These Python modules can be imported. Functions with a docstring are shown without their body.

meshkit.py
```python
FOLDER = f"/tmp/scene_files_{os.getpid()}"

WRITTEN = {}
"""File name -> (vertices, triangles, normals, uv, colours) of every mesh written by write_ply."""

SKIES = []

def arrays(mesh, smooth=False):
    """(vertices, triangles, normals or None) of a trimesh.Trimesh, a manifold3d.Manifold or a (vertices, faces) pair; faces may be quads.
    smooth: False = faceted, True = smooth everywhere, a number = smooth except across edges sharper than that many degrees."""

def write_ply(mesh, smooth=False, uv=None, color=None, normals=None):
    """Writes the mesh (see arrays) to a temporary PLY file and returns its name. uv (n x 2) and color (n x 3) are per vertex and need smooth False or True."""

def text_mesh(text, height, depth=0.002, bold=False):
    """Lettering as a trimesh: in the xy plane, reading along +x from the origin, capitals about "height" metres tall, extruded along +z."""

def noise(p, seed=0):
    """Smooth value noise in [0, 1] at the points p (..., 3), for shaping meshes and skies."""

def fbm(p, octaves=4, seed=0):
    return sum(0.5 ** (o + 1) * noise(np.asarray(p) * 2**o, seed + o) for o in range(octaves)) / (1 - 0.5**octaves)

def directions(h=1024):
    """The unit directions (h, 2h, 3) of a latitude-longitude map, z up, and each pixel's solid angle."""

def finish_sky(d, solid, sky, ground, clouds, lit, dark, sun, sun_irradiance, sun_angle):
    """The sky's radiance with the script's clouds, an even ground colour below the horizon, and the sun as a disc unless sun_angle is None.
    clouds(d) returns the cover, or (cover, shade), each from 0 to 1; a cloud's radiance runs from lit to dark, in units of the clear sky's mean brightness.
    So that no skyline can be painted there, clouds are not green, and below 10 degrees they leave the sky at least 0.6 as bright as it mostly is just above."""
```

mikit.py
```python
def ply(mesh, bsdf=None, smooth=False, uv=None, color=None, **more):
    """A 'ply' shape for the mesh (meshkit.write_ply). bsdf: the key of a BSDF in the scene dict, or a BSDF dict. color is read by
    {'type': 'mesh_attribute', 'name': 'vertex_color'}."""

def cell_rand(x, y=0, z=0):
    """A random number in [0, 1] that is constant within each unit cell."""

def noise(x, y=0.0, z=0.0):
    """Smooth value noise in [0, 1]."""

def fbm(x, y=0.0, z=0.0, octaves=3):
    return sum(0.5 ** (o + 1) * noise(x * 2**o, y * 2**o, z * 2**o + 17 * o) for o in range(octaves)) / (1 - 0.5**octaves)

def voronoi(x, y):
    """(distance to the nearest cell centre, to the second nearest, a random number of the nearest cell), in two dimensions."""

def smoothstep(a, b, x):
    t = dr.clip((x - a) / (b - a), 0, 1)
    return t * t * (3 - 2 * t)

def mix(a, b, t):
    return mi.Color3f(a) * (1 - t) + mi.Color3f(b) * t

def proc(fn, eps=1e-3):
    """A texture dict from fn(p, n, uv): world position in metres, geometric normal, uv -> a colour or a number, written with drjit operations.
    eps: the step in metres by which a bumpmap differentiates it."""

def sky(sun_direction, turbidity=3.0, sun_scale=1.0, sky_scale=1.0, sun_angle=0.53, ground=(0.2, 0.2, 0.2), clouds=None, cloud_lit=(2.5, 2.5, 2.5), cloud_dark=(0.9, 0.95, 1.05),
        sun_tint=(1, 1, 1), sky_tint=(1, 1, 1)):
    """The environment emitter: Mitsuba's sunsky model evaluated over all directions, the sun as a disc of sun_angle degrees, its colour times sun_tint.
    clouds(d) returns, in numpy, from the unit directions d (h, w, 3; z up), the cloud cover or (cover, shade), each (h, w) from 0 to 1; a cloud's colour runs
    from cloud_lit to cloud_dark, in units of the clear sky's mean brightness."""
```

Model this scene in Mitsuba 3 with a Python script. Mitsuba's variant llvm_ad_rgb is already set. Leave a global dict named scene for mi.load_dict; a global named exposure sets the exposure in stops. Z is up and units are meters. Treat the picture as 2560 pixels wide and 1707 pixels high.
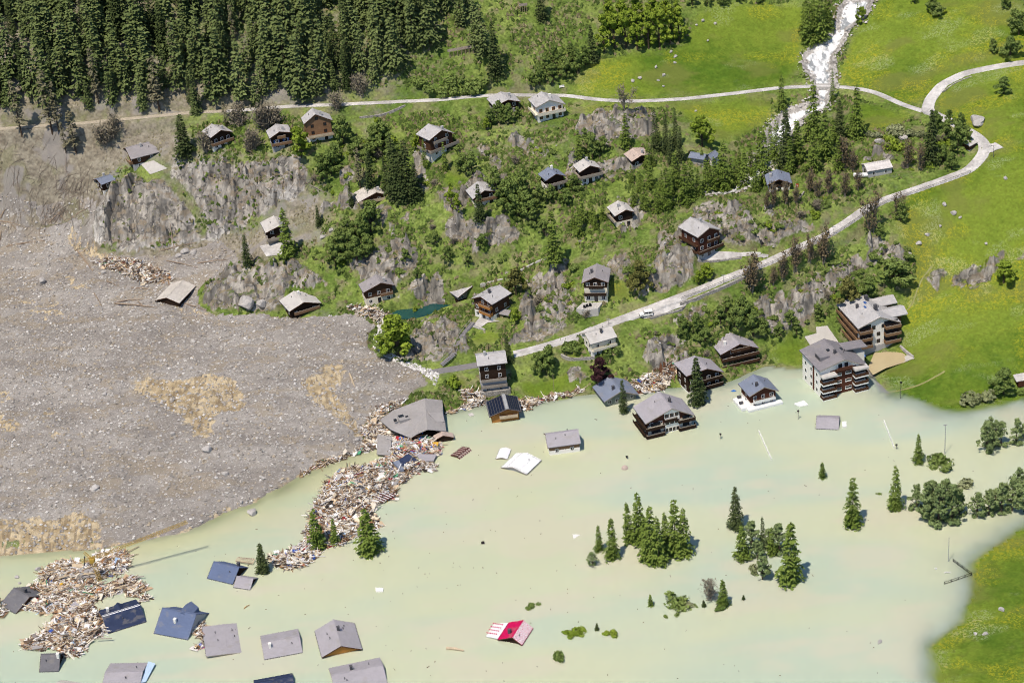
import math, numpy as np, trimesh, mitsuba as mi, mikit, meshkit
import drjit as dr
from mikit import proc, noise, fbm, voronoi, cell_rand, smoothstep, mix
from scipy.interpolate import RBFInterpolator
from scipy.ndimage import map_coordinates, gaussian_filter
import shapely
from shapely.geometry import Polygon, box as sbox
T4 = mi.ScalarTransform4f
scene, labels = {}, {}

# ------------------------------------------------------------------ camera, sky, exposure
CAM = np.array([0.0, 0.0, 360.0]); PITCH, ROLL, FOV = math.radians(30), math.radians(5), 27.0
FPX = 1176 / math.tan(math.radians(FOV / 2))
_F = np.array([0, math.cos(PITCH), -math.sin(PITCH)]); _U = np.array([0, math.sin(PITCH), math.cos(PITCH)]); _R = np.array([1.0, 0, 0])
XC = math.cos(ROLL) * _R - math.sin(ROLL) * _U
YC = math.sin(ROLL) * _R + math.cos(ROLL) * _U
scene['camera'] = {'type': 'perspective', 'fov': FOV, 'fov_axis': 'x', 'near_clip': 1.0, 'far_clip': 5000.0,
                   'to_world': T4().look_at(origin=CAM.tolist(), target=(CAM + _F).tolist(), up=YC.tolist())}
SUN = np.array([-0.26, -0.37, 0.90])
scene['sky'] = mikit.sky(SUN.tolist(), turbidity=3, sun_tint=(0.95, 1.0, 1.09))
exposure = 1.7

# ------------------------------------------------------------------ surveying: a pixel of the 2352 x 1568 overview to a point
def ray(px, py):
    d = _F * FPX + (px - 1176) * XC - (py - 784) * YC
    return d / np.linalg.norm(d)
def at(p, z):
    d = ray(*p); return CAM + d * ((z - CAM[2]) / d[2])
def hit_plane(p, q, n):
    d = ray(*p); return CAM + d * (np.dot(q - CAM, n) / np.dot(d, n))
FR = {'P': (0, 0, 1.0), 'a': (1190, 200, 9.8), 'b': (1320, 370, 9.8), 'c': (1530, 330, 7.84), 'd': (1880, 340, 6.0308), 'e': (1100, 680, 9.8), 'f': (1400, 780, 9.8),
      'g': (1680, 800, 7.84), 'h': (1990, 720, 5.6), 'k': (900, 960, 7.84), 'l': (1180, 960, 6.5333), 'm': (1460, 920, 7.84), 'n': (780, 1100, 7.84), 'o': (0, 1360, 5.6), 'p': (370, 1370, 3.32)}
for _i in range(4):
    for _j, _y in enumerate((0, 427, 854, 1280)): FR[f'{_i}{_j}'] = (640 * _i, _y, 3.672)
def fp(fr, q):
    if q is None: return None
    if fr == 'P': return q
    x0, y0, s = FR[fr]; return (0.91875 * (x0 + q[0] / s), 0.91875 * (y0 + q[1] / s))

# ------------------------------------------------------------------ terrain heights
HP = [tuple(map(float, s.split(','))) for s in """1028,849,4 1098,836,4.5 1186,815,6 1283,784,9 1401,742,12 1473,715,14 1551,687,16 1651,645,19 1764,602,23 1889,545,27 1984,480,31 2101,435,34 2226,395,36 2264,345,38 2129,260,42 2164,195,45 2351,144,50 2014,212,43 1924,200,42.5 1839,199,42.5 1643,220,42 1451,234,43 1301,220,45 1125,222,46 925,235,47 763,242,48 588,252,48 425,260,48 250,275,48 0,295,48
100,400,33 0,400,35 163,455,25 0,477,22 110,512,17 225,460,25 255,435,28 325,385,34 345,395,34 430,375,36 560,380,36 700,365,38 490,345,41 640,345,41 725,320,43 600,300,44
220,557,11 300,585,9 400,582,9 457,565,11 500,552,13 560,535,15 620,565,16 640,580,16 700,450,28 760,480,27 860,465,28 730,520,21
0,560,10 100,600,8 200,650,6 400,650,6 0,700,5 300,740,4.5 600,730,4 800,720,4 846,767,4 0,850,4.5 400,850,4.2 700,850,4.2 900,830,3.6 0,1000,3.5 300,1000,3.2 600,1000,2.6 780,1000,1.2 0,1150,3 200,1150,2.6 400,1150,1.2 700,1020,1.6
600,600,14 680,610,14 560,640,11 490,722,4 560,722,4 640,718,4.5 475,645,7 740,650,10 660,660,9
690,722,4.2 780,690,7 867,700,6 830,640,11 930,640,13 930,560,20 900,470,30 1000,350,40 960,450,31 1100,480,30 1020,520,26 1150,540,24 1000,620,14 1060,690,6.5 950,705,3.4 900,715,3.6 1130,735,10.5 1050,720,8 1000,780,7 960,830,4 1060,800,7 1130,790,7.5 1070,845,4.5 1200,640,14 1240,600,17 1150,650,11 1270,600,19
1270,440,33 1348,420,34 1200,350,40 1300,330,41 1420,290,45 1420,330,41 1500,300,42 1155,270,44 1255,275,44 1470,380,37 1617,380,36 1600,300,39 1700,260,40
1330,540,25 1427,550,26 1400,600,21 1500,500,28 1613,595,26 1560,640,20 1650,480,33 1720,470,33 1785,430,35 1780,560,28 1860,500,31 1560,450,32 1450,450,31
1990,0,57 1930,100,49 1880,180,42 1885,215,39.5 1840,265,37 1790,310,34 1730,370,31 1700,420,30 1640,432,29.5
1370,700,16 1370,650,20 1290,680,15 1240,730,12 1330,720,14 1380,820,8 1370,790,11 1310,850,5 1300,880,2.5 1400,860,3 1250,870,2 1130,890,2.5 1040,880,2.5 1040,930,.5 1200,850,4 1480,800,8 1550,830,5 1540,870,1 1500,850,2.5 1600,760,11 1640,700,15 1700,700,16 1685,840,1.5 1760,780,6 1760,815,.9 1850,740,9 1850,800,1.5 1900,760,3 1900,690,12 1950,640,18 2050,580,23 2040,500,28 2000,800,1 2070,800,2 2080,700,9 2100,850,1.5 2040,860,.8
2150,830,4 2250,880,2 2352,840,3 2300,800,6 2200,750,9 2352,700,13 2130,670,13 2160,580,20 2250,560,22 2352,530,25 2260,640,16 2352,600,19 2150,480,31 2250,450,33 2352,430,35 2352,300,43 2200,300,42 2300,240,46 1960,330,39 2018,405,36 1930,400,35 2080,380,37 1980,270,41 2060,300,40
2100,80,53 2250,60,56 2352,0,61 2050,0,60 1800,0,58 1700,100,50 1850,80,50 1550,120,51 1300,100,56 1100,120,61 900,120,62 600,120,63 300,130,64 100,130,66 0,0,80 400,0,78 800,0,74 1100,0,71 1300,0,68 1500,0,63
2300,1400,.7 2352,1300,.6 2250,1540,.7 2352,1560,1.2 2352,1450,1.1
1500,1100,-6 1200,1300,-6 1900,1150,-5 900,1450,-6 300,1480,-6 1700,1450,-6 2000,1400,-3 2080,1310,-1.8 2060,1500,-2 1100,1050,-4 1700,1000,-4 2090,1010,-2.2 2250,1080,-2 2200,1180,-2 100,1360,-4 600,1260,-4 420,1300,-4 1330,990,-3 1600,960,-2.5 1820,900,-1.6 1990,950,-1.6 1130,980,-2 940,1050,-2.5 820,1090,-2.5 1000,1200,-5 0,1320,-3 250,1310,-3 20,1560,-6 1000,1568,-6 1500,1568,-6 1900,1568,-5 1500,940,-1.5 1220,975,-1.5 1700,930,-1.5""".split()]
SHORE = """0,1280 50,1274 100,1268 220,1264 300,1249 425,1224 475,1199 520,1176 588,1154 613,1134 650,1117 695,1089 728,1069 763,1057 825,1042 838,1009 1035,944 1075,929 1120,924 1218,935 1261,914 1301,907 1358,899 1468,897 1523,892 1573,882 1746,829 1764,843 1789,833 1816,833 1826,844 1859,843 2014,884 2044,906 2069,906 2101,896 2124,908 2139,934 2164,951 2189,946 2226,936 2276,921 2351,890
2351,1219 2321,1264 2284,1274 2239,1284 2247,1327 2259,1367 2247,1397 2231,1434 2219,1449 2176,1464 2136,1474 2139,1502 2146,1527 2134,1559"""
HP += [(*map(float, s.split(',')), 0.0) for s in SHORE.split()]
_c = np.array([at(p[:2], p[2]) for p in HP])
_far = np.array([[x, y, z] for x, a, b in ((-260, 150, 250), (-80, 150, 250), (80, 135, 230), (260, 122, 200)) for y, z in ((900, a), (1060, b))] +
                [[-260, 690, 30], [-265, 560, 4], [-240, 470, -4], [-260, 780, 75], [270, 500, 5], [250, 430, 3], [270, 600, 16], [270, 690, 48], [270, 760, 68], [0, 380, -6], [-150, 380, -6], [150, 390, 1]], float)
_c = np.vstack([_c, _far])
STEP, X0, X1, Y0, Y1 = 0.8, -264.0, 264.0, 392.0, 904.0
gx, gy = np.arange(X0, X1 + .1, STEP), np.arange(Y0, Y1 + .1, STEP)
_cx, _cy = np.arange(X0, X1 + 4, 4.0), np.arange(Y0, Y1 + 4, 4.0)
_z = RBFInterpolator(_c[:, :2], _c[:, 2], kernel='linear', smoothing=1.0)(np.stack(np.meshgrid(_cx, _cy), -1).reshape(-1, 2)).reshape(len(_cy), len(_cx))
GX, GY = np.meshgrid(gx, gy)
Z = gaussian_filter(map_coordinates(_z, [(GY - Y0) / 4, (GX - X0) / 4], order=1, mode='nearest'), 3.0)
def sample(a, x, y):
    r = map_coordinates(a, [(np.atleast_1d(np.asarray(y, float)) - Y0) / STEP, (np.atleast_1d(np.asarray(x, float)) - X0) / STEP], order=1, mode='nearest')
    return float(r[0]) if np.ndim(x) == 0 else r
def zt(x, y): return sample(Z, x, y)
def ground(p, zmin=None):
    d = ray(*p); t = np.arange(440, 1150, 0.5)
    q = CAM + d * t[:, None]; g = zt(q[:, 0], q[:, 1])
    if zmin is not None: g = np.maximum(g, zmin)
    k = np.argmax(q[:, 2] < g)
    a = q[k - 1, 2] - g[k - 1]; b = q[k, 2] - g[k]
    r = q[k - 1] + (q[k] - q[k - 1]) * (a / (a - b)); return r
def wpoly(s, zmin=None):
    return np.array([ground(tuple(map(float, t.split(','))), zmin)[:2] for t in s.split()])
GPTS = np.stack([GX.ravel(), GY.ravel()], -1)
def mask(s, blur=1.0, zmin=None):
    w = wpoly(s, zmin) if isinstance(s, str) else s
    m = shapely.contains_xy(Polygon(w).buffer(0), GX, GY).astype(float)
    return gaussian_filter(m, blur / STEP)
def n3(scale, seed, octaves=4): return meshkit.fbm(np.stack([GX / scale, GY / scale, GX * 0 + seed], -1), octaves, seed)
# ------------------------------------------------------------------ roads: centre lines in the world, terrain flattened under them
ROADS = [  # name, label, half width, pixels
 ('main_road', 2.05, "1180,817 1230,804 1283,786 1340,765 1401,743 1473,716 1551,687 1600,667 1651,646 1706,625 1761,604 1814,577 1860,558 1895,545 1924,524 1954,505 1984,482 2029,460 2101,435 2146,420 2226,393 2252,365 2264,346 2261,327 2239,305 2205,287 2171,272 2129,258 2136,230 2164,195 2214,167 2280,153 2362,141"),
 ('side_road', 1.25, "2120,256 2071,240 2014,212 1976,202 1924,199 1860,200 1839,199 1801,200 1763,205 1643,220 1576,227 1501,231 1451,234 1376,229 1301,220 1226,218 1176,217 1125,222 1020,228 925,236 763,243 613,249 520,255"),
 ('forest_track', 1.1, "520,255 425,260 350,268 250,276 120,288 0,296 -40,299"),
 ('lower_road', 1.7, "985,858 1028,849 1098,836")]
def densify(w, step=1.5):
    d = np.r_[0, np.cumsum(np.linalg.norm(np.diff(w, axis=0), axis=1))]
    s = np.linspace(0, d[-1], max(2, int(d[-1] / step)))
    out = np.stack([np.interp(s, d, w[:, k]) for k in range(2)], -1)
    for _ in range(3): out[1:-1] = (out[:-2] + 2 * out[1:-1] + out[2:]) / 4
    return out
ROADW = {}
for nm, hw, s in ROADS:
    w = densify(wpoly(s)); z = zt(w[:, 0], w[:, 1])
    z = gaussian_filter(z, 6, mode='nearest')
    ROADW[nm] = (w, z, hw)
from scipy.spatial import cKDTree
road_near = np.zeros_like(Z)
for nm, (w, z, hw) in ROADW.items():
    if nm == 'x': continue
    x0, y0 = w.min(0) - 8; x1, y1 = w.max(0) + 8
    sel = (GX > x0) & (GX < x1) & (GY > y0) & (GY < y1)
    d, k = cKDTree(w).query(np.stack([GX[sel], GY[sel]], -1), distance_upper_bound=9)
    ok = np.isfinite(d); wgt = np.zeros(len(d)); wgt[ok] = np.clip(1 - (d[ok] - hw - .9) / 3.0, 0, 1)
    wgt = wgt * wgt * (3 - 2 * wgt); zz = np.zeros(len(d)); zz[ok] = z[k[ok]] - .06
    Z[sel] = Z[sel] * (1 - wgt) + zz * wgt
    road_near[sel] = np.maximum(road_near[sel], wgt)

# ------------------------------------------------------------------ ground cover zones (outlines on the ground)
ROCKS = {k: v for k, v in (
 ('cliff', "225,470 262,437 300,400 340,388 430,382 560,388 700,365 705,430 650,470 560,530 450,567 400,582 300,587 230,577 212,530"),
 ('hump', "460,690 478,645 540,620 600,594 660,598 720,622 758,650 715,662 665,672 650,700 632,722 560,724 490,724"),
 ('mid', "880,560 930,538 965,590 945,640 900,662 840,645 790,600 830,590"), ('mid2', "1020,512 1150,506 1205,540 1180,562 1080,548 1010,532"), ('mid3', "905,672 1000,672 1050,640 1065,612 1000,625 930,645"),
 ('knob', "955,760 1000,745 1050,745 1062,790 1010,836 950,832 940,790"), ('w1', "1205,680 1285,645 1332,690 1330,735 1240,762 1190,735"), ('w2', "1215,738 1332,745 1330,782 1220,792 1135,802 1180,765"),
 ('w3', "1380,735 1440,722 1410,740 1340,760"), ('c25', "1512,560 1560,530 1600,480 1700,468 1745,520 1840,505 1890,530 1870,555 1780,580 1680,575 1650,590 1690,640 1560,690 1500,650"), ('c25b', "1420,640 1500,610 1540,680 1470,690"),
 ('dome', "1328,290 1380,252 1440,262 1500,252 1510,300 1450,312 1380,345 1335,320"), ('below', "1745,690 1850,640 1930,600 2030,562 2055,590 1950,640 1900,692 1850,745 1765,762 1735,725"), ('below2', "1980,560 2010,540 2090,590 2050,620"),
 ('ledge', "2112,655 2145,600 2190,610 2180,640 2150,670"), ('ledge2', "2170,655 2200,620 2260,595 2352,562 2362,600 2270,640 2215,668"), ('u27', "1290,838 1340,842 1385,870 1300,884"), ('b28', "1482,795 1558,772 1592,832 1535,862 1488,842"), ('b28b', "1570,690 1640,690 1600,740 1540,730"),
 ('small1', "1080,320 1130,330 1150,360 1090,350"), ('small2', "1180,325 1290,330 1280,372 1200,370"), ('right1', "1960,362 2060,350 2080,372 1985,385"), ('r3', "1255,795 1200,850 1140,830 1165,805"), ('bank', "1985,475 2085,435 2100,447 1995,492"), ('bank2', "1860,545 1930,512 1945,525 1870,560"), ('fl', "1205,140 1245,120 1260,138 1212,152"))}
rock = np.zeros_like(Z)
for k, v in ROCKS.items(): rock = np.maximum(rock, mask(v, 1.6) * {'small1': .55, 'small2': .5, 'right1': .65, 'w1': .8, 'w2': .8, 'below': .85, 'c25b': .7, 'bank': .6, 'bank2': .7, 'fl': .6, 'ledge': .6, 'ledge2': .66, 'u27': .8, 'mid3': .75}.get(k, 1))
wild = mask("440,300 640,330 900,330 1060,300 1300,290 1560,300 1700,330 1860,420 2060,450 2000,520 1900,560 1700,640 1480,720 1200,810 1000,840 880,820 860,700 740,650 640,560 720,480 700,420", 6)
wild = np.maximum(wild, mask("1480,760 1640,690 1900,570 2060,520 2120,620 2050,740 1840,780 1740,800 1640,780 1560,860", 6))
wild = np.maximum(wild, .7 * mask("900,200 1200,110 1330,100 1290,200 1100,215", 5))
_n1, _n2, _n3 = n3(9, 1), n3(3.2, 5), n3(22, 9)
rock = np.clip(rock + wild * np.clip((_n1 - .56) * 4.2, 0, .75), 0, 1)
rockw = np.clip((rock + (_n2 - .5) * .9 - .32) / .34, 0, 1); rockw = rockw * rockw * (3 - 2 * rockw)
rockw *= 1 - np.clip(road_near * 1.4, 0, 1)
lush = .36 + .30 * (_n3 - .5) + np.zeros_like(Z)
for s, v, b in (("1290,215 1340,140 1560,110 1600,20 1640,0 1880,0 1850,90 1830,190 1640,215 1450,228", .9, 4), ("1920,190 1960,80 2010,0 2352,0 2380,140 2200,165 2130,220 2110,250 2000,205", .95, 4),
                ("2140,260 2180,190 2380,140 2400,620 2400,960 2140,960 2060,900 2010,840 2080,800 2070,700 2120,600 2040,520 2100,440 2240,390 2290,340 2220,290", 1.0, 4), ("1300,235 1450,240 1800,210 1770,290 1640,330 1560,260 1500,250 1330,260", .85, 4),
                ("1960,225 2110,262 2030,300 1950,310", .85, 3), ("2100,1600 2145,1400 2230,1230 2420,1180 2420,1600", 1.0, 2), ("1745,800 1860,750 1870,845 1800,838 1750,832", .8, 2), ("1290,815 1330,800 1345,830 1300,835", .8, 1.2),
                ("1180,868 1300,848 1365,897 1200,915", .8, 2), ("880,290 960,260 1100,270 1090,320 960,330", .62, 4), ("1060,780 1130,745 1180,780 1090,820", .72, 2), ("1392,640 1450,650 1462,690 1392,700", .8, 2),
                ("1010,380 1080,380 1090,440 1000,470", .75, 3), ("1200,400 1440,380 1440,440 1200,445", .7, 4), ("1040,595 1180,590 1170,640 1060,640", .55, 4), ("530,320 600,320 620,350 540,345", .7, 2), ("1015,870 1070,865 1075,890 1020,890", .85, 1.2),
                ("0,285 250,278 420,290 450,350 300,340 232,440 222,570 100,560 -40,540", .0, 4), ("600,440 720,440 800,480 690,530 600,490", .08, 4), ("380,350 700,345 700,385 380,385", .12, 3), ("470,545 600,520 640,580 560,615 450,650 380,600", .02, 3), ("190,450 240,450 235,590 480,575 560,600 470,640 440,720 640,740 640,722 500,722 480,700 520,640 560,610 470,600 300,610 190,590", .04, 2),
                ("-40,-60 1010,-60 1030,90 960,150 870,195 740,225 480,245 0,255", .23, 3), ("640,520 760,500 760,560 650,570", .15, 3), ("-40,175 760,170 790,232 480,262 0,292 -40,292", .15, 4), ("-40,-60 330,-60 330,200 -40,260", .12, 6)):
    m = mask(s, b); lush = lush * (1 - m) + v * m
lush = np.clip(lush, 0, 1)
# rock relief: ledges, cracks and knobs
for _s, _h in (("225,578 236,520 275,470 310,425 345,405 385,428 430,470 448,520 440,560 400,582 300,587", 3.4), ("455,560 462,480 430,420 400,392 480,385 590,388 640,400 630,440 570,500 520,545", 2.2), ("470,690 500,640 560,615 610,612 650,640 650,690 560,722 490,722", 2.6), ("655,640 665,610 700,612 735,640 700,655", 1.6)):
    _m = mask(_s, 2.6); Z += _h * np.sqrt(np.clip(_m, 0, 1)) - .0
_cl = mask("375,398 402,404 448,455 478,520 472,548 455,545 448,505 422,462 378,418", .8); Z -= 1.6 * _cl; rockw *= 1 - .85 * _cl; lush = lush * (1 - _cl) + .26 * _cl
_cliff = np.maximum(mask(ROCKS['cliff'], 2), mask(ROCKS['hump'], 2))
_ph = 1.5 * n3(14, 21) + .35 * n3(4.0, 23, 3)
def terrace(z, h):
    f = z / h + _ph; i = np.floor(f); t = np.clip((f - i - .25) / .5, 0, 1)
    return (i + t * t * (3 - 2 * t) - _ph) * h
_rr = gaussian_filter(rockw, 1.0)
_rid = 1 - np.abs(2 * meshkit.fbm(np.stack([GX / 8.5, GY / 11.0, Z / 16.0], -1), 5, 31) - 1)
Z += _rr * ((.72 - .5 * _cliff) * (terrace(Z, 6.5) - Z) + (.24 - .16 * _cliff) * (terrace(Z, 2.2) - Z) + 4.2 * (_rid - .68) + .5 * (n3(2.2, 33, 2) - .5))
def facets(cell, off, tilt, seed, sx=1.0):
    r = np.random.default_rng(seed); sel = _rr > .02; n = int(528 * 512 / cell ** 2); c = np.stack([r.uniform(X0, X1, n), r.uniform(Y0, Y1, n)], -1)
    p = np.stack([GX[sel], GY[sel]], -1) + .6 * cell * (np.stack([n3(cell * .9, seed + 1, 2)[sel], n3(cell * .9, seed + 2, 2)[sel]], -1) - .5)
    d, k = cKDTree(c * [1, sx]).query(p * [1, sx]); out = np.zeros_like(Z); t = r.normal(0, tilt, (n, 2)); o = r.normal(0, off, n)
    out[sel] = o[k] + ((p - c[k]) * t[k]).sum(1); return out
Z += _rr * (facets(6.5, .9, .28, 101, .8) + facets(2.8, .42, .30, 111) + facets(1.5, .16, .2, 121) * (1 - .5 * _cliff))
_open = np.clip(1 - rockw - road_near, 0, 1) * np.clip((Z + .3) / 1.5, 0, 1)
Z += _open * ((n3(4, 41) - .5) * .9 * (1 - .75 * np.clip((lush - .6) * 3, 0, 1)) + (n3(1.5, 43, 3) - .5) * .28 + (n3(14, 47, 2) - .5) * 1.6 * (1 - road_near))

# ------------------------------------------------------------------ materials
def rgb(*c): return {'type': 'rgb', 'value': list(c)}
def two(d): return {'type': 'twosided', 'bsdf': d}
def matte(*c): return two({'type': 'diffuse', 'reflectance': rgb(*c)})
def speck(base, amp=.25, s=1.2, s2=.35):
    base = mi.Color3f(*base)
    return two({'type': 'diffuse', 'reflectance': proc(lambda p, n, uv: base * (1 - amp + 2 * amp * (.6 * fbm(p.x / s, p.y / s, p.z / s, 2) + .4 * noise(p.x / s2, p.y / s2, p.z / s2))))})
def roofing(base, amp):
    base = mi.Color3f(*base)
    def col(p, n, uv):
        v = .45 * fbm(p.x / 3.2, p.y / 3.2, p.z / 1.2, 4) + .25 * noise((p.x + p.y) / .45, (p.x - p.y) / .45, p.z / .3) + .3 * noise(p.x / .9, p.y / .9, p.z / .25)
        c = base * (1 - 1.5 * amp + 3.0 * amp * v)
        return mix(c, (.27, .25, .215), smoothstep(.56, .72, fbm(p.x / 1.8 + 60, p.y / 1.8, p.z / .9, 4)) * .28)
    return two({'type': 'diffuse', 'reflectance': proc(col)})
def ground_colour(p, n, uv):
    r, l = uv.x, uv.y
    a = fbm(p.x / 2.1, p.y / 2.1, p.z / 2.1, 4); b = fbm(p.x / 9, p.y / 9, 3.0, 3); c = noise(p.x / .55, p.y / .55, p.z / .8); big = fbm(p.x / 34, p.y / 26, 8.0, 4); f = noise(p.x / .3, p.y / .3, p.z)
    d = fbm(p.x / 1.1 + 3, p.y / 1.1, p.z / 1.1, 3)
    dry = mix((.305, .28, .222), (.185, .162, .126), smoothstep(.3, .72, a * .6 + d * .4)) * (.66 + .5 * c)
    dry = mix(dry, (.17, .18, .085), smoothstep(.56, .70, fbm(p.x / 6, p.y / 4, 11.0, 4)) * .35); dry = mix(dry, (.25, .235, .225), smoothstep(.55, .66, fbm(p.x / 8 + 50, p.y / 5, 2.0, 4)) * .8)
    wildg = mix((.092, .148, .030), (.205, .265, .068), smoothstep(.3, .72, a * .5 + b * .5)) * (.55 + .75 * c)
    brn = mix((.19, .155, .105), (.27, .235, .155), c) * (.65 + .6 * d)
    wildg = mix(wildg, brn, smoothstep(.48, .66, fbm(p.x / 3.4 + 40, p.y / 3.4, p.z / 3.4, 4)) * .5)
    mead = mix((.070, .132, .016), (.160, .218, .030), smoothstep(.25, .75, a * .35 + big * .75)) * (.66 + .34 * c + .3 * d)
    mead = mix(mead, (.15, .165, .045), smoothstep(.5, .7, fbm(p.x / 17 + 20, p.y / 9, 4.0, 4)) * .6)
    yel = smoothstep(.46, .66, fbm(p.x / 15 + 9, p.y / 11, 1.0, 5)) * smoothstep(.40, .78, f * .6 + c * .4) * .55
    mead = mix(mead, (.36, .31, .02), yel)
    wht = smoothstep(.56, .70, fbm(p.x / 13 + 70, p.y / 7, 2.0, 5)) * smoothstep(.4, .7, f) * .26
    mead = mix(mead, (.40, .44, .29), wht)
    g = mix(dry, wildg, smoothstep(.12, .36, l + (a - .5) * .2)); g = mix(g, mead, smoothstep(.5, .8, l + (a - .5) * .15))
    st = fbm(p.x / .9, p.y / .9, p.z / 5.0, 3)
    k = fbm(p.x / 5, p.y / 5, p.z / 3.2, 4)
    sl = fbm(p.x / 1.5, p.y / 4, p.z / 11, 4); cl = smoothstep(.30, .14, l)
    rk = mix(mix((.155, .145, .13), (.285, .275, .26), cl), mix((.40, .375, .335), (.52, .505, .475), cl), smoothstep(.30, .66, sl * .6 + k * .4)) * (.70 + .25 * c + .3 * st)
    rk = mix(rk, (.075, .073, .07), (1 - smoothstep(.0, .035, dr.abs(fbm(p.x / 4.5 + 9, p.y / 4.5, p.z / 7, 4) - .5))) * .8); rk = mix(rk, (.10, .095, .09), smoothstep(.56, .64, fbm(p.x / 1.7 + 9, p.y / 1.7, p.z / 4.2, 3)) * .5)
    rk = mix(rk, (.27, .215, .15), smoothstep(.54, .7, fbm(p.x / 2.4, p.y / 2.4 + 31, p.z / 1.5, 3)) * (.6 - .4 * cl))
    flat_ = smoothstep(.72, .90, n.z + (d - .5) * .25)
    turf = mix((.085, .12, .035), (.21, .175, .11), smoothstep(.4, .6, fbm(p.x / 3 + 5, p.y / 3, p.z / 2, 3))) * (.6 + .6 * c)
    rk = mix(rk, turf, flat_ * smoothstep(.04, .3, l) * .85)
    return mix(g, rk, smoothstep(.3, .7, r + (c - .5) * .35 + (d - .5) * .3))
scene['soil'] = two({'type': 'diffuse', 'reflectance': proc(ground_colour)})
def debris_colour(p, n, uv):
    a = fbm(p.x / 16, p.y / 7, 1.0, 4); c = noise(p.x / .32, p.y / .32, p.z); c2 = noise(p.x / .55, p.y / .55, 9.0); e = fbm(p.x / 2.2, p.y / 1.7, 4.0, 4); h = fbm(p.x / .8, p.y / .8, 7.0, 3)
    g = mix((.226, .209, .193), (.308, .290, .270), smoothstep(.3, .7, a * .75 + e * .25)) * (.80 + .22 * c + .18 * h)
    g = mix(g, (.27, .23, .175), smoothstep(.54, .68, fbm(p.x / 9 + 30, p.y / 4, 3.0, 4)) * .6)
    g = mix(g, (.50, .49, .475), smoothstep(.76, .86, c2) * .4); g = mix(g, (.10, .09, .086), smoothstep(.80, .88, noise(p.x / .5 + 50, p.y / .5, 2.0)) * .35)
    t = mix((.33, .26, .16), (.50, .42, .285), smoothstep(.3, .7, e)) * (.8 + .3 * c)
    t = mix(t, (.16, .125, .085), smoothstep(.54, .66, fbm(p.x / .9, p.y / 3.2, 6.0, 4)) * .6)
    return mix(g, t, smoothstep(.42, .58, uv.x + (e - .5) * 1.0 + (h - .5) * .55))
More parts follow.
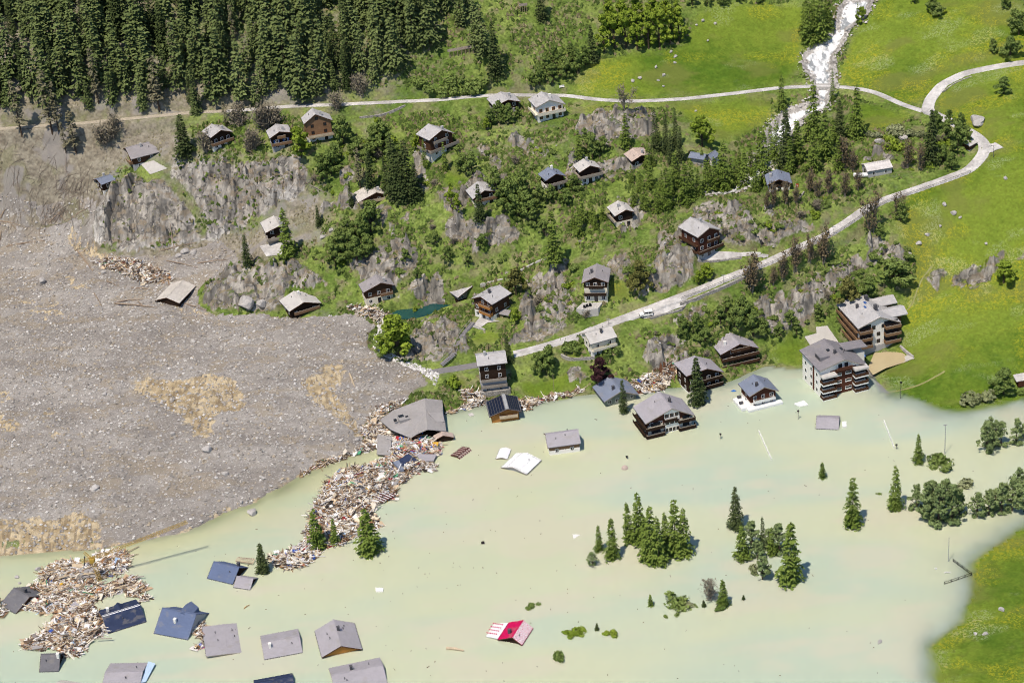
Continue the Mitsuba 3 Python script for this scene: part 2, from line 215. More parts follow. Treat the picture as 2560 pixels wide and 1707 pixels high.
scene['rubble_gravel'] = two({'type': 'diffuse', 'reflectance': proc(debris_colour)})
def water_colour(p, n, uv):
    a = fbm(p.x / 60, p.y / 22, 1.0, 3); b = fbm(p.x / 20 + 7, p.y / 9, 5.0, 3)
    c = mix((.475, .51, .36), (.405, .485, .385), smoothstep(.3, .7, a)); c = mix(c, (.505, .49, .385), smoothstep(.42, .72, b) * .6)
    c = mix((.40, .475, .42), c, smoothstep(.55, 1, uv.x))
    return mix(c, (.42, .425, .225), uv.y)
_murk = {'type': 'roughplastic', 'diffuse_reflectance': proc(water_colour), 'alpha': .035, 'int_ior': 1.33, 'nonlinear': False}
scene['murky_water'] = {'type': 'mask', 'opacity': proc(lambda p, n, uv: dr.clip(uv.x + (fbm(p.x / 6, p.y / 6, 3.0, 3) - .5) * .35 * uv.x * (1 - uv.x) * 4, 0, 1)), 'b': two(_murk)}
scene['muddy_water'] = two({'type': 'roughplastic', 'diffuse_reflectance': rgb(.44, .37, .225), 'alpha': .05, 'int_ior': 1.33})
scene['pond_water'] = two({'type': 'roughplastic', 'diffuse_reflectance': proc(lambda p, n, uv: mix((.008, .042, .048), (.02, .08, .074), fbm(p.x / 6, p.y / 4, 1.0, 3))), 'alpha': .04, 'int_ior': 1.33})
def torrent(p, n, uv):
    a = fbm(p.x / 1.6, p.y / 3.0, 1.0, 4); c = noise(p.x / .5, p.y / .8, 2.0)
    w = mix((.30, .33, .35), (.85, .87, .88), smoothstep(.30, .55, a)) * (.8 + .25 * c)
    b = mix((.25, .235, .215), (.56, .54, .51), noise(p.x / .9, p.y / .9, 7.0)) * (.55 + .7 * c)
    return mix(b, w, smoothstep(.45, .6, uv.x + (a - .5) * .5))
scene['white_water'] = two({'type': 'roughplastic', 'diffuse_reflectance': proc(torrent), 'alpha': .3})
def wall_stone(p, n, uv):
    v = voronoi((p.x + p.y) / .8, p.z / .45)
    return mix((.11, .10, .09), mix((.26, .25, .235), (.44, .425, .40), v[2]), smoothstep(.02, .16, v[1] - v[0]))
scene['stone_wall'] = two({'type': 'diffuse', 'reflectance': proc(wall_stone)})
def road_col(p, n, uv):
    return mix(mi.Color3f(.56, .55, .54), mi.Color3f(.40, .39, .38), smoothstep(.3, .7, fbm(p.x / 4, p.y / 4, 1.0, 4))) * (.86 + .28 * noise(p.x / .6, p.y / .6, 0.0))
scene['pale_asphalt'] = two({'type': 'diffuse', 'reflectance': proc(road_col)})
for k, c, amp in (('grey_asphalt', (.20, .195, .20), .2), ('concrete', (.47, .455, .43), .12), ('dirt_track', (.40, .36, .29), .25), ('trodden_grass', (.24, .245, .10), .3), ('boulder_rock', (.40, .385, .37), .35), ('bark', (.085, .065, .05), .3), ('pale_bark', (.25, .22, .19), .3), ('log_wood', (.28, .215, .16), .35), ('pale_wood', (.50, .41, .29), .25),
                  ('roof_pale', (.50, .485, .465), .10), ('roof_slate', (.42, .415, .42), .12), ('roof_grey', (.29, .275, .285), .13), ('roof_lilac', (.335, .322, .35), .12), ('roof_dark', (.145, .145, .16), .18), ('roof_ash', (.225, .215, .23), .18),
                  ('roof_steel', (.185, .215, .285), .10), ('roof_blue', (.115, .15, .25), .12), ('roof_navy', (.035, .048, .095), .2), ('roof_metal', (.60, .575, .56), .14), ('roof_white', (.76, .77, .79), .04), ('roof_pink', (.46, .375, .33), .15), ('roof_maroon', (.105, .05, .048), .2), ('roof_wreck', (.52, .49, .45), .22), ('roof_red', (.50, .012, .09), .15), ('roof_slab', (.325, .312, .31), .12),
                  ('dark_timber', (.034, .022, .016), .3), ('brown_timber', (.078, .043, .027), .28), ('tan_timber', (.22, .135, .08), .22), ('honey_timber', (.36, .17, .055), .2), ('orange_timber', (.42, .20, .055), .12), ('red_brown_board', (.088, .038, .026), .2), ('green_board', (.19, .215, .185), .1), ('grey_timber', (.30, .265, .225), .2), ('white_plaster', (.78, .765, .72), .06), ('cream_plaster', (.70, .655, .54), .07), ('grey_plaster', (.40, .40, .40), .1)):
    scene[k] = speck(c, amp) if not k.startswith('roof_') else roofing(c, amp)
for k, c in (('window_glass', (.02, .024, .03)),): scene[k] = two({'type': 'roughplastic', 'diffuse_reflectance': rgb(*c), 'alpha': .06})
for k, c in (('white_paint', (.78, .78, .77)), ('black_paint', (.02, .02, .022)), ('dark_steel', (.09, .09, .10)), ('grey_steel', (.33, .34, .35)), ('crane_yellow', (.42, .28, .06)), ('tarp_blue', (.05, .16, .45)), ('pale_blue', (.42, .55, .72)), ('red_paint', (.50, .03, .03)), ('tyre_black', (.015, .015, .016)), ('foam_green', (.55, .64, .40)), ('rust_mud', (.115, .045, .03)), ('shutter_blue', (.05, .11, .30)), ('brick_orange', (.45, .17, .06))): scene[k] = matte(*c)
scene['solar_glass'] = two({'type': 'roughplastic', 'diffuse_reflectance': rgb(.012, .016, .035), 'alpha': .1})
scene['painted'] = two({'type': 'diffuse', 'reflectance': {'type': 'mesh_attribute', 'name': 'vertex_color'}})
def leaf(c0, c1, s=7.0):
    return two({'type': 'diffuse', 'reflectance': proc(lambda p, n, uv: mix(c0, c1, .55 * noise(p.x / s, p.y / s, p.z / 30) + .45 * noise(p.x / .9, p.y / .9, p.z / .9)))})
for k, a, b in (('larch_leaf', (.072, .118, .020), (.185, .25, .055)), ('spruce_leaf', (.032, .056, .020), (.10, .125, .048)), ('forest_leaf', (.062, .092, .030), (.20, .25, .095)), ('dusty_leaf', (.11, .108, .066), (.24, .225, .145)),
                ('bright_leaf', (.12, .195, .022), (.27, .34, .05)), ('mid_leaf', (.085, .14, .034), (.215, .275, .08)), ('willow_leaf', (.105, .16, .058), (.27, .335, .145)), ('brown_leaf', (.10, .080, .048), (.225, .178, .108)), ('purple_leaf', (.018, .010, .012), (.07, .032, .036)), ('bronze_leaf', (.095, .105, .03), (.2, .195, .065)), ('grey_twig', (.15, .135, .10), (.29, .26, .19)), ('blossom_leaf', (.13, .16, .06), (.36, .38, .23))):
    scene[k] = leaf(a, b)
# ------------------------------------------------------------------ writing entries
from scipy.ndimage import distance_transform_edt, binary_dilation
def numbered(k):
    if k not in USED: USED[k] = 0; return k
    USED[k] += 1; return f'{k}_{USED[k]:03d}'
USED = {}
def put(name, mesh, mat, parent=None, smooth=False, uv=None, color=None, label=None, cat=None, group=None, kind=None):
    k = numbered((parent + '__' if parent else '') + name)
    scene[k] = mikit.ply(mesh, mat, smooth, uv, color)
    tag(k, label, cat, group, kind); return k
def tag(k, label=None, cat=None, group=None, kind=None):
    d = {a: b for a, b in (('label', label), ('category', cat), ('group', group), ('kind', kind)) if b}
    if d: labels[k] = d
def grid_mesh(zz, quads, uv=None, step=1):
    zz = zz[::step, ::step]; ny, nx = zz.shape
    i = np.arange(ny * nx).reshape(ny, nx)
    q = np.stack([i[:-1, :-1], i[:-1, 1:], i[1:, 1:], i[1:, :-1]], -1)[quads[::step, ::step][:-1, :-1]]
    u, inv = np.unique(q, return_inverse=True); q = inv.reshape(-1, 4)
    v = np.stack([GX[::step, ::step].ravel(), GY[::step, ::step].ravel(), zz.ravel()], -1)[u]
    a = zz.ravel()[u]
    f = np.vstack([q[:, [0, 1, 2]], q[:, [0, 2, 3]]])
    if uv is not None: uv = np.stack([c[::step, ::step].ravel()[u] for c in uv], -1)
    return (v, f), uv
def inside(w): return shapely.contains_xy(Polygon(w).buffer(0), GX, GY)
def dist_in(m): return distance_transform_edt(m) * STEP

# patches of pavement, pools and the stream lie in ground levelled for them
PATCH = [('driveway', 'concrete', "1874,752 1900,749 1926,786 1905,806 1866,802 1848,774 1876,766", .05), ('ramp', 'concrete', "2009,844 2083,816 2101,824 2036,837", .05), ('sunken_lane', 'grey_asphalt', "1990,842 2004,841 2011,872 2043,905 2020,901 1992,860", .05),
         ('terrace', 'concrete', "323,378 352,370 385,388 345,402", .1), ('forecourt', 'pale_asphalt', "1135,736 1108,722 1092,742 1085,752 1100,757 1120,742 1150,738", .06), ('yard', 'pale_asphalt', "596,566 655,556 650,586 612,590", .06),
         ('lay_by', 'pale_asphalt', "1500,715 1560,693 1572,703 1512,726 1480,733 1462,728", .05), ('turning_place', 'pale_asphalt', "2255,330 2285,328 2305,340 2280,350 2258,355", .05), ('house_lane', 'pale_asphalt', "1604,592 1630,578 1700,581 1765,586 1764,592 1690,592 1625,600", .07), ('parking_place', 'pale_asphalt', "1330,765 1355,752 1382,752 1370,768 1340,778", .06)]
ZR = Z.copy(); paved = np.zeros_like(Z)
for nm, mt, s, lift in PATCH:
    pb = Polygon(wpoly(s)).buffer(0).buffer(1.8); sel = shapely.contains_xy(pb, GX, GY); A_ = np.c_[GX[sel], GY[sel], np.ones(sel.sum())]
    co = np.linalg.lstsq(A_, Z[sel], rcond=None)[0]; pl = co[0] * GX + co[1] * GY + co[2] if nm not in ('lay_by', 'turning_place', 'house_lane', 'parking_place') else gaussian_filter(Z, 4)
    paved[sel] = 1; m = np.clip(gaussian_filter(sel.astype(float), 1.2) * 1.15, 0, 1); bend = .35 * gaussian_filter(Z, 9) + .65 * pl
    Z = Z * (1 - m) + bend * m; Z = np.where(road_near > .93, np.minimum(Z, ZR), Z); rockw *= 1 - m
MUD = wpoly("2008,812 2045,803 2077,801 2090,824 2062,838 2034,851 2005,869 1993,852")
paved0 = shapely.contains_xy(Polygon(MUD).buffer(5), GX, GY)
_mm = gaussian_filter(inside(MUD).astype(float), 1.0); _mz = float(np.median(zt(MUD[:, 0], MUD[:, 1]))) + .25
Z = Z * (1 - _mm) + np.minimum(Z, _mz - .4) * _mm
_md = gaussian_filter((lush > .7).astype(float), 8); Z -= .24 * np.exp(-(Z / .7) ** 2) * np.clip(_md * 2, 0, 1)
POND = wpoly("880,719 912,699 960,690 1000,684 1055,664 1110,655 1125,660 1060,682 1012,702 985,717 960,727 920,729")
m = gaussian_filter(inside(POND).astype(float), 1.0); Z = Z * (1 - m) + (np.minimum(Z, 3.9) - 2.2) * m
STREAM = Polygon(wpoly("1949,-4 1926,25 1921,58 1906,83 1864,110 1846,130 1846,155 1862,175 1872,198 1870,207 1880,230 1846,246 1814,253 1784,275 1764,300 1755,330 1745,372 1700,412 1630,424 1625,446 1700,442 1778,376 1790,335 1824,300 1850,268 1900,249 1906,214 1916,194 1912,133 1935,100 1950,65 1988,40 2004,-4")).buffer(.2)
sm = shapely.contains_xy(STREAM, GX, GY); sd = dist_in(sm)
Z -= 1.1 * np.clip(sd / 2.5, 0, 1) * (1 - road_near * .0)
rockw = np.maximum(rockw, .75 * np.clip(gaussian_filter(sm.astype(float), 2.0) * 1.6, 0, 1) * (1 - road_near))

paved[paved0] = 1
# ------------------------------------------------------------------ debris field of the landslide
DEB = wpoly("-60,1276 0,1280 50,1274 100,1268 220,1264 300,1249 425,1224 475,1199 520,1176 588,1154 613,1134 650,1117 695,1089 728,1069 763,1057 825,1042 838,1009 836,979 883,939 933,922 958,892 985,882 973,867 963,847 900,827 870,814 845,799 846,767 866,750 838,729 800,719 738,726 670,730 613,721 535,722 490,724 458,700 455,668 476,645 520,622 556,600 540,575 500,550 457,568 400,584 300,589 228,580 215,540 220,480 226,458 165,440 110,470 60,455 0,436 -60,430", 0.0)
dm = inside(DEB); dd = dist_in(dm)
_e1, _e2 = n3(6, 61), n3(1.8, 63)
tan = np.zeros_like(Z)
for s, v in (("312,875 430,885 470,868 530,872 560,905 555,950 500,955 480,1015 455,1012 440,985 395,950 380,935 320,910", 1.0), ("-20,1205 90,1195 200,1180 232,1212 225,1262 100,1270 -20,1280", 1.0), ("748,835 800,850 770,905 805,960 840,1000 815,1010 770,960 730,940 690,890 700,870 735,880", .95), ("150,520 230,545 250,585 300,600 270,610 190,585 165,560", .85),
             ("-20,958 25,960 52,985 40,1000 -20,990", .9), ("50,935 80,965 90,975 60,960", .9), ("105,995 125,1000 165,1035 140,1035", .9), ("145,625 170,645 205,670 185,680 150,650", .8), ("395,705 490,712 490,724 400,722", .6), ("40,690 140,700 150,740 50,735", .45), ("855,1000 900,985 905,1010 860,1030", .8), ("0,900 20,905 20,930 0,935", .8), ("105,930 120,945 125,965 100,960", .8)):
    tan = np.maximum(tan, v * mask(s, 1.5, 0.0))
edge = np.clip(1 - dd / 3.0, 0, 1) * (Z < .8)
_lobe = n3(30, 69, 3) + .6 * np.abs(meshkit.fbm(np.stack([GX / 26 + GY / 60, GY / 9, GX * 0 + 8], -1), 3, 70) - .5)
D = Z + .05 + (_lobe - .6) * 3.2 * np.clip(dd / 14, 0, 1) + 1.5 * (1 - np.exp(-dd / 3.5)) * np.clip(1.2 - Z / 12, .15, 1) + (_e1 - .5) * 1.5 * np.clip(dd / 6, 0, 1) + (_e2 - .5) * .4 * np.clip(dd / 2, 0, 1)
gully = tan * np.clip(dd / 4, 0, 1)
D -= gully * (.9 * np.abs(meshkit.fbm(np.stack([GX / 1.6, GY / 6, GX * 0 + 3], -1), 3, 67) - .5) * 3.2 + .3)
D = np.where(dm, D, Z - .5)
(dv, df), duv = grid_mesh(D, binary_dilation(dm, iterations=2), (np.clip(tan + .55 * edge, 0, 1), dd))
put('debris_field', (dv, df), 'rubble_gravel', smooth=True, uv=duv, kind='structure', label='broad grey fan of landslide gravel and mud burying the village', cat='debris field')
TOP = np.where(dm, D, Z)
def ztop(x, y): return sample(TOP, x, y)

# ------------------------------------------------------------------ hillside, mountain behind, lake, ponds, stream
keep = (Z > -3.2) & ~(dd > 6)
_rk = binary_dilation(rockw > .35, iterations=1)
(hv, hf), huv = grid_mesh(Z, keep & _rk, (rockw, lush))
put('rock_outcrops', (hv, hf), 'soil', uv=huv, kind='structure', label='grey cliffs and rock outcrops breaking through the slope', cat='rock')
(hv, hf), huv = grid_mesh(Z, keep & ~_rk, (rockw, lush))
put('hillside', (hv, hf), 'soil', smooth=True, uv=huv, kind='structure', label='mountainside of meadow, scrub and grey rock above the flood', cat='hillside')
_bx, _by = np.meshgrid(np.linspace(-900, 900, 76), np.linspace(250, 1700, 61))
_bz = np.where(_by > 880, 150 + (_by - 900) * .62 - .12 * _bx, -9.0) + 26 * (meshkit.fbm(np.stack([_bx / 120, _by / 120, _bx * 0], -1), 4, 71) - .5)
_side = np.clip((np.abs(_bx) - 262) / 60, 0, 1) * (_by > 520)
_bz = np.where((np.abs(_bx) > 262) & (_by < 905), np.clip((_by - 560) * .42, -9, 140), _bz)
_in = (np.abs(_bx) < 255) & (_by < 890); _bz[_in] = -9.0
_i = np.arange(_bx.size).reshape(_bx.shape); _q = np.stack([_i[:-1, :-1], _i[:-1, 1:], _i[1:, 1:], _i[1:, :-1]], -1).reshape(-1, 4)
put('mountain', (np.stack([_bx, _by, _bz], -1).reshape(-1, 3), _q), 'soil', smooth=True, uv=np.stack([_bx.ravel() * 0, _bx.ravel() * 0 + .3], -1), kind='structure', label='wooded mountain rising beyond the top of the slope', cat='mountain')
op = 1 - np.exp(-np.clip(-Z + .0 + .4 * (n3(5, 73) - .5) * np.clip(1 - np.abs(Z + .5) / .9, 0, 1) , 0, 9) / .40)
_mead = gaussian_filter((lush > .6).astype(float), 6) > .25
from scipy.ndimage import maximum_filter
_zm = maximum_filter(Z, 5)
op = np.where(_mead, 1 - np.exp(-np.clip(-_zm - .16 + .25 * (n3(9, 74) - .5) * np.clip(-_zm - .16, 0, .5) * 2, 0, 9) / .24), np.maximum(op, .55))
silt = np.clip(gaussian_filter(dm.astype(float), 22) * 1.5 + .25 * (n3(25, 75) - .42) + .22 * np.exp(-((GX + 20) / 70) ** 2 - ((GY - 590) / 45) ** 2), 0, .8)
(wv, wf), wuv = grid_mesh(Z * 0, ((Z < 1.0) & ~_mead | (_zm < -.13)) & (dd < 3), (op, silt), 2)
put('flood_lake', (wv, wf), 'murky_water', uv=wuv, kind='structure', label='pale green silty flood water covering the valley floor', cat='flood water')
def flat(name, w, z, mat, **kw):
    p = Polygon(w).buffer(0); v, f = trimesh.creation.triangulate_polygon(p, engine='earcut')
    return put(name, (np.c_[v, np.full(len(v), z)], f), mat, **kw)
flat('pond', Polygon(POND).buffer(1.2).exterior.coords, 3.6, 'pond_water', kind='structure', label='narrow turquoise pond dammed between the rocks', cat='pond')
flat('muddy_pool', MUD, _mz, 'muddy_water', kind='structure', label='ochre muddy pool in front of the garages', cat='pool')
(sv, sf), suv = grid_mesh(Z + .45 + .35 * (n3(1.3, 77, 3) - .5), binary_dilation(sm), (np.clip(sd / 3.2, 0, 1) * (1 - .25 * n3(6, 78)), sd))
put('mountain_stream', (sv, sf), 'white_water', smooth=True, uv=suv, kind='structure', label='foaming white torrent between boulders, passing under the road bridge', cat='stream')
def drape(name, w, mat, lift, **kw):
    p = Polygon(w).buffer(0); v, f = trimesh.creation.triangulate_polygon(p, engine='earcut')
    v, f = trimesh.remesh.subdivide_to_size(np.c_[v, v[:, 0] * 0], f, 1.2)
    v[:, 2] = zt(v[:, 0], v[:, 1]) + lift
    return put(name, (v, f), mat, smooth=True, **kw)
for nm, mt, s, lift in PATCH:
    drape(nm, wpoly(s), mt, lift + .16, kind='structure')
for nm, (w, z, hw) in ROADW.items():
    t = np.gradient(w, axis=0); t /= np.linalg.norm(t, axis=1, keepdims=True); nrm = np.stack([-t[:, 1], t[:, 0]], -1)
    offs = np.array([-hw - .25, -hw, hw, hw + .25]); dz = np.array([-.5, .07, .07, -.5])
    v = np.concatenate([np.c_[w + nrm * o, z + d] for o, d in zip(offs, dz)])
    n = len(w); i = np.arange(n - 1)
    f = np.vstack([np.stack([k * n + i, k * n + i + 1, (k + 1) * n + i + 1, (k + 1) * n + i], -1) for k in range(3)])
    f = f[:, ::-1]
    put(nm, (v, f), {'main_road': 'pale_asphalt', 'side_road': 'pale_asphalt', 'forest_track': 'dirt_track', 'lower_road': 'grey_asphalt'}[nm], kind='structure')

for nm, s_, wd in (('footpath', "1975,470 2000,520", .4), ('footpath', "2140,612 2118,640 2104,672 2096,700 2080,715 2066,725", .28), ('footpath', "2030,904 2060,898 2100,888 2140,870 2170,852", .35), ('footpath', "60,150 100,160", .3)):
    w = densify(wpoly(s_), 1.0); t = np.gradient(w, axis=0); t /= np.linalg.norm(t, axis=1, keepdims=True); nr = np.stack([-t[:, 1], t[:, 0]], -1); o = (meshkit.noise(np.c_[w / 2.5, w[:, 0] * 0], 3) * .7 + .6)[:, None] * wd
    a_, b_ = w - nr * o, w + nr * o; v = np.vstack([np.c_[a_, zt(a_[:, 0], a_[:, 1]) + .05], np.c_[w, zt(w[:, 0], w[:, 1]) + .07], np.c_[b_, zt(b_[:, 0], b_[:, 1]) + .05]]); n_ = len(w); i = np.arange(n_ - 1)
    put(nm, (v, np.vstack([np.stack([k * n_ + i, k * n_ + i + 1, (k + 1) * n_ + i + 1, (k + 1) * n_ + i], -1) for k in (0, 1)])[:, ::-1]), 'trodden_grass', kind='structure')
# ------------------------------------------------------------------ mesh pieces
class MB:
    def __init__(s): s.v, s.f, s.c, s.n = [], [], [], 0
    def add(s, v, f, c=None):
        v = np.asarray(v, float); f = np.asarray(f, int)
        if f.shape[1] == 4: f = np.vstack([f[:, [0, 1, 2]], f[:, [0, 2, 3]]])
        s.v.append(v); s.f.append(f + s.n); s.n += len(v)
        if c is not None: s.c.append(np.tile(c, (len(v), 1)))
        return s
    def box(s, c, ax, ay, az, col=None):
        c, ax, ay, az = (np.asarray(x, float) for x in (c, ax, ay, az))
        v = [c + i * ax + j * ay + k * az for i in (-1, 1) for j in (-1, 1) for k in (-1, 1)]
        f = [[0, 1, 3, 2], [4, 6, 7, 5], [0, 4, 5, 1], [2, 3, 7, 6], [0, 2, 6, 4], [1, 5, 7, 3]]
        if np.dot(np.cross(ax, ay), az) < 0: f = [q[::-1] for q in f]
        return s.add(v, f, col)
    def beam(s, a, b, w, h=None, col=None, up=(0, 0, 1)):
        a, b = np.asarray(a, float), np.asarray(b, float); d = b - a; L = np.linalg.norm(d); d /= L
        x = np.cross(d, up if abs(np.dot(d, up)) < .95 else (1, 0, 0)); x /= np.linalg.norm(x); y = np.cross(x, d)
        return s.box((a + b) / 2, d * L / 2, x * w / 2, y * (h or w) / 2, col)
    def tube(s, pts, r, sides=7, col=None):
        pts = np.asarray(pts, float); r = np.broadcast_to(r, (len(pts),)); t = np.gradient(pts, axis=0); t /= np.linalg.norm(t, axis=1, keepdims=True)
        a = np.cross(t, np.where(np.abs(t[:, 2:]) < .9, [0, 0, 1.], [1., 0, 0])); a /= np.linalg.norm(a, axis=1, keepdims=True); b = np.cross(t, a)
        g = np.arange(sides) * 2 * np.pi / sides
        v = pts[:, None] + r[:, None, None] * (np.cos(g)[None, :, None] * a[:, None] + np.sin(g)[None, :, None] * b[:, None])
        n = len(pts); i, j = np.meshgrid(np.arange(n - 1), np.arange(sides), indexing='ij')
        q = np.stack([i * sides + j, i * sides + (j + 1) % sides, (i + 1) * sides + (j + 1) % sides, (i + 1) * sides + j], -1).reshape(-1, 4)
        v = np.vstack([v.reshape(-1, 3), pts[:1], pts[-1:]]); k = np.arange(sides)
        caps = np.vstack([np.stack([k * 0 + n * sides, (k + 1) % sides, k, k], -1), np.stack([k * 0 + n * sides + 1, (n - 1) * sides + k, (n - 1) * sides + (k + 1) % sides, (n - 1) * sides + (k + 1) % sides], -1)])
        return s.add(v, np.vstack([q, caps]), col)
    def slab(s, pts, thick, col=None):
        p = np.asarray(pts, float); n = len(p); lo = p - [0, 0, thick]
        top = [[0, i, i + 1] for i in range(1, n - 1)]; f = top + [[n, n + i + 1, n + i] for i in range(1, n - 1)]
        for i in range(n):
            j = (i + 1) % n; f += [[i, n + i, n + j], [i, n + j, j]]
        nz = np.cross(p[1] - p[0], p[2] - p[0])[2]
        f = np.array(f)
        return s.add(np.vstack([p, lo]), f if nz > 0 else f[:, ::-1], col)
    def extrude(s, poly, o, ex, ey, ez, h, col=None):
        for g in getattr(poly, 'geoms', [poly]):
            if g.is_empty or g.area < 1e-4: continue
            m = trimesh.creation.extrude_polygon(g, h, engine='earcut'); v = m.vertices
            s.add(o + v[:, :1] * ex + v[:, 1:2] * ey + v[:, 2:] * ez, m.faces if np.dot(np.cross(ex, ey), ez) > 0 else m.faces[:, ::-1], col)
        return s
    def mesh(s): return (np.vstack(s.v), np.vstack(s.f))
    def put(s, name, mat, parent=None, **kw):
        if s.c and 'color' not in kw: kw['color'] = np.vstack(s.c)
        return put(name, s.mesh(), mat, parent, **kw)
def thing(name, label, cat, group=None):
    k = numbered(name); tag(k, label, cat, group); return k
UP = np.array([0, 0, 1.0])
rng = np.random.default_rng(7)

# ------------------------------------------------------------------ houses: ridge and eaves found from the survey, then built in their own frame
def solve_house(fr, A, B, L=None, R=None, G=None, gz=None, ez=None, pitch=None, ov=.8):
    A, B, L, R, G = (fp(fr, q) for q in (A, B, L, R, G))
    def at_zr(zr):
        a, b = at(A, zr), at(B, zr); d = b - a; ln = np.linalg.norm(d); d = d / ln; n = np.array([d[1], -d[0], 0])
        if pitch is None:
            l = hit_plane(L, a, d) if L else None; r = hit_plane(R, a, d) if R else None
            wl = -np.dot(l - a, n) if L else None; wr = np.dot(r - a, n) if R else None
            zl = l[2] if L else None; zr_ = r[2] if R else None
        else:
            tn = math.tan(math.radians(pitch)); q, sg = (R, 1) if R else (L, -1)
            nn = np.cross(d, n * sg - UP * tn); h = hit_plane(q, a, nn); w = np.dot(h - a, n * sg); wl = wr = w; zl = zr_ = zr - w * tn
            l = r = h
        if wl is None: wl, zl = wr, zr_
        if wr is None: wr, zr_ = wl, zl
        if ez is not None:
            e = (zl if (L and not (pitch is not None and R)) else zr_) - ez
        else:
            if pitch is None: h = hit_plane(G, a + d * ov, d)
            else: h = hit_plane(G, a + n * (1 if R else -1) * (wr - ov), n)
            e = h[2] - (gz if gz is not None else float(zt(h[0], h[1])))
        return e, dict(a=a, d=d, n=n, len=ln, wl=wl, wr=wr, zl=zl, zr=zr_, zt=zr, g=(h[2] if ez is None else None))
    zs = np.arange(.5, 90, .5); es = []
    prev = None; lo = hi = None
    for z in zs:
        e = at_zr(z)[0]
        if prev is not None and prev < 0 <= e: lo, hi = z - .5, z; break
        prev = e
    if lo is None: lo, hi = .5, 60
    for _ in range(40):
        m = (lo + hi) / 2
        if at_zr(m)[0] < 0: lo = m
        else: hi = m
    return at_zr((lo + hi) / 2)[1]
HOUSE = {}
def house(name, label, fr, pts, roof='roof_slate', wall='dark_timber', base='white_plaster', hb=2.4, ov=.8, front=(), win=3, side='', gz=None, ez=None, pitch=None, chim=(.35, .3, 1), winmat='white_paint', group=None, cat='house', deep=4.0, skip=(), wh=1.15, tw=.24, bal='tan_timber', vents=2, nobase=False, shutters=None, wallz=None, dirs='flr', sto=2.65, door=True):
    """pts: A, B, L, R, G. front: balconies as (height, u0, u1, depth) in fractions of the front's width; side: 'l' or 'r' walls that carry balconies."""
    H = solve_house(fr, *pts, gz=gz, ez=ez, pitch=pitch, ov=ov)
    a, d, n, ln, wl, wr, zl, zr, z1 = (H[k] for k in ('a', 'd', 'n', 'len', 'wl', 'wr', 'zl', 'zr', 'zt'))
    t = thing(name, label, cat, group)
    o = np.array([a[0], a[1], 0.0])
    g = H['g'] if H['g'] is not None else (wallz if wallz is not None else 0.0)
    HOUSE[t] = dict(H, g=g, o=o)
    P = lambda u, v, w: o + n * u + d * v + UP * w
    ol = or_ = ov
    chev = Polygon([(-wl, zl), (0, z1), (wr, zr), (wr, zr - tw), (0, z1 - tw), (-wl, zl - tw)])
    MB().extrude(chev, o, n, UP, d, ln).put('roof', roof, t)
    rf = t + '__roof'
    MB().box(P(0, ln / 2, z1 + .03), d * (ln / 2 + .02), n * .16, UP * .06).put('ridge_cap', roof, rf)
    for s_, w_, z_ in ((-1, wl, zl), (1, wr, zr)):      # barge boards on the front gable, gutters on the eaves
        e = P(s_ * w_, 0, z_); MB().beam(e - d * .03 - UP * .16, P(0, 0, z1) - d * .03 - UP * .16, .08, .26).put('barge_board', 'brown_timber' if 'timber' in wall else 'grey_timber', rf)
        MB().beam(P(s_ * (w_ + .05), .05, z_ - .14), P(s_ * (w_ + .05), ln - .05, z_ - .14), .13).put('gutter', 'dark_steel', rf)
    if chim:
        u = chim[0] * (wr if chim[0] > 0 else wl); zc = z1 - abs(u) * ((z1 - zr) / wr if u > 0 else (z1 - zl) / wl)
        MB().box(P(u, ln * chim[1], zc + .35), n * .38, d * .33, UP * .85).box(P(u, ln * chim[1], zc + 1.26), n * .46, d * .42, UP * .06).put('chimney', 'grey_plaster' if chim[2] == 1 else ('dark_steel' if chim[2] == 2 else 'white_plaster'), rf)
    for k in range(vents):
        u = (-.55 if k % 2 else .5) * (wl if k % 2 else wr) * rng.uniform(.6, 1); v = ln * rng.uniform(.2, .8); zc = z1 - abs(u) * ((z1 - zr) / wr if u > 0 else (z1 - zl) / wl)
        MB().tube([P(u, v, zc - .1), P(u, v, zc + .65)], .12, 6).put('vent_pipe', 'dark_steel', rf)
    lo = g - deep
    ul, ur = -wl + ol, wr - or_
    under = lambda u: z1 - tw - .01 - (abs(u) * (z1 - zl) / wl if u < 0 else abs(u) * (z1 - zr) / wr)
    body = Polygon([(ul, lo), (ur, lo), (ur, under(ur)), (0, under(0)), (ul, under(ul))])
    v0, v1 = ov, max(ln - ov * .8, ov + 1)
    o2 = o + d * v0
    split = g + hb
    upper = body.intersection(sbox(-99, split, 99, 999)); lower = body.intersection(sbox(-99, -99, 99, split))
    MB().extrude(upper, o2, n, UP, d, v1 - v0).put('wall', wall, t)
    if not lower.is_empty and not nobase:
        MB().extrude(lower.buffer(.04, join_style=2).intersection(sbox(-99, -99, 99, split)), o2 - d * .04, n, UP, d, v1 - v0 + .08).put('plinth', base, t)
    # windows
    def window(c, e, nr, w=1.0, h=wh, mat=winmat, door=False):
        k = MB().box(c, e * (w / 2 + .1), nr * .05, UP * (h / 2 + .1)).put('door' if door else 'window', 'brown_timber' if door else mat, t)
        MB().box(c + nr * .02, e * (w / 2), nr * .05, UP * (h / 2)).put('pane', 'window_glass', k)
        if not door and w < 1.6: MB().box(c + nr * .045, e * .035, nr * .04, UP * (h / 2 - .01)).put('mullion', mat, k)
        if shutters and not door:
            for s_ in (-1, 1): MB().box(c + e * s_ * (w / 2 + .36), e * .24, nr * .04, UP * (h / 2)).put('shutter', shutters, k)
    top = max(z1 - g, 2)
    lv = [1.35] + [hb + 1.45 + sto * i for i in range(6)] if hb > 1.6 else [1.45 + sto * i for i in range(6)]
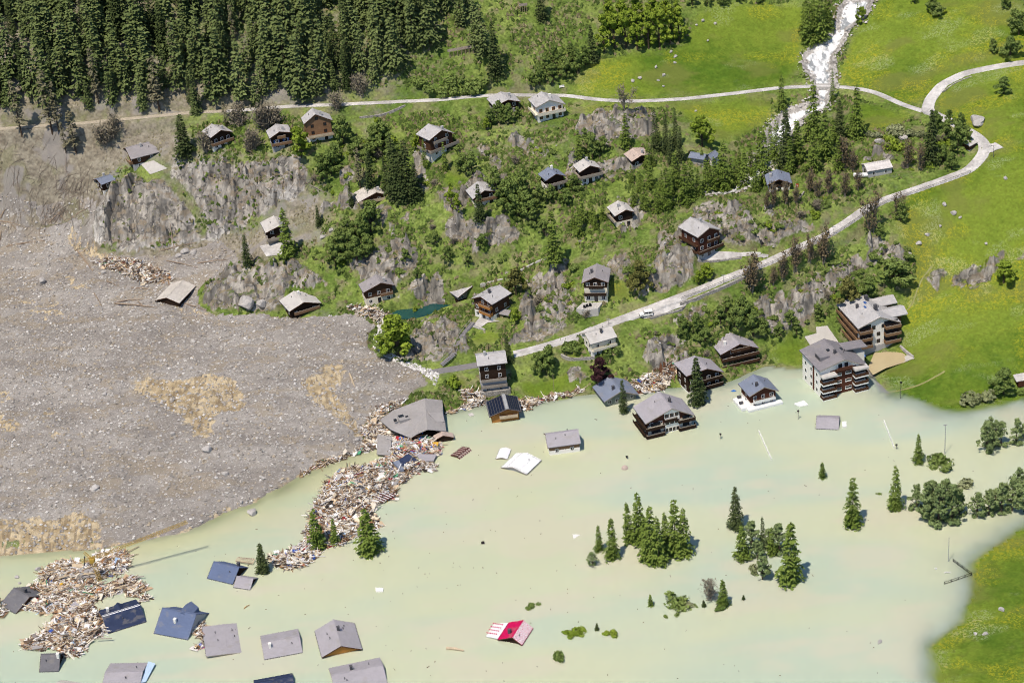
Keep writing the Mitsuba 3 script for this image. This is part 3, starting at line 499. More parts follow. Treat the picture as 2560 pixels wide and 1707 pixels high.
    if win:
        wd = ur - ul
        for li, w_ in enumerate(lv):
            zc = g + w_
            if zc < .5 and g <= 0.01: continue
            nn_ = win if li < 3 else max(1, win - 1)
            for i in range(nn_):
                u = ul + wd * (i + .5) / nn_ if nn_ > 1 else (ul + ur) / 2 * .4
                if zc + wh / 2 + .35 > under(u - .7) or zc + wh / 2 + .35 > under(u + .7): continue
                if (li, i) in skip: continue
                if 'f' in dirs:
                    if li == 0 and i == nn_ // 2 and g > .3 and door: window(P(u, v0 - .05, g + 1.05), n, -d, 1.0, 2.0, door=True)
                    else: window(P(u, v0 - .05, zc), n, -d)
        for sd, u, nr in (('l', ul - .05, -n), ('r', ur + .05, n)):
            if sd not in dirs: continue
            m = max(1, int((v1 - v0) / 3.6))
            for li, w_ in enumerate(lv):
                if g + w_ + wh / 2 + .3 > under(ul if sd == 'l' else ur): continue
                for i in range(m): window(P(u, v0 + (v1 - v0) * (i + .5) / m, g + w_), d, nr, .9)
    for bi, (hgt, u0, u1, dep) in enumerate(front):
        a0, a1 = ul + (ur - ul) * u0, ul + (ur - ul) * u1; zb = g + hgt; m = (a0 + a1) / 2; hw = (a1 - a0) / 2
        k = MB().box(P(m, v0 - dep / 2, zb), n * hw, d * dep / 2, UP * .09).put('balcony', bal, t)
        rl = MB().box(P(m, v0 - dep, zb + .6), n * hw, d * .05, UP * .42).box(P(a0 + .05, v0 - dep / 2, zb + .6), n * .05, d * dep / 2, UP * .42).box(P(a1 - .05, v0 - dep / 2, zb + .6), n * .05, d * dep / 2, UP * .42)
        rl.put('railing', bal, k)
        MB().box(P(m, v0 - dep, zb + 1.06), n * (hw + .04), d * .08, UP * .04).put('handrail', 'grey_timber', k)
    for sd in side:
        u = ul if sd[0] == 'l' else ur; sg = -1 if sd[0] == 'l' else 1; zb = g + (float(sd[1:]) if len(sd) > 1 else hb)
        k = MB().box(P(u + sg * .6, (v0 + v1) / 2, zb), n * .6, d * (v1 - v0) / 2, UP * .09).put('balcony', bal, t)
        MB().box(P(u + sg * 1.2, (v0 + v1) / 2, zb + .6), n * .05, d * (v1 - v0) / 2, UP * .42).put('railing', bal, k)
    return t
def hp(t, u, v, w):
    H = HOUSE[t]; return H['o'] + H['n'] * u + H['d'] * v + UP * w

house('chalet', 'long grey roofed timber chalet at the top of the bare slope beside the pale terrace', '00', ((1150, 1358), (1412, 1290), None, (1235, 1455), (1252, 1560)), 'roof_grey', 'brown_timber', 'grey_plaster', 2.2, pitch=24, win=2, front=((2.4, .05, .95, 1.2),), chim=(.2, .5, 1))
house('chalet', 'dark timber chalet with a long front balcony beside the dark spruce below the forest', '00', ((2028, 1195), (1940, 1138), (1935, 1265), (2140, 1210), (2030, 1360)), 'roof_slate', 'dark_timber', 'white_plaster', 2.0, front=((2.1, -.08, 1.08, 1.2),), win=3)
house('chalet', 'dark chalet with blue shutters and a pale stone plinth left of the tall brown house', '10', ((215, 1208), (180, 1138), (125, 1272), (330, 1215), (240, 1365)), 'roof_slate', 'dark_timber', 'grey_plaster', 1.8, front=((1.9, -.05, 1.05, 1.1), (4.4, .3, .75, .9)), win=2, shutters='shutter_blue')
house('chalet', 'tall light brown boarded house with rows of windows and a curved terrace', '10', ((543, 1050), (515, 992), (440, 1140), (703, 1105), (590, 1290)), 'roof_slate', 'tan_timber', 'white_plaster', 2.0, front=((2.2, .05, 1.12, 2.0),), win=2, winmat='brown_timber', bal='pale_wood', ov=.6)
house('chalet', 'brown chalet with white balconies and a white basement among the tall spruces', '10', ((1705, 1195), (1580, 1137), (1590, 1290), (1830, 1225), (1720, 1410)), 'roof_slate', 'brown_timber', 'white_plaster', 2.4, front=((2.5, -.1, 1.15, 1.6), (5.2, .12, .7, 1.0)), win=2, bal='grey_timber', side=('l2.5',))
house('chalet', 'broad grey roofed chalet half hidden by bushy trees beside the hillside road', 'a', ((790, 485), (605, 288), (440, 655), (1095, 530), (800, 830)), 'roof_slate', 'dark_timber', 'stone_wall', 2.0, win=3, chim=(.4, .55, 1))
house('chalet', 'white and orange timber house with a glazed gable right beside the hillside road', 'a', ((1800, 492), (1600, 285), (1468, 680), (2195, 590), (1830, 960)), 'roof_slate', 'white_plaster', 'white_plaster', 2.5, front=((2.6, -.02, 1.05, 1.5),), win=4, bal='cream_plaster', winmat='orange_timber', side=('l2.6',), chim=(.25, .45, 3))
house('chalet', 'dark chalet with a pale roof, wraparound balcony and white ground floor', 'b', ((1525, 432), (1350, 262), (1268, 598), (1805, 495), (1550, 850)), 'roof_pale', 'dark_timber', 'white_plaster', 2.7, front=((2.8, -.12, 1.14, 1.4),), side=('l2.8',), win=3, skip=((1, 0), (1, 1), (1, 2), (2, 0), (2, 1), (2, 2)), bal='grey_timber', chim=(.15, .75, 1))
house('chalet', 'dark chalet with blue grey roof and white ground floor, left of its pale twin', 'b', ((690, 632), (490, 465), (440, 803), (940, 690), (690, 1045)), 'roof_steel', 'dark_timber', 'white_plaster', 2.6, front=((2.7, -.05, 1.14, 1.4),), win=3, skip=((1, 0), (1, 1), (1, 2), (2, 0), (2, 1), (2, 2)), bal='grey_timber', chim=(.15, .75, 3))
house('cottage', 'weathered brown roofed cottage half hidden by the conifers of the wooded gully', 'c', ((575, 460), (410, 312), (388, 580), (770, 450), (520, 690)), 'roof_pink', 'dark_timber', 'stone_wall', 1.2, win=2)
house('cottage', 'blue grey roofed cottage wing in the wood, left part beside the gabled wing', 'c', ((1540, 392), (1850, 440), None, (1492, 500), (1500, 590)), 'roof_steel', 'grey_plaster', 'stone_wall', 1.0, pitch=26, win=1, chim=None, vents=0)
house('cottage', 'blue grey roofed gabled cottage wing in the wood with a dark doorway', 'c', ((1868, 455), (2025, 358), None, (1895, 588), (1905, 715)), 'roof_steel', 'white_plaster', 'white_plaster', 1.0, pitch=34, win=1, chim=None, vents=0, ov=.4)
house('chalet', 'blue grey roofed dark chalet above the rock face behind brown leafless trees', 'd', ((408, 655), (368, 500), (228, 740), (605, 715), (430, 830)), 'roof_steel', 'dark_timber', 'white_plaster', 1.4, win=3, chim=(-.6, .55, 1))
house('barn', 'long grey plastered barn with a pale corrugated roof at the right of the wooded hillside', 'd', ((1690, 428), (2075, 362), None, (1778, 530), (1778, 628)), 'roof_metal', 'grey_plaster', 'grey_plaster', 1.0, pitch=22, win=1, chim=None, vents=0, ov=.35, cat='barn')
house('shed', 'small boarded shed with a pale lean roof beside the hairpin bend', '30', ((1806, 1318), (1880, 1278), None, (1850, 1346), (1852, 1388)), 'roof_pale', 'brown_timber', 'grey_plaster', .4, pitch=14, win=0, chim=None, vents=0, ov=.4, cat='shed')
house('chalet', 'small dark barn with a ribbed grey roof on the brink above the debris field', '01', ((885, 78), (1108, -3), None, (940, 125), (957, 232)), 'roof_steel', 'dark_timber', 'white_plaster', 2.1, pitch=20, win=2, chim=(-.3, .35, 1))
house('chalet', 'pale roofed chalet with a balcony above the gravel yard, left of the tall larch', '11', ((210, 507), (160, 412), (87, 570), (300, 535), (200, 650)), 'roof_pale', 'dark_timber', 'grey_timber', 1.2, front=((1.4, -.1, 1.1, 1.4),), win=2, bal='grey_timber')
house('chalet', 'battered chalet with a pale torn roof and broken balcony frame under the dark spruces', '11', ((1105, 198), (1060, 112), (938, 290), (1188, 215), (1090, 296)), 'roof_wreck', 'brown_timber', 'grey_timber', 1.0, front=((1.2, -.05, 1.05, 1.5),), win=3, bal='pale_wood')
house('chalet', 'dark chalet with a pale roof partly hidden by a pointed spruce in mid slope', '11', ((2098, 180), (2030, 98), (1990, 262), (2230, 188), (2110, 310)), 'roof_slate', 'dark_timber', 'cream_plaster', 1.8, win=2, front=((2.0, 0, 1, 1.0),))
house('chalet', 'red brown timber house on a cream ground floor between the rock and the turquoise pond', '11', ((1147, 1027), (1100, 950), (985, 1118), (1270, 1048), (1130, 1212)), 'roof_grey', 'brown_timber', 'cream_plaster', 2.6, front=((2.8, .55, 1, 1.0),), win=3)
house('chalet', 'low house with a broad pale grey roof and tan wall right of the turquoise pond', 'e', ((785, 352), (478, 145), (435, 625), (1075, 405), (640, 660)), 'roof_slate', 'grey_timber', 'dark_timber', .6, win=3, chim=(.3, .5, 3))
house('chalet', 'red brown chalet with two orange balconies and a white ground floor above the stairway', 'e', ((985, 600), (1470, 315), (745, 655), (1270, 800), (1080, 1135)), 'roof_slate', 'brown_timber', 'white_plaster', 2.4, front=((2.5, .38, 1.02, 1.3), (5.1, .38, 1.02, 1.3)), win=3, bal='honey_timber', chim=(.1, .4, 2))
house('chalet', 'dark chalet half buried at the edge of the gravel beside a huge smooth boulder', '11', ((440, 1205), (345, 1103), (305, 1292), (600, 1212), (430, 1322)), 'roof_pale', 'dark_timber', 'dark_timber', .5, win=3, front=((1.2, .1, 1.0, 1.0),), chim=(.1, .7, 3))
house('chalet', 'small dark chalet on a tall white plinth above a pale concrete block', '21', ((1047, 357), (970, 273), (945, 417), (1130, 378), (1040, 520)), 'roof_pale', 'dark_timber', 'cream_plaster', 2.7, win=2, skip=((1, 1), (2, 0), (2, 1)), side=('l2.7',), bal='grey_timber', chim=(-.3, .5, 1))
house('chalet', 'large dark red brown chalet with carved balconies standing on the cliff above the road', '21', ((1815, 520), (1635, 425), (1705, 612), (1930, 543), (1800, 785)), 'roof_slate', 'red_brown_board', 'grey_plaster', 2.6, front=((2.7, -.08, 1.08, 1.5), (5.4, .4, .95, 1.0)), side=('l2.7', 'l5.2'), win=3, bal='brown_timber', chim=(.2, .6, 1))
house('chalet', 'narrow tall chalet with dark gable over cream floors and a pale terrace below', '21', ((757, 978), (780, 850), (638, 1032), (885, 1025), (770, 1197)), 'roof_grey', 'dark_timber', 'cream_plaster', 5.0, front=((2.6, 0, .97, 1.1), (5.2, .22, .85, 1.0)), win=3, bal='dark_timber', chim=(-.3, .45, 2), ov=.7)
wh = house('house', 'white plastered house with a cream roof and slate grey basement beside the climbing road', 'f', ((605, 515), (1260, 330), None, (805, 775), (838, 1105)), 'roof_pale', 'cream_plaster', 'white_plaster', 2.5, pitch=27, win=3, chim=(.3, .55, 2), side=('r2.6',), bal='cream_plaster', ov=.55)
house('chalet', 'large timber chalet with three stacked balconies and a white basement at the flood edge', 'g', ((1330, 470), (1075, 182), (955, 680), (1705, 545), (1330, 930)), 'roof_lilac', 'brown_timber', 'white_plaster', 1.6, gz=0, front=((1.7, -.05, 1.06, 1.4), (4.3, -.03, 1.06, 1.3), (6.8, .25, .8, 1.0)), side=('l1.7',), win=5, bal='brown_timber', chim=(-.55, .35, 3))
house('chalet', 'dark timber chalet in the flood behind the big green spruce', 'g', ((690, 950), (430, 695), (285, 1100), (1020, 1020), (720, 1325)), 'roof_lilac', 'dark_timber', 'white_plaster', .5, gz=0, front=((.6, .3, 1.02, 1.3), (3.1, .3, 1.02, 1.2)), win=4, bal='dark_timber', chim=None)
t37 = house('chalet', 'blue roofed chalet with white balcony and white terrace half drowned in the lake', 'g', ((1815, 1308), (1590, 1058), (1515, 1495), (2095, 1385), (1760, 1672)), 'roof_steel', 'red_brown_board', 'white_plaster', 1.9, gz=0, front=((2.0, .1, .9, 1.2),), win=3, bal='white_paint', chim=(-.3, .3, 2))
house('house', 'grey house flooded to its windows under solid slate roof with dark plinth of stone and open timber gallery', '12', ((2015, 122), (2290, 88), None, (2043, 225), (2085, 480)), 'roof_slate', 'dark_timber', 'grey_plaster', 5.0, pitch=24, win=2, side=('r4.9', 'r2.6'), bal='grey_timber', chim=(.1, .3, 1))
labels[[k for k in labels if 'open timber gallery' in labels[k].get('label', '')][0]]['label'] = 'grey plastered house with dark timber gallery on a tall stone plinth above the shore'
s33 = house('barn', 'honey coloured timber barn covered with solar panels standing in the flood', 'l', ((575, 408), (510, 163), (285, 535), (805, 440), (550, 603)), 'roof_dark', 'honey_timber', 'honey_timber', .3, gz=0, front=((1.5, .28, .95, .9),), win=0, bal='pale_wood', chim=None, vents=0, cat='barn')
house('house', 'green boarded house with a wide steel blue roof flooded next to a dark spruce', 'm', ((725, 452), (490, 158), (395, 660), (1075, 515), (560, 725)), 'roof_steel', 'green_board', 'green_board', .3, gz=0, win=4, chim=(-.25, .3, 2), dirs='f', sto=2.4)
t35 = house('chalet', 'large flooded chalet with white central gable, dark balconies and a broad lilac grey roof', 'm', ((1725, 788), (1470, 460), (1205, 1090), (2170, 920), (1700, 1238)), 'roof_lilac', 'red_brown_board', 'cream_plaster', .5, gz=0, front=((.35, -.06, .36, 1.6), (3.0, -.06, .36, 1.6), (4.2, .38, .66, 1.0), (.35, .68, 1.06, 1.6), (3.0, .68, 1.06, 1.4)), side=('l.35', 'l3'), win=5, bal='dark_timber', chim=(.15, .45, 2))
b38 = house('house', 'small white and timber house standing in open flood water, grey roof sloping to the front', 'l', ((1195, 810), (1735, 735), None, (1240, 1040), (1285, 1160)), 'roof_lilac', 'tan_timber', 'white_plaster', 1.55, gz=0, pitch=30, win=3, chim=None, vents=3, dirs='r', ov=.5)
ap1 = house('apartment_building', 'four storey white apartment block with brown balconies above a row of garages', 'h', ((1180, 405), (870, 70), (870, 570), (1470, 475), (1130, 880)), 'roof_slate', 'white_plaster', 'grey_plaster', 2.3, front=((2.9, -.03, .30, 1.8), (5.6, -.03, .30, 1.8), (8.3, -.03, .30, 1.8), (2.9, .64, 1.04, 1.8), (5.6, .64, 1.04, 1.8), (8.3, .64, 1.04, 1.8)), side=('l2.9', 'l5.6', 'l8.3'), win=5, bal='tan_timber', winmat='brown_timber', chim=(-.45, .6, 2), cat='apartment building')
ap2 = house('apartment_building', 'white apartment block with a brown boarded front and boxed balconies standing in the flood', 'h', ((680, 1000), (390, 705), (330, 1165), (1005, 1080), (680, 1452)), 'roof_ash', 'white_plaster', 'white_plaster', .3, gz=0, win=0, front=(), chim=(-.1, .35, 2), cat='apartment building', vents=3)
# details of the two apartment blocks, the barn and the drowned chalets
H = HOUSE[ap2]; wl, wr = H['wl'] - .8, H['wr'] - .8; zt2 = H['zt']
P = lambda u, v, w: hp(ap2, u, v, w)
n, d = H['n'], H['d']
MB().box(P((wr - wl) / 2 * .3, .72, 4.5), n * (wl + wr) * .30, d * .06, UP * 4.5).put('cladding', 'red_brown_board', ap2)
for i, (u0, u1) in enumerate(((-wl - .3, -wl * .42), (wr * .42, wr + .4))):
    for k in range(3):
        z0 = .1 + 2.75 * k; m, hw = (u0 + u1) / 2, (u1 - u0) / 2
        b = MB().box(P(m, -.35, z0), n * hw, d * 1.15, UP * .3).put('balcony', 'white_paint', ap2)
        MB().box(P(m, -1.48, z0 + .68), n * hw, d * .05, UP * .5).box(P(u0 + .05, -.35, z0 + .68), n * .05, d * 1.1, UP * .5).box(P(u1 - .05, -.35, z0 + .68), n * .05, d * 1.1, UP * .5).put('railing', 'brown_timber', b)
        MB().box(P(m, .70, z0 + 1.3), n * (hw - .3), d * .08, UP * 1.0).put('glazing', 'window_glass', b)
    MB().box(P(m, -.35, 8.35), n * (hw + .1), d * 1.25, UP * .3).put('balcony_roof', 'roof_pale', ap2)
for k in range(3):
    for u in (-wl * .22, wr * .22):
        w_ = MB().box(P(u, .6, 1.55 + 2.75 * k), n * 1.1, d * .06, UP * .55).put('window', 'white_paint', ap2)
        MB().box(P(u, .57, 1.75 + 2.75 * k), n * 1.0, d * .06, UP * .32).put('pane', 'window_glass', w_)
b = MB().box(P(0, .2, 9.0), n * 2.6, d * .7, UP * .1).put('balcony', 'brown_timber', ap2)
MB().box(P(0, -.45, 9.55), n * 2.6, d * .06, UP * .5).put('railing', 'red_brown_board', b)
for u in (-1.2, .9):
    w_ = MB().box(P(u, .72, 10.1), n * .8, d * .06, UP * .9).put('window', 'white_paint', ap2); MB().box(P(u, .70, 10.1), n * .66, d * .06, UP * .8).put('pane', 'window_glass', w_)
for v in (3.5, 7.5, 11.5):
    for k in range(3):
        w_ = MB().box(P(-wl - .03, v, 1.7 + 2.75 * k), d * .6, n * .05, UP * .7).put('window', 'white_paint', ap2); MB().box(P(-wl - .06, v, 1.7 + 2.75 * k), d * .48, n * .05, UP * .58).put('pane', 'window_glass', w_)
MB().box(P(-wl - .03, 6.0, 4.6), d * .55, n * .05, UP * 4.4).put('cladding', 'red_brown_board', ap2)
sl = lambda u: zt2 - abs(u) * ((zt2 - H['zl']) / H['wl'] if u < 0 else (zt2 - H['zr']) / H['wr'])
u = -H['wl'] * .55
dm_ = MB().box(P(u, H['len'] * .42, sl(u) + .35), n * 1.6, d * 1.9, UP * .7).put('dormer', 'roof_ash', ap2); MB().box(P(u - 1.0, H['len'] * .42, sl(u) + .35), n * .7, d * 1.5, UP * .5).put('pane', 'window_glass', dm_)
for u, v in ((-.2, .55), (.35, .6)):
    u *= H['wl']; MB().box(P(u, H['len'] * v, sl(u) + .03), n * .5, d * .7, UP * .08).put('skylight', 'window_glass', ap2)
MB().slab([P(H['wr'] * .5, H['len'] * .55, sl(H['wr'] * .5) + .25), P(H['wr'] + 4.0, H['len'] * .55, sl(H['wr'] * .6)), P(H['wr'] + 4.0, H['len'] * .88, sl(H['wr'] * .6)), P(H['wr'] * .5, H['len'] * .88, sl(H['wr'] * .5) + .25)], .3).put('side_roof', 'roof_ash', ap2)
MB().box(P(H['wr'] + 1.2, H['len'] * .72, 3.6), n * 2.0, d * H['len'] * .13, UP * 4.2).put('side_wing', 'white_plaster', ap2)
H = HOUSE[ap1]; n, d = H['n'], H['d']; P = lambda u, v, w: hp(ap1, u, v, w)
g1, wl, wr, zt2 = H['g'], H['wl'] - .8, H['wr'] - .8, H['zt']
for i in range(5):
    u = -wl + (wl + wr) * (i + .5) / 5; MB().box(P(u, .70, g1 + 1.1), n * (wl + wr) / 11.5, d * .06, UP * 1.05).put('garage_door', 'grey_plaster', ap1)
for sgn, u0, u1 in ((-1, -wl - .2, -wl + (wl + wr) * .31), (1, wr - (wl + wr) * .37, wr + .2)):
    for k in range(3): MB().box(P((u0 + u1) / 2, .71, g1 + 4.15 + 2.7 * k), n * (u1 - u0) / 2 * .92, d * .05, UP * .98).put('glazing', 'window_glass', ap1)
for k in range(3): MB().box(P(-wl - .04, H['len'] / 2, g1 + 4.15 + 2.7 * k), d * H['len'] * .38, n * .05, UP * .9).put('glazing', 'window_glass', ap1)
for v in (.34, .80):
    vv = H['len'] * v; zz = zt2 - .22 * H['wr']
    MB().extrude(Polygon([(-3.2, zz - 1.0), (0, zz + .35), (3.2, zz - 1.0), (3.2, zz - 1.3), (0, zz + .05), (-3.2, zz - 1.3)]), np.array([H['o'][0], H['o'][1], 0]) + d * vv + n * 1.5, d, UP, n, H['wr'] + 2.2).put('cross_gable_roof', 'roof_slate', ap1)
    MB().box(P(H['wr'] * .6 + 1.4, vv, (g1 + zz - 1.2) / 2), n * H['wr'] * .42, d * 2.6, UP * (zz - 1.2 - g1) / 2).put('bay', 'brown_timber', ap1)
for u, v in ((-.18, .5), (-.05, .62)): MB().box(P(u * wl, H['len'] * v, zt2 - abs(u) * wl * .42 + .05), n * .5, d * .7, UP * .1).put('skylight', 'shutter_blue', ap1)
for u, v in ((.1, .72), (.12, .32)): MB().box(P(u * wl, H['len'] * v, zt2 + .5), n * .5, d * .6, UP * 1.0).put('chimney', 'dark_steel', ap1)
H = HOUSE[s33]; n, d = H['n'], H['d']; P = lambda u, v, w: hp(s33, u, v, w)
for sgn, w_, ze in ((-1, H['wl'], H['zl']), (1, H['wr'], H['zr'])):
    sl_ = np.array(n * sgn * w_ - UP * (H['zt'] - ze)); L_ = np.linalg.norm(sl_); e = sl_ / L_; nr = np.cross(e, d) * -sgn; nr = nr if nr[2] > 0 else -nr
    nu, nv = 6, 6
    for i in range(nu):
        for j in range(nv):
            c = P(0, 0, H['zt']) + e * (.7 + (L_ - .9) * (i + .5) / nu) + d * (.2 + (H['len'] - .4) * (j + .5) / nv) + nr * .06
            MB().box(c, e * ((L_ - .9) / nu / 2 - .045), d * ((H['len'] - .4) / nv / 2 - .03), nr * .04).put('solar_panel', 'solar_glass', s33 + '__roof')
MB().box(P(0, H['len'] / 2, H['zt'] + .08), n * .5, d * H['len'] / 2, UP * .05).put('ridge_strip', 'grey_steel', s33 + '__roof')
H = HOUSE[t37]; P = lambda u, v, w: hp(t37, u, v, w); n, d = H['n'], H['d']
tr = MB().box(P(-H['wl'] - .6, H['len'] * .42, .55), n * 2.0, d * H['len'] * .40, UP * .5).box(P(-.3, -.5, .45), n * (H['wl'] + .6), d * .9, UP * .4).put('terrace', 'white_paint', t37)
for u, v in ((-H['wl'] - 1.5, 3), (-H['wl'] - .6, 6.5)): MB().box(P(u, v, 1.4), n * .6, d * .4, UP * .35).put('table', 'dark_steel', tr)
H = HOUSE[t35]; P = lambda u, v, w: hp(t35, u, v, w); n, d = H['n'], H['d']; cw = (H['wl'] + H['wr']) * .15
MB().extrude(Polygon([(-cw, -1), (cw, -1), (cw, H['zt'] - .45 - cw * .42), (0, H['zt'] - .45), (-cw, H['zt'] - .45 - cw * .42)]), H['o'] + d * .50, n, UP, d, .2).put('white_gable', 'white_plaster', t35)
for zz, m in ((.95, 4), (6.1, 3), (3.6, 3)):
    for i in range(m):
        w_ = MB().box(P(-cw + 2 * cw * (i + .5) / m, .48, zz), n * cw / m * .78, d * .05, UP * .62).put('window', 'brown_timber', t35); MB().box(P(-cw + 2 * cw * (i + .5) / m, .45, zz), n * cw / m * .55, d * .05, UP * .5).put('pane', 'window_glass', w_)
for u0, u1 in ((-H['wl'] + .9, -cw - .3), (cw + .3, H['wr'] - .9)): MB().box(P((u0 + u1) / 2, .66, 1.6), n * (u1 - u0) / 2, d * .05, UP * 2.3).put('cream_wall', 'cream_plaster', t35); MB().box(P((u0 + u1) / 2, .60, 1.6), n * (u1 - u0) / 3.4, d * .05, UP * .7).put('glazing', 'window_glass', t35); MB().box(P((u0 + u1) / 2, .60, 4.1), n * (u1 - u0) / 3.4, d * .05, UP * .6).put('glazing', 'window_glass', t35)
H = HOUSE[wh]; P = lambda u, v, w: hp(wh, u, v, w); n, d = H['n'], H['d']
MB().box(P(H['wr'] - .40, H['len'] / 2, H['g'] - 1.6), n * .10, d * (H['len'] / 2 - .5), UP * 2.2).put('basement', 'grey_plaster', wh)

if 0: pass
# ------------------------------------------------------------------ trees
def cards(c, out, ln, wd, droop, r, tw=.5):
    """Leaf sprays: one folded pair of triangles each, root c, heading out, length ln, half width wd."""
    n = len(c); out = out / np.linalg.norm(out, axis=1, keepdims=True)
    side = np.cross(out, [0, 0, 1.0]); side /= np.linalg.norm(side, axis=1, keepdims=True) + 1e-9
    side = side + tw * (r.random((n, 3)) - .5); up = np.cross(side, out)
    tip = c + out * ln[:, None] - np.array([0, 0, 1.]) * (droop * ln)[:, None]
    mid = c + out * (ln * .45)[:, None] + up * (ln * .1)[:, None]
    a = mid + side * wd[:, None] - np.array([0, 0, 1.]) * (wd * .35)[:, None]; b = mid - side * wd[:, None] - np.array([0, 0, 1.]) * (wd * .35)[:, None]
    v = np.stack([c, a, tip, b], 1).reshape(-1, 3); k = np.arange(n) * 4
    return v, np.vstack([np.stack([k, k + 1, k + 2], -1), np.stack([k, k + 2, k + 3], -1)])
def conifer(seed, H=18.0, R=3.0, levels=30, per=8, bare=.08, dens=1.0, droop=.35, taper=.85, ragged=.35, wide=1.0):
    r = np.random.default_rng(seed); C, O, L, W, D = [], [], [], [], []
    for i in range(levels):
        t = bare + (1 - bare) * (i + r.random() * .6) / levels
        if t > .985: continue
        rad = R * (1 - t) ** taper * (.92 if t > bare + .1 else .75) + .22
        m = max(4, int(per * (.6 + .7 * (1 - t))))
        for j in range(m):
            az = 2 * np.pi * (j + r.random()) / m; q = rad * r.uniform(1 - ragged, 1.12)
            if r.random() > dens: continue
            o = np.array([math.cos(az), math.sin(az), 0]); z = t * H
            ns = max(2, int(q / .8))
            for s in range(ns):
                f = (s + .55) / ns; p = o * q * f + UP * (z - droop * q * f * f + .1 * q * f)
                sw = .42 * q * (1 - .62 * f) / 1.2
                for sg in (-1, 1):
                    dv = o * .8 + np.array([-o[1], o[0], 0]) * sg * r.uniform(.35, .95)
                    C.append(p + r.normal(0, .08, 3)); O.append(dv); L.append(min(.6 + sw * .8, 1.6) * r.uniform(.75, 1.3) * wide); W.append(r.uniform(.24, .44) * wide); D.append(r.uniform(.1, .55))
    for s in range(8): C.append(UP * (H * (.965 + .004 * s))); O.append(np.array([r.normal(), r.normal(), 1.4])); L.append(.55); W.append(.13); D.append(0)
    v, f = cards(np.array(C), np.array(O), np.array(L), np.array(W), np.array(D), r)
    lean = r.normal(0, .012, 2)
    tr = MB().tube([(0, 0, -1.5), (0, 0, 0), (lean[0] * H * .5, lean[1] * H * .5, H * .5), (lean[0] * H, lean[1] * H, H * .98)], [.32, .28, .16, .03], 6).mesh()
    v[:, :2] += lean * v[:, 2:3]
    return (v, f), tr
def leafball(seed, blobs, n, ls=.42, shell=.55):
    """Leaf faces over a set of blobs (centre, radius)."""
    r = np.random.default_rng(seed); C = []; N = []
    w = np.array([b[1] ** 2 for b in blobs]); k = r.choice(len(blobs), n, p=w / w.sum())
    d = r.normal(size=(n, 3)); d /= np.linalg.norm(d, axis=1, keepdims=True)
    c = np.array([b[0] for b in blobs])[k]; q = np.array([b[1] for b in blobs])[k]
    rad = q * (shell + (1 - shell) * r.random(n) ** .5) * r.uniform(.85, 1.12, n)
    p = c + d * rad[:, None] * [1, 1, .85]
    nn = d + r.normal(0, .55, (n, 3)); nn /= np.linalg.norm(nn, axis=1, keepdims=True)
    a = np.cross(nn, r.normal(size=(n, 3))); a /= np.linalg.norm(a, axis=1, keepdims=True); b = np.cross(nn, a)
    s = ls * r.uniform(.6, 1.4, n)[:, None]
    v = np.stack([p + a * s, p + b * s * .8, p - a * s * .9, p - b * s * .75], 1).reshape(-1, 3); i = np.arange(n) * 4
    return v, np.vstack([np.stack([i, i + 1, i + 2], -1), np.stack([i, i + 2, i + 3], -1)])
def broadleaf(seed, H=9.0, R=3.4, n=2600, low=.12, ls=.27, tall=1.0):
    r = np.random.default_rng(seed); blobs = []
    for i in range(30):
        t = low + (1 - low) * r.random(); az = r.random() * 7; q = R * math.sin(math.pi * min(.93, .22 + .74 * t)) * r.uniform(.35, .95)
        blobs.append((np.array([math.cos(az) * q, math.sin(az) * q, t * H * .92 + .3]), R * r.uniform(.12, .30)))
    blobs.append((np.array([0, 0, H * .55]), R * .45)); blobs.append((np.array([0, 0, H * .8]), R * .34))
    leaves = leafball(seed, blobs, n, ls)
    tr = MB().tube([(0, 0, -1.2), (0, 0, H * .3), (.1, .1, H * .75)], [.22, .17, .06], 6)
    for b, q in blobs[:6]: tr.tube([(0, 0, H * .22), tuple(b * [.5, .5, .75]), tuple(b)], [.1, .07, .03], 5)
    return leaves, tr.mesh()
def baretree(seed, H=9.0, R=2.2, n=800, ls=.17):
    r = np.random.default_rng(seed); tr = MB(); ends = []
    for s in range(3 + seed % 2):
        top = np.array([r.normal(0, R * .3), r.normal(0, R * .3), H * r.uniform(.8, 1)]); base = np.array([r.normal(0, .3), r.normal(0, .3), -1.0])
        tr.tube([base, (base + top) / 2 + r.normal(0, .2, 3), top], [.13, .09, .03], 5)
        for j in range(26):
            t = r.uniform(.2, .97); p = base + (top - base) * t; az = r.random() * 7; q = R * (1.15 - .75 * t) * r.uniform(.5, 1)
            e = p + np.array([math.cos(az) * q, math.sin(az) * q, q * r.uniform(.6, 1.3)]); tr.tube([p, (p + e) / 2 - [0, 0, .1 * q], e], [.045, .03, .012], 3); ends.append((p, e))
    k = r.integers(0, len(ends), n); t = r.random(n)[:, None]
    p = np.array([e[0] for e in ends])[k] * (1 - t) + np.array([e[1] for e in ends])[k] * t + r.normal(0, .22, (n, 3))
    d = r.normal(0, 1, (n, 3)) + [0, 0, .9]
    v, f = cards(p, d, r.uniform(.3, .8, n), r.uniform(.05, ls, n), np.zeros(n), r, 1.2)
    return (v, f), tr.mesh()
def bushmesh(seed, R=1.6, n=560, ls=.22, flat=.75):
    r = np.random.default_rng(seed); bl = [(np.array([r.normal(0, R * .42), r.normal(0, R * .42), R * flat * r.uniform(.25, .75)]), R * r.uniform(.35, .55)) for _ in range(7)]
    lv = leafball(seed, bl, n, ls); tr = MB()
    for b, q in bl[:5]: tr.tube([(0, 0, -.6), tuple(b)], [.07, .02], 4)
    return lv, tr.mesh()
KIND = {}
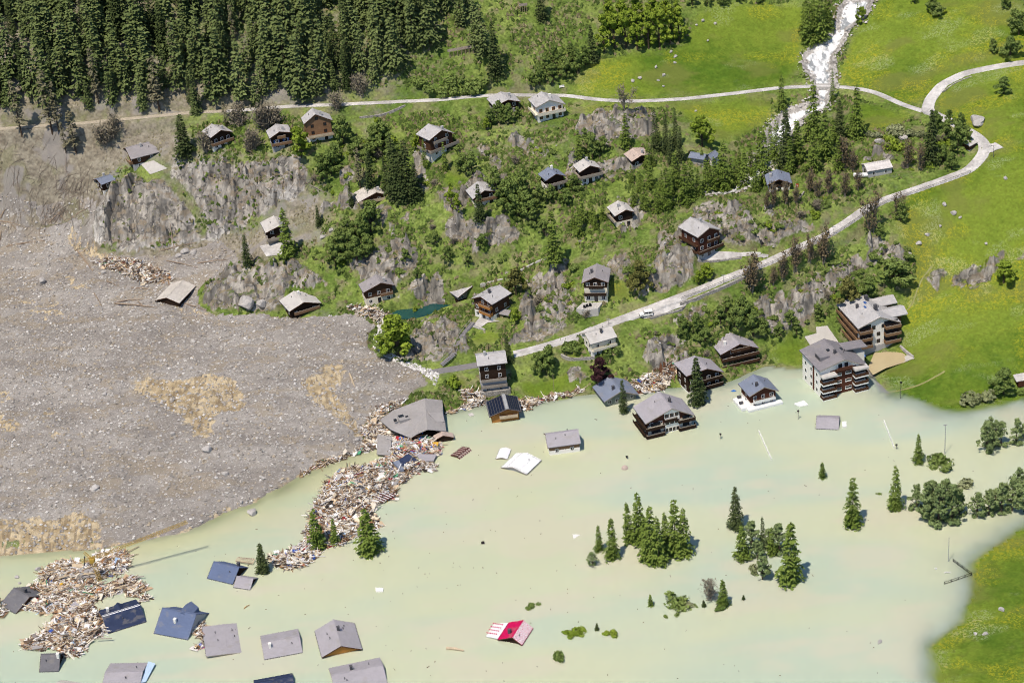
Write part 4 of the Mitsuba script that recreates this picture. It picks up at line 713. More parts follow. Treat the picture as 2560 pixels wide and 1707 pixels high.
def kind(k, name, ref_h, mats, meshes, bark='bark', crown='crown'):
    KIND[k] = (name, ref_h, [])
    for i, (lf, tr) in enumerate(meshes):
        for mt in mats:
            gid = f'{k}_{mt}_{i}_model'; scene[gid] = {'type': 'shapegroup', crown: mikit.ply(lf, mt), 'trunk': mikit.ply(tr, bark)}
            KIND[k][2].append(gid)
kind('L', 'larch_tree', 18, ['larch_leaf'], [conifer(s, R=3.5 + .35 * (s % 3), levels=21, per=8, dens=.86, ragged=.5, taper=.9, bare=.03, wide=1.1) for s in (1, 2, 3, 4)])
kind('F', 'larch_tree', 18, ['forest_leaf'], [conifer(s, R=3.8 + .4 * (s % 3), levels=18 + s % 3, per=7, dens=.84, ragged=.55, taper=.98, bare=.06, wide=1.2, droop=.5) for s in (5, 6, 7, 8, 9)])
kind('S', 'spruce_tree', 18, ['spruce_leaf'], [conifer(s, R=3.5 + .2 * (s % 3), levels=24, per=8, dens=.92, ragged=.4, droop=.5, bare=.03) for s in (11, 12, 13)])
kind('G', 'dusty_spruce_tree', 18, ['dusty_leaf'], [conifer(s, R=3.0, levels=22, per=7, dens=.62, ragged=.55, droop=.55, bare=.22, taper=.6) for s in (21, 22)])
kind('D', 'broadleaf_tree', 9, ['mid_leaf'], [broadleaf(s) for s in (31, 32, 33, 34)])
kind('B', 'broadleaf_tree', 9, ['bright_leaf'], [broadleaf(s, R=3.0) for s in (35, 36, 37)])
kind('P', 'poplar_tree', 12, ['bright_leaf'], [broadleaf(s, H=12, R=2.6, low=.1, n=3000) for s in (41, 42, 43)])
kind('W', 'willow_tree', 9, ['willow_leaf'], [broadleaf(s, R=2.7, low=.04, n=1700, ls=.23) for s in (44, 45, 46, 47)])
kind('N', 'bare_tree', 9, ['brown_leaf'], [baretree(s) for s in (51, 52, 53)], 'pale_bark')
kind('Y', 'bare_tree', 9, ['grey_twig'], [baretree(s, R=2.8, n=500) for s in (55, 56)], 'pale_bark')
kind('U', 'bush', 2.4, ['mid_leaf'], [bushmesh(s) for s in (61, 62, 63)], crown='foliage')
kind('V', 'bush', 2.4, ['bright_leaf'], [bushmesh(s) for s in (64, 65)], crown='foliage')
kind('X', 'thorn_bush', 2.6, ['grey_twig'], [baretree(s, H=2.8, R=2.0, n=420, ls=.12) for s in (66, 67, 68)], 'pale_bark', crown='foliage')
kind('K', 'flowering_bush', 2.4, ['blossom_leaf'], [bushmesh(s) for s in (68, 69)], crown='foliage')
kind('Q', 'copper_beech', 9, ['purple_leaf'], [broadleaf(71, n=2200)])
kind('Z', 'broadleaf_tree', 9, ['bronze_leaf'], [broadleaf(s) for s in (72, 73)])
trng = np.random.default_rng(99)
def plant(k, w, hm, label, group=None, wide=1.0, sink=0.0, z=None, cat=None):
    name, rh, ids = KIND[k]; zz = (max(ztop(w[0], w[1]), 0.0) if z is None else z) - sink
    s = hm / rh; key = numbered(name)
    q = T4().translate([float(w[0]), float(w[1]), float(zz)]).rotate([0, 0, 1], float(trng.uniform(0, 360))).scale([s * wide, s * wide, s])
    scene[key] = {'type': 'instance', 'to_world': q, 'shapes': {'type': 'ref', 'id': ids[trng.integers(len(ids))]}}
    tag(key, label, cat or {'bush': 'bush', 'thorn_bush': 'bush', 'flowering_bush': 'bush'}.get(name, 'tree'), group)
    return key
def metres(p, w, hpx):
    q = np.array([w[0], w[1], max(ztop(w[0], w[1]), 0)]); D = np.linalg.norm(q - CAM); dep = math.asin((CAM[2] - q[2]) / D)
    return hpx * D / FPX / math.cos(dep)
ORD = 'second third fourth fifth sixth seventh eighth ninth tenth eleventh twelfth'.split()
def trees(k, s, label, group=None, wide=1.0, sink=0.0, cat=None):
    """'x,y,h' triples: foot of the tree and its height as surveyed in the overview."""
    it = [tuple(map(float, t.split(','))) for t in s.split()]
    rank = {id(t): i for i, t in enumerate(sorted(it, key=lambda t: t[0]))}; m = len(it)
    def which(t):
        i = rank[id(t)]
        if m == 1: return ''
        if m == 2: return (', left one', ', right one')[i]
        if i in (0, m - 1): return ', leftmost' if i == 0 else ', rightmost'
        j = m - 1 - i
        return f', {ORD[i - 1]} from left' if i <= j else f', {ORD[j - 1]} from right'
    for t in it:
        w = ground((t[0], t[1]), 0.0); plant(k, w, metres(t, w, t[2]), label + which(t), group if len(it) > 1 else None, wide * (t[3] if len(t) > 3 else 1), sink, cat=cat)
# the forest on the upper left slope
FOREST = Polygon(wpoly("-30,-60 700,-60 1010,-20 1035,70 1000,120 965,150 900,185 860,200 780,210 740,232 640,232 560,238 480,258 350,258 235,248 150,255 -30,262"))
fx0, fy0, fx1, fy1 = FOREST.bounds
fr = np.random.default_rng(5); cells = []
for i, y in enumerate(np.arange(fy0, fy1, 5.3)):
    for x in np.arange(fx0 + (i % 2) * 3.2, fx1, 6.3):
        p = np.array([x, y]) + fr.uniform(-2.2, 2.2, 2)
        if shapely.contains_xy(FOREST, *p) and fr.random() > .04: cells.append(p)
cells.sort(key=lambda p: p[1])
_ys = [shapely.Point(p).distance(FOREST.exterior) for p in cells]
for i, p in enumerate(cells):
    u = fr.random(); hm = fr.uniform(14, 27)
    q = (p[0] - fx0) / (fx1 - fx0); col = 'far left' if q < .2 else 'left' if q < .4 else 'middle' if q < .6 else 'right' if q < .8 else 'far right'
    v = (p[1] - fy0) / (fy1 - fy0) - .12 * (q - .5); row = 'front rows' if v < .3 else 'second ranks' if v < .52 else 'upper ranks' if v < .75 else 'top edge'
    sz = 'short' if hm < 19 else 'tall' if hm > 23 else 'middling'
    if u < .78: k, nm, gp = 'F', f'{sz} olive green larch', 'larches'
    elif u < .965: k, nm, gp, hm = 'S', f'{sz} dark spruce', 'dark spruces', hm * .9
    else: k, nm, gp, hm = 'G', f'{sz} thin grey spruce', 'grey spruces', hm * .92
    plant(k, p, hm, f'{nm} in the {row} of the slope forest, {col} part', f'{sz} {gp} of the forest, {row}, {col} part', {'F': 1.0, 'S': .85, 'G': .95}[k] * fr.uniform(.75, 1.2))
trees('G', "50,312,125 120,305,140 175,352,95,1.3 152,352,70 135,300,110", 'dust covered grey conifer at the forest edge above the bare slope', 'dusty conifers above the bare slope')
trees('G', "520,292,58", 'dusty drooping conifer behind the dark chalet below the forest')
trees('S', "425,360,95,1.35", 'wide dark spruce on the slope between two chalets below the forest')
trees('F', "205,250,60 330,255,75 450,262,60 590,244,70 700,228,70 770,205,60 860,190,80", 'larch at the lower edge of the forest above the track', 'larches at the forest edge')
trees('S', "1140,176,122", 'tall dark spruce standing alone right of the forest')
trees('F', "1110,130,120 1095,110,110 1060,60,100 1075,35,90", 'larch in the small group right of the forest', 'larches right of the forest')
trees('S', "1245,46,85", 'dark spruce at the top edge beside the wooden rack')
trees('P', "1388,120,88 1412,112,95 1438,110,100 1464,114,92 1490,112,100 1515,108,105 1540,102,98 1560,98,84 1400,75,78 1430,62,72 1462,62,80 1500,60,80 1530,55,72 1555,60,60", 'bright green poplar in the grove at the top of the meadow', 'poplars of the meadow grove')
trees('S', "1361,142,82", 'dark spruce at the left end of the bright meadow grove')
trees('D', "1590,14,40 1625,10,35 1660,12,40 1700,4,30 1745,8,26", 'dark green leafy tree on the top edge of the meadow', 'trees on the top edge of the meadow')
trees('L', "1858,102,105 1884,96,115 1902,72,80 1850,75,80 1872,60,75 1896,50,60", 'dark larch in the clump beside the upper torrent', 'larches beside the upper torrent')
trees('L', "1970,55,48", 'slender young larch standing in the middle of the torrent', wide=.6)
trees('B', "1978,52,36", 'bright green bush-like tree on the bank in the torrent')
trees('L', "1796,252,80 1868,322,132 1895,362,112 1967,316,118 1834,374,95 1869,394,96 1912,330,60 1925,392,80 1808,330,60", 'green larch in the wood along the lower torrent', 'larches along the lower torrent', .95)
trees('S', "1807,388,132 1929,318,88", 'dark spruce in the wood along the lower torrent', 'spruces along the lower torrent')
trees('L', "1912,233,72", 'thin larch beside the road bridge', wide=.55)
trees('S', "2139,372,115", 'tall dark spruce near the junction of the two roads')
trees('L', "1690,420,60 1710,432,90 1725,402,72 1757,422,118 1745,392,92 1770,368,80 1785,372,95 1830,378,100 1680,432,72 1700,402,60 1665,440,115 1655,432,84 1641,440,78 1621,440,76 1735,440,70 1815,400,80", 'green larch in the wood around the blue roofed cottages', 'larches around the blue cottages', .9)
trees('L', "1456,474,52 1481,480,70 1511,488,70 1533,480,100 1550,433,80 1573,468,98 1588,457,88 1579,478,32 1494,433,64 1450,421,42 1488,386,62 1500,381,40 1558,427,64 1605,451,66 1540,450,60 1520,440,50 1612,380,42 1630,420,55 1470,440,50", 'green larch in the wooded gully in the middle of the hillside', 'larches of the wooded gully', .95)
trees('S', "1508,346,96 1530,352,90 1552,338,80 1563,372,80 1542,375,75", 'dark spruce in the row above the wooded gully', 'dark spruces above the gully', .8)
trees('L', "1438,337,76 1331,364,66", 'green larch below the grey rock dome', 'larches below the rock dome')
trees('S', "853,441,92 913,453,142 940,456,132 923,461,112 890,440,80", 'large dark spruce in the cluster behind the battered chalet', 'dark spruces behind the battered chalet', .95)
trees('S', "955,458,82,1.2", 'dark spruce at the right end of the cluster, low and wide')
trees('L', "976,382,62 1023,392,66", 'slim larch in front of the chalet with the white balconies', 'larches in front of the white balconies', .7)
trees('G', "828,432,92", 'brown withered conifer among the leafy trees right of the cliff')
trees('S', "808,474,58", 'slim dark spruce just left of the battered chalet', wide=.7)
trees('S', "733,518,46", 'small dark spruce standing alone above the grassy ledge')
trees('L', "663,590,112", 'tall shaggy larch right of the pale roofed chalet')
trees('S', "570,609,70", 'dark spruce on the mud beside the lower grey rock')
trees('S', "1103,508,84", 'pointed dark spruce in front of the dark chalet in mid slope')
trees('L', "1273,602,120", 'tall larch above the small pale path in the middle of the slope')
trees('L', "1331,543,72 1368,526,48 1361,513,66 1338,513,74 1385,505,52 1318,525,50", 'larch in the small stand left of the white towered chalet', 'larches left of the towered chalet', .85)
trees('S', "1168,832,62", 'dark conifer behind the grey house with the open gallery')
trees('S', "1603,926,102,1.15", 'big broad green spruce in the flood in front of a chalet')
trees('S', "1433,947,76,.8", 'dark blue green spruce in the flood beside the blue roofed house')
W_ = 'green larch in the clump standing in the lake, trunk under water'
trees('L', "1376,1264,64 1407,1282,98 1445,1244,95 1470,1246,118 1497,1287,128 1514,1294,112 1553,1272,128 1571,1272,110 1485,1276,95 1530,1262,90", W_, 'larches of the left clump in the lake', .95, 1.0)
trees('S', "1690,1213,92", 'dark spruce standing in the lake above the right clump')
trees('L', "1706,1282,80,1.2 1774,1272,66", 'green larch in the right clump of the lake', 'larches in the right clump', 1, 1.0)
trees('L', "1815,1336,140", 'tallest larch in the right clump of the lake', None, 1.05, 1.0)
trees('W', "1728,1258,66 1790,1270,72 1740,1285,50 1765,1262,50", 'leafy willow in the right clump of the lake', 'willows in the right clump', 1, .6)
trees('S', "1753,1259,72", 'slim dark spruce in the right clump of the lake', wide=.65)
trees('W', "1751,1330,66", 'round willow in the lake just left of the tallest larch', None, .9, .6)
trees('K', "1724,1312,20", 'greyish bush in the lake at the foot of the round willow', None, 1, .3)
trees('L', "1889,1096,44,1.25", 'small larch top alone in the open lake left of the sunken poles', None, 1, 1.5)
trees('L', "1959,1206,112", 'lone larch in the lake with wide lower branches', None, 1, 1)
trees('L', "2056,1168,102", 'lone slender larch left of the willow thicket', None, .9, 1)
trees('L', "2109,1062,70", 'lone larch in the lake left of the tall pole', None, .95, 1)
trees('W', "2105,1170,62 2130,1192,86 2155,1202,92 2185,1197,86 2203,1182,62 2140,1162,62 2170,1170,70", 'willow in the round thicket standing in the lake', 'willows of the round thicket', 1, .6)
trees('W', "2245,1187,58 2270,1182,62 2300,1177,72 2325,1172,78 2352,1175,84 2340,1122,52 2285,1170,50", 'willow in the long thicket at the right edge of the lake', 'willows at the right edge', 1, .6)
trees('W', "2266,1038,72 2299,1022,58 2334,1018,60 2285,1024,62 2352,1010,40 2272,1010,55", 'willow in the upper right thicket of the lake', 'willows of the upper right thicket', .95, .6)
trees('U', "2154,1064,30,1.2", 'round bush at the foot of the tall pole in the lake', None, 1, .3)
trees('K', "2200,1113,24,1.5", 'low pale bush in the lake above the round thicket', None, 1, .3)
trees('W', "1361,1299,34", 'low willow in the lake left of the left clump', None, 1.1, .4)
trees('V', "1309,1455,15,1.3 1322,1453,17,1.4 1334,1455,15,1.3", 'flat bright green bush island in the lake', 'bush island in the lake', 1, .4)
trees('V', "1403,1455,19,1.0", 'rounded bright green bush right of the flat bush island', None, 1, .3)
trees('S', "1371,1446,18,1.6", 'tip of a small spruce between two bright bushes in the lake', None, 1, .4)
trees('U', "1227,1392,15,1.1", 'small bush alone in the lake above the red roof', None, 1, .3)
trees('L', "1495,1390,32,1.2", 'small larch top with a bush in the lake', None, 1, 1)
trees('U', "1561,1389,26,1.3", 'round bush in the lake right of the small larch top', None, 1, .3)
trees('K', "1582,1384,18,1.2", 'thin pale bush beside the round bush in the lake', None, 1, .3)
trees('L', "1661,1390,64,1.15", 'green larch beside a grey leafless bush in the lake', None, 1, 1)
trees('Y', "1630,1378,50,1.3", 'grey leafless tree standing in the lake beside a larch', None, 1.2, .5)
trees('S', "1617,1392,17,1.7 1708,1376,13,1.7", 'tiny spruce tip poking out of the lake', 'spruce tips in the lake', 1, .4)
trees('U', "1657,1398,16 1528,1415,8 1555,1411,8 1595,1392,9 1283,1508,20,1.1 2020,1134,7 2345,905,14 2226,915,10", 'small bush top poking out of the lake', 'bush tops in the lake', 1, .2)
trees('L', "730,1256,86,1.15 770,1248,58", 'green larch growing out of the floating wreckage', 'larches in the wreckage')
trees('L', "850,1267,96,1.35", 'broad green larch at the right edge of the floating wreckage')
trees('S', "605,1313,64,1.25", 'dark spruce at the tail of the wreckage beside the blue roof')
trees('B', "915,818,98,1.35", 'big bright green maple at the tip of the debris field')
trees('D', "893,815,60,1.3", 'dark bush-like tree at the foot of the bright maple')
trees('Q', "1381,888,66", 'dark purple copper beech behind the blue roofed house')
trees('N', "2004,534,90 1889,606,94 1826,620,78 1800,642,62 1776,657,46 1860,600,60", 'brown leafless tree beside the road climbing the right slope', 'brown leafless trees along the road')
trees('N', "2061,502,58", 'brown leafless tree right of the road bend, apart from the row')
trees('D', "2068,508,42 2020,545,32", 'leafy bush-like tree at the foot of the brown roadside tree', 'leafy trees on the road bank')
trees('N', "1779,477,62 1806,469,56 1859,442,58 1904,444,58 1939,452,58 1971,437,50 1760,480,46 1880,455,44 1830,470,44", 'brown leafless tree in the copse around the blue roofed chalet', 'brown trees of the copse')
trees('N', "1723,672,98,1.2", 'large brown leafless tree beside the stone retaining wall')
trees('N', "1944,387,76,1.3 2084,387,64 2114,390,56 1960,395,50", 'reddish brown leafless tree left of the grey barn', 'reddish leafless trees near the barn')
trees('Y', "1436,252,60,1.2", 'pale leafless tree on the meadow beside the hillside road')
trees('B', "1613,337,72,1.1", 'bright leafy tree right of the dark spruce row')
trees('D', "1361,362,54 1385,350,40 1345,330,35", 'leafy tree below the rock dome', 'leafy trees below the dome')
trees('D', "1150,280,48 1170,284,44 1128,290,40 1190,272,26", 'leafy tree in front of the broad grey roofed chalet', 'leafy trees before the grey chalet')
trees('B', "692,360,72", 'bright leafy tree right of the chalet with blue shutters')
trees('D', "790,332,64 760,402,62 742,412,58 880,342,72 862,352,62 902,382,62 845,375,50 820,360,50 770,375,45", 'leafy tree in the copse right of the cliff top', 'leafy trees of the cliff top copse')
trees('D', "852,532,78 832,562,62 800,560,62 785,600,72 805,592,62 770,612,62 820,600,56 845,590,50", 'leafy tree in the copse above the lower grey rock', 'leafy trees above the lower rock')
trees('B', "872,330,60 905,360,50 1118,300,30 960,345,40", 'bright green tree on the terrace above the battered chalet', 'bright trees on the terrace')
trees('P', "1040,485,66,.8 1053,492,50,.8", 'slender poplar left of the pointed spruce in mid slope', 'slender poplars in mid slope')
trees('D', "1140,444,62 1176,482,78 1203,472,82 1212,502,62 1190,500,50 1155,470,50 1085,402,52 1062,394,44 1240,470,46 1265,465,40 1225,520,44 1250,540,40 1300,470,40 1320,440,44", 'leafy tree in the thicket right of the dark chalet in mid slope', 'leafy trees in mid slope')
trees('D', "932,604,34 1030,600,38 1108,570,36 1000,560,30 960,640,26 1075,610,30", 'leafy shrub tree on the cliffs above the pond', 'shrub trees above the pond')
trees('Z', "1186,678,62", 'bronze leaved tree behind the chalet with orange balconies')
trees('Z', "1470,668,68,1.1", 'bronze green tree on the lawn right of the narrow tall chalet')
trees('B', "1622,640,36,1.4 1605,655,34", 'bright green tree below the cliff chalet', 'bright trees below the cliff chalet')
trees('B', "1185,745,40 1200,660,26 955,725,22", 'bright green shrub tree near the orange balconies', 'shrub trees near the orange balconies')
trees('D', "1262,860,64 1240,855,50", 'leafy tree on the slope right of the grey house with gallery', 'leafy trees right of the grey house')
trees('D', "1690,760,60 1710,745,64 1730,770,58 1655,745,44 1600,760,40 1570,770,44 1620,790,40 1755,770,40 1670,720,40", 'leafy tree in the thicket below the retaining wall', 'leafy trees below the wall')
trees('Z', "1945,700,62,1.2", 'bronze leaved tree behind the white garage block')
trees('D', "1995,682,44,1.3 2055,650,60,1.6", 'round leafy tree at the edge of the right meadow', 'round trees at the meadow edge')
trees('D', "1880,733,34 1830,770,36 1790,775,36 1815,745,36", 'leafy tree beside the pale driveway', 'leafy trees by the driveway')
trees('B', "2305,650,52,1.5", 'bright round bush tree on the right rock ledge')
trees('D', "2280,122,32 2320,130,44,1.5 2340,80,50,1.3 2140,30,40 2155,38,30,1.4 2100,8,22 2310,20,30 2305,215,36,1.5 2330,60,40", 'leafy tree scattered on the top right meadow', 'leafy trees on the top right meadow')
trees('K', "2250,930,34,1.4 2235,918,26", 'pale flowering bush at the right shore', 'flowering bushes at the right shore')
trees('D', "2305,905,54,1.4", 'leafy tree at the right shore beside the flowering bushes')
trees('K', "2060,305,26,1.4 2085,312,22 2010,312,22 2110,310,22", 'pale flowering bush on the knoll below the junction', 'flowering bushes on the knoll')
trees('V', "2045,338,22,1.3 2070,345,22,1.3 2040,325,18", 'yellow green bush among boulders on the knoll', 'yellow green bushes on the knoll')
trees('D', "2175,320,44 2200,345,62 2165,375,40 2185,390,38 2205,300,40 2150,300,44 2180,285,32 2220,330,40", 'leafy tree in the thicket inside the hairpin bend', 'leafy trees inside the hairpin')
trees('D', "1270,190,46 1240,195,44 1300,180,52 1330,165,50 1225,200,36 1255,170,44 1290,160,44 1315,140,40 1345,150,44 1275,145,40", 'leafy shrub tree in the thicket on the edge of the upper meadow', 'shrub trees by the upper meadow')
trees('X', "265,320,40 240,330,36 600,300,40 620,290,44 480,345,34 580,340,36 780,250,30 835,215,34 550,290,36 640,290,30 690,210,26 570,345,28", 'leafless grey brown shrub on the slope below the forest', 'leafless shrubs below the forest')
trees('U', "1020,215,32 1080,210,38 1095,200,30 960,195,26 990,205,24 1040,190,24", 'dark shrub on the grass above the hillside road', 'shrubs above the hillside road')
trees('V', "1046,886,26,1.1", 'rounded green garden bush on the lawn island')
trees('U', "1395,808,26 1315,800,24 1300,806,24 1340,782,20", 'garden bush around the white plastered house', 'garden bushes of the white house')
# scattered scrub of the wild slopes
srng = np.random.default_rng(12)
SCRUB = [("700,380 860,300 1060,330 1300,330 1430,400 1430,560 1300,640 1200,600 1000,660 860,640 740,620 760,480", 105, 'shrub on the middle slope', 'shrubs of the middle slope'),
         ("1200,690 1400,600 1520,640 1680,680 1520,750 1300,800", 40, 'shrub around the climbing road', 'shrubs around the climbing road'),
         ("1500,770 1740,700 1930,600 2060,530 2110,620 2040,700 1920,690 1860,740 1740,800 1600,850", 60, 'shrub on the bank below the road', 'shrubs below the climbing road'),
         ("1560,480 1740,470 1900,450 2000,480 1900,530 1780,580 1600,560", 30, 'shrub on the cliff above the road', 'shrubs on the cliff above the road'),
         ("1930,350 2060,320 2200,300 2220,370 2060,420 1930,420", 24, 'shrub near the grey barn', 'shrubs near the grey barn')]
for s, n, lb, gp in SCRUB:
    pg = Polygon(wpoly(s)); x0, y0, x1, y1 = pg.bounds; c = 0
    while c < n:
        x, y = srng.uniform(x0, x1), srng.uniform(y0, y1)
        if not shapely.contains_xy(pg, x, y) or sample(road_near, x, y) > .05 or sample(lush, x, y) > .62 or sample(sd, x, y) > 0 or sample(paved, x, y) > .1: continue
        if any(np.hypot(H['o'][0] + H['d'][0] * H['len'] / 2 - x, H['o'][1] + H['d'][1] * H['len'] / 2 - y) < H['len'] * .75 for H in HOUSE.values()): continue
        kk = srng.choice(['U', 'U', 'U', 'V', 'X']); hh = srng.uniform(.9, 2.7); q = (x - x0) / (x1 - x0); col = 'left part' if q < .3 else 'middle' if q < .65 else 'right part'; hf = 'upper' if (y - y0) / (y1 - y0) > .5 else 'lower'
        adj = ('low ' if hh < 1.7 else 'tall ' if hh > 2.4 else '') + {'U': 'green', 'V': 'bright green', 'X': 'leafless'}[kk]
        plant(kk, (x, y), hh, f'{adj} {lb}, {hf} {col}', f'{adj} {gp}, {hf} {col}', srng.uniform(.9, 1.4), .2); c += 1
# low tufts on the wild ground, one mass
def tufts(n, seed):
    r = np.random.default_rng(seed); x, y = r.uniform(-215, 215, n * 3), r.uniform(545, 790, n * 3)
    l, rk, rn = sample(lush, x, y), sample(rockw, x, y), sample(road_near, x, y); z = zt(x, y)
    cl = meshkit.fbm(np.stack([x / 7, y / 7, x * 0], -1), 3, 91)
    ok = (rn < .05) & (sample(paved, x, y) < .1) & (l < .66) & (l > .04) & (z > .25) & (sample(dd, x, y) < .5) & (sample(sd, x, y) < .01) & (r.random(n * 3) < np.clip((cl - .38) * 4, 0.02, 1) * (1 - .8 * rk))
    x, y, z, l = (a[ok][:n] for a in (x, y, z, l)); m = len(x)
    s = r.uniform(.25, .75, m) * (1 + .6 * (l > .2)); az = r.uniform(0, 6.3, m)
    v = np.empty((m, 4, 3)); 
    for j in range(3): v[:, j] = np.stack([x + np.cos(az + 2.1 * j) * s, y + np.sin(az + 2.1 * j) * s, z - .1], -1)
    v[:, 3] = np.stack([x + r.normal(0, .2, m) * s, y + r.normal(0, .2, m) * s, z + s * r.uniform(.5, 1.2, m)], -1)
    i = np.arange(m) * 4; f = np.vstack([np.stack([i + a, i + b, i + 3], -1) for a, b in ((0, 1), (1, 2), (2, 0))])
    c0 = np.where((l < .2)[:, None], [[.25, .225, .15]], np.array([[.085, .125, .032], [.13, .18, .045], [.20, .18, .10], [.07, .105, .028]])[r.integers(0, 4, m)]) * r.uniform(.7, 1.25, (m, 1))
    put('scrub_tufts', (v.reshape(-1, 3), f), 'painted', color=np.repeat(c0, 4, 0), kind='stuff', label='low tufts of grass and dwarf scrub on the wild slopes', cat='scrub')
tufts(60000, 3)
# ------------------------------------------------------------------ drowned houses and floating roofs
DR = 'drowned_house'
def sunk(label, fr, A, B, L, R, roof, wall='brown_timber', ez=.2, pitch=None, ov=.5, win=0, chim=None, vents=1, g=-1.0, name=DR, cat='roof', G=None, **kw):
    if G is not None: return house(name, label, fr, (A, B, L, R, G), roof, wall, wall, .2, gz=0, pitch=pitch, ov=ov, win=win, chim=chim, vents=vents, cat=cat, deep=2, nobase=True, **kw)
    return house(name, label, fr, (A, B, L, R, None), roof, wall, wall, .2, ez=ez, pitch=pitch, ov=ov, win=win, chim=chim, vents=vents, cat=cat, wallz=g, deep=2, nobase=True, **kw)
sunk('black patchy slate roof at the left edge, floating beside the wreckage', 'o', (415, 735), (190, 605), (220, 968), (660, 710), 'roof_dark', chim=(.2, .45, 2), ez=.2)
q = sunk('long navy tiled roof split along a white ridge, floating against the wreckage', 'o', (1425, 1005), (1960, 840), None, (1575, 1225), 'roof_navy', 'grey_plaster', pitch=19, chim=(-.4, .2, 3))
q3 = sunk('blue shingled roof with a rear dormer floating right of the split navy roof', 'p', (118, 492), (402, 545), None, (40, 700), 'roof_blue', 'grey_plaster', pitch=34, chim=(.45, .5, 3))
q4 = sunk('blue shingled roof floating above a mauve roof below the crane shadow', 'p', (545, 108), (757, 158), None, (458, 238), 'roof_blue', 'dark_timber', pitch=34, chim=(-.5, .8, 2))
sunk('mauve grey gable roof floating just right of the upper blue roof', 'p', (735, 230), (875, 250), None, (680, 317), 'roof_lilac', 'dark_timber', pitch=32, vents=0)
sunk('mauve grey roof torn along one slope with three vent pipes, third in the lower row', 'p', (660, 873), (622, 628), (483, 895), (840, 858), 'roof_lilac', 'grey_plaster', vents=4)
sunk('mauve grey roof with a small white chimney, between the torn roof and the orange gable', '13', (50, 1195), (400, 1130), None, (90, 1345), 'roof_lilac', 'grey_plaster', pitch=17, chim=(.35, .2, 3))
sunk('mauve grey roof over an orange boarded gable half under water', '13', (780, 1225), (710, 982), (605, 1330), (975, 1255), 'roof_lilac', 'orange_timber', G=(790, 1297), chim=(.1, .6, 2), vents=4)
sunk('mauve grey roof cut by the bottom edge of the picture, right of the navy one', '13', (690, 1495), (1165, 1395), None, (735, 1660), 'roof_lilac', 'grey_plaster', pitch=18, chim=(-.2, .4, 2), vents=3)
sunk('dark navy roof barely in the frame at the bottom edge', '13', (-20, 1563), (338, 1497), None, (20, 1665), 'roof_navy', 'grey_plaster', pitch=26, vents=1)
sunk('pale mauve roof at the bottom with pale broken panels leaning on its right side', '03', (965, 1462), (1312, 1456), None, (880, 1620), 'roof_lilac', 'grey_plaster', pitch=15, vents=3)
sunk('small dark hipped roof tilted at the foot of the lower left wreckage', '03', (375, 1300), (555, 1295), None, (435, 1458), 'roof_dark', 'dark_timber', pitch=36, chim=(.2, .9, 3))
sunk('corner of a pale torn roof at the bottom left edge', '03', (520, 1560), (740, 1590), None, (490, 1640), 'roof_wreck', 'grey_timber', pitch=24)
sunk('grey roof of a shed sunk to its eaves in front of the boarded apartment block', '32', (445, 690), (655, 697), None, (460, 797), 'roof_lilac', 'dark_timber', pitch=24, vents=0)
sunk('large bright white sheet metal roof floating in open water', 'l', (660, 1352), (905, 1118), (475, 1357), (890, 1470), 'roof_white', 'grey_plaster', ez=.4, vents=1)
sunk('small bright white gable roof floating beside the large white roof', 'l', (485, 1192), (550, 1030), (390, 1212), (575, 1222), 'roof_white', 'grey_plaster', ez=.3, vents=0)
mr = sunk('dark red roof with pale stripes floating left of the white roofs', 'k', (1905, 1412), (2135, 1240), (1775, 1388), (1995, 1505), 'roof_maroon', 'grey_timber', ez=.25, vents=0)
sunk('small pinkish metal gable hut standing in the water below the broken grey roof', 'k', (1630, 1005), (1600, 917), (1460, 1095), (1845, 1040), 'roof_pink', 'dark_timber', G=(1650, 1130), vents=0, ov=.3)
rr = sunk('crimson red roof with white ribbed ends floating alone in the lake', 'P', (1176, 1463), (1202, 1423), (1143, 1468), (1199, 1481), 'roof_red', 'dark_timber', ez=.5, vents=1, chim=(-.4, .3, 2))
sunk('collapsed pale plank roof lying on the gravel at the foot of the lower rock', '01', (1525, 1163), (1680, 1003), (1420, 1188), (1645, 1215), 'roof_wreck', 'dark_timber', ez=7.2, g=4.0, vents=0)
sunk('small crumpled pale roof on rubble beside the turquoise pond', '11', (935, 1213), (870, 1183), (880, 1270), (1005, 1218), 'roof_wreck', 'dark_timber', ez=5.2, g=4.0, vents=0, ov=.3)
# striping, dormers and ridge strips of these roofs
def stripes(t, side, n, wd, mat, along=False, nm='rib', lo=.02, hi=.98):
    H = HOUSE[t]; w_, ze = (H['wr'], H['zr']) if side == 'r' else (H['wl'], H['zl']); sg = 1 if side == 'r' else -1
    e = H['n'] * sg * w_ - UP * (H['zt'] - ze); nr = np.cross(e, H['d']) * sg; nr = nr / np.linalg.norm(nr); nr = nr if nr[2] > 0 else -nr
    p0 = H['o'] + UP * H['zt'] + nr * .03
    for i in range(n):
        f = lo + (hi - lo) * (i + .5) / n
        if along: MB().box(p0 + e * f + H['d'] * H['len'] / 2, H['d'] * H['len'] * .49, e / np.linalg.norm(e) * wd / 2, nr * .04).put(nm, mat, t + '__roof')
        else: MB().box(p0 + e * .5 + H['d'] * H['len'] * f, e * .49, H['d'] * wd / 2, nr * .04).put(nm, mat, t + '__roof')
stripes(mr, 'r', 6, .22, 'roof_pink', nm='pale_stripe'); stripes(mr, 'l', 5, .22, 'roof_pink', nm='pale_stripe'); stripes(mr, 'r', 2, .16, 'roof_pink', True, nm='pale_stripe')
stripes(rr, 'r', 12, .17, 'roof_white', True, nm='white_rib')
H = HOUSE[rr]; P = lambda u, v, w: hp(rr, u, v, w)
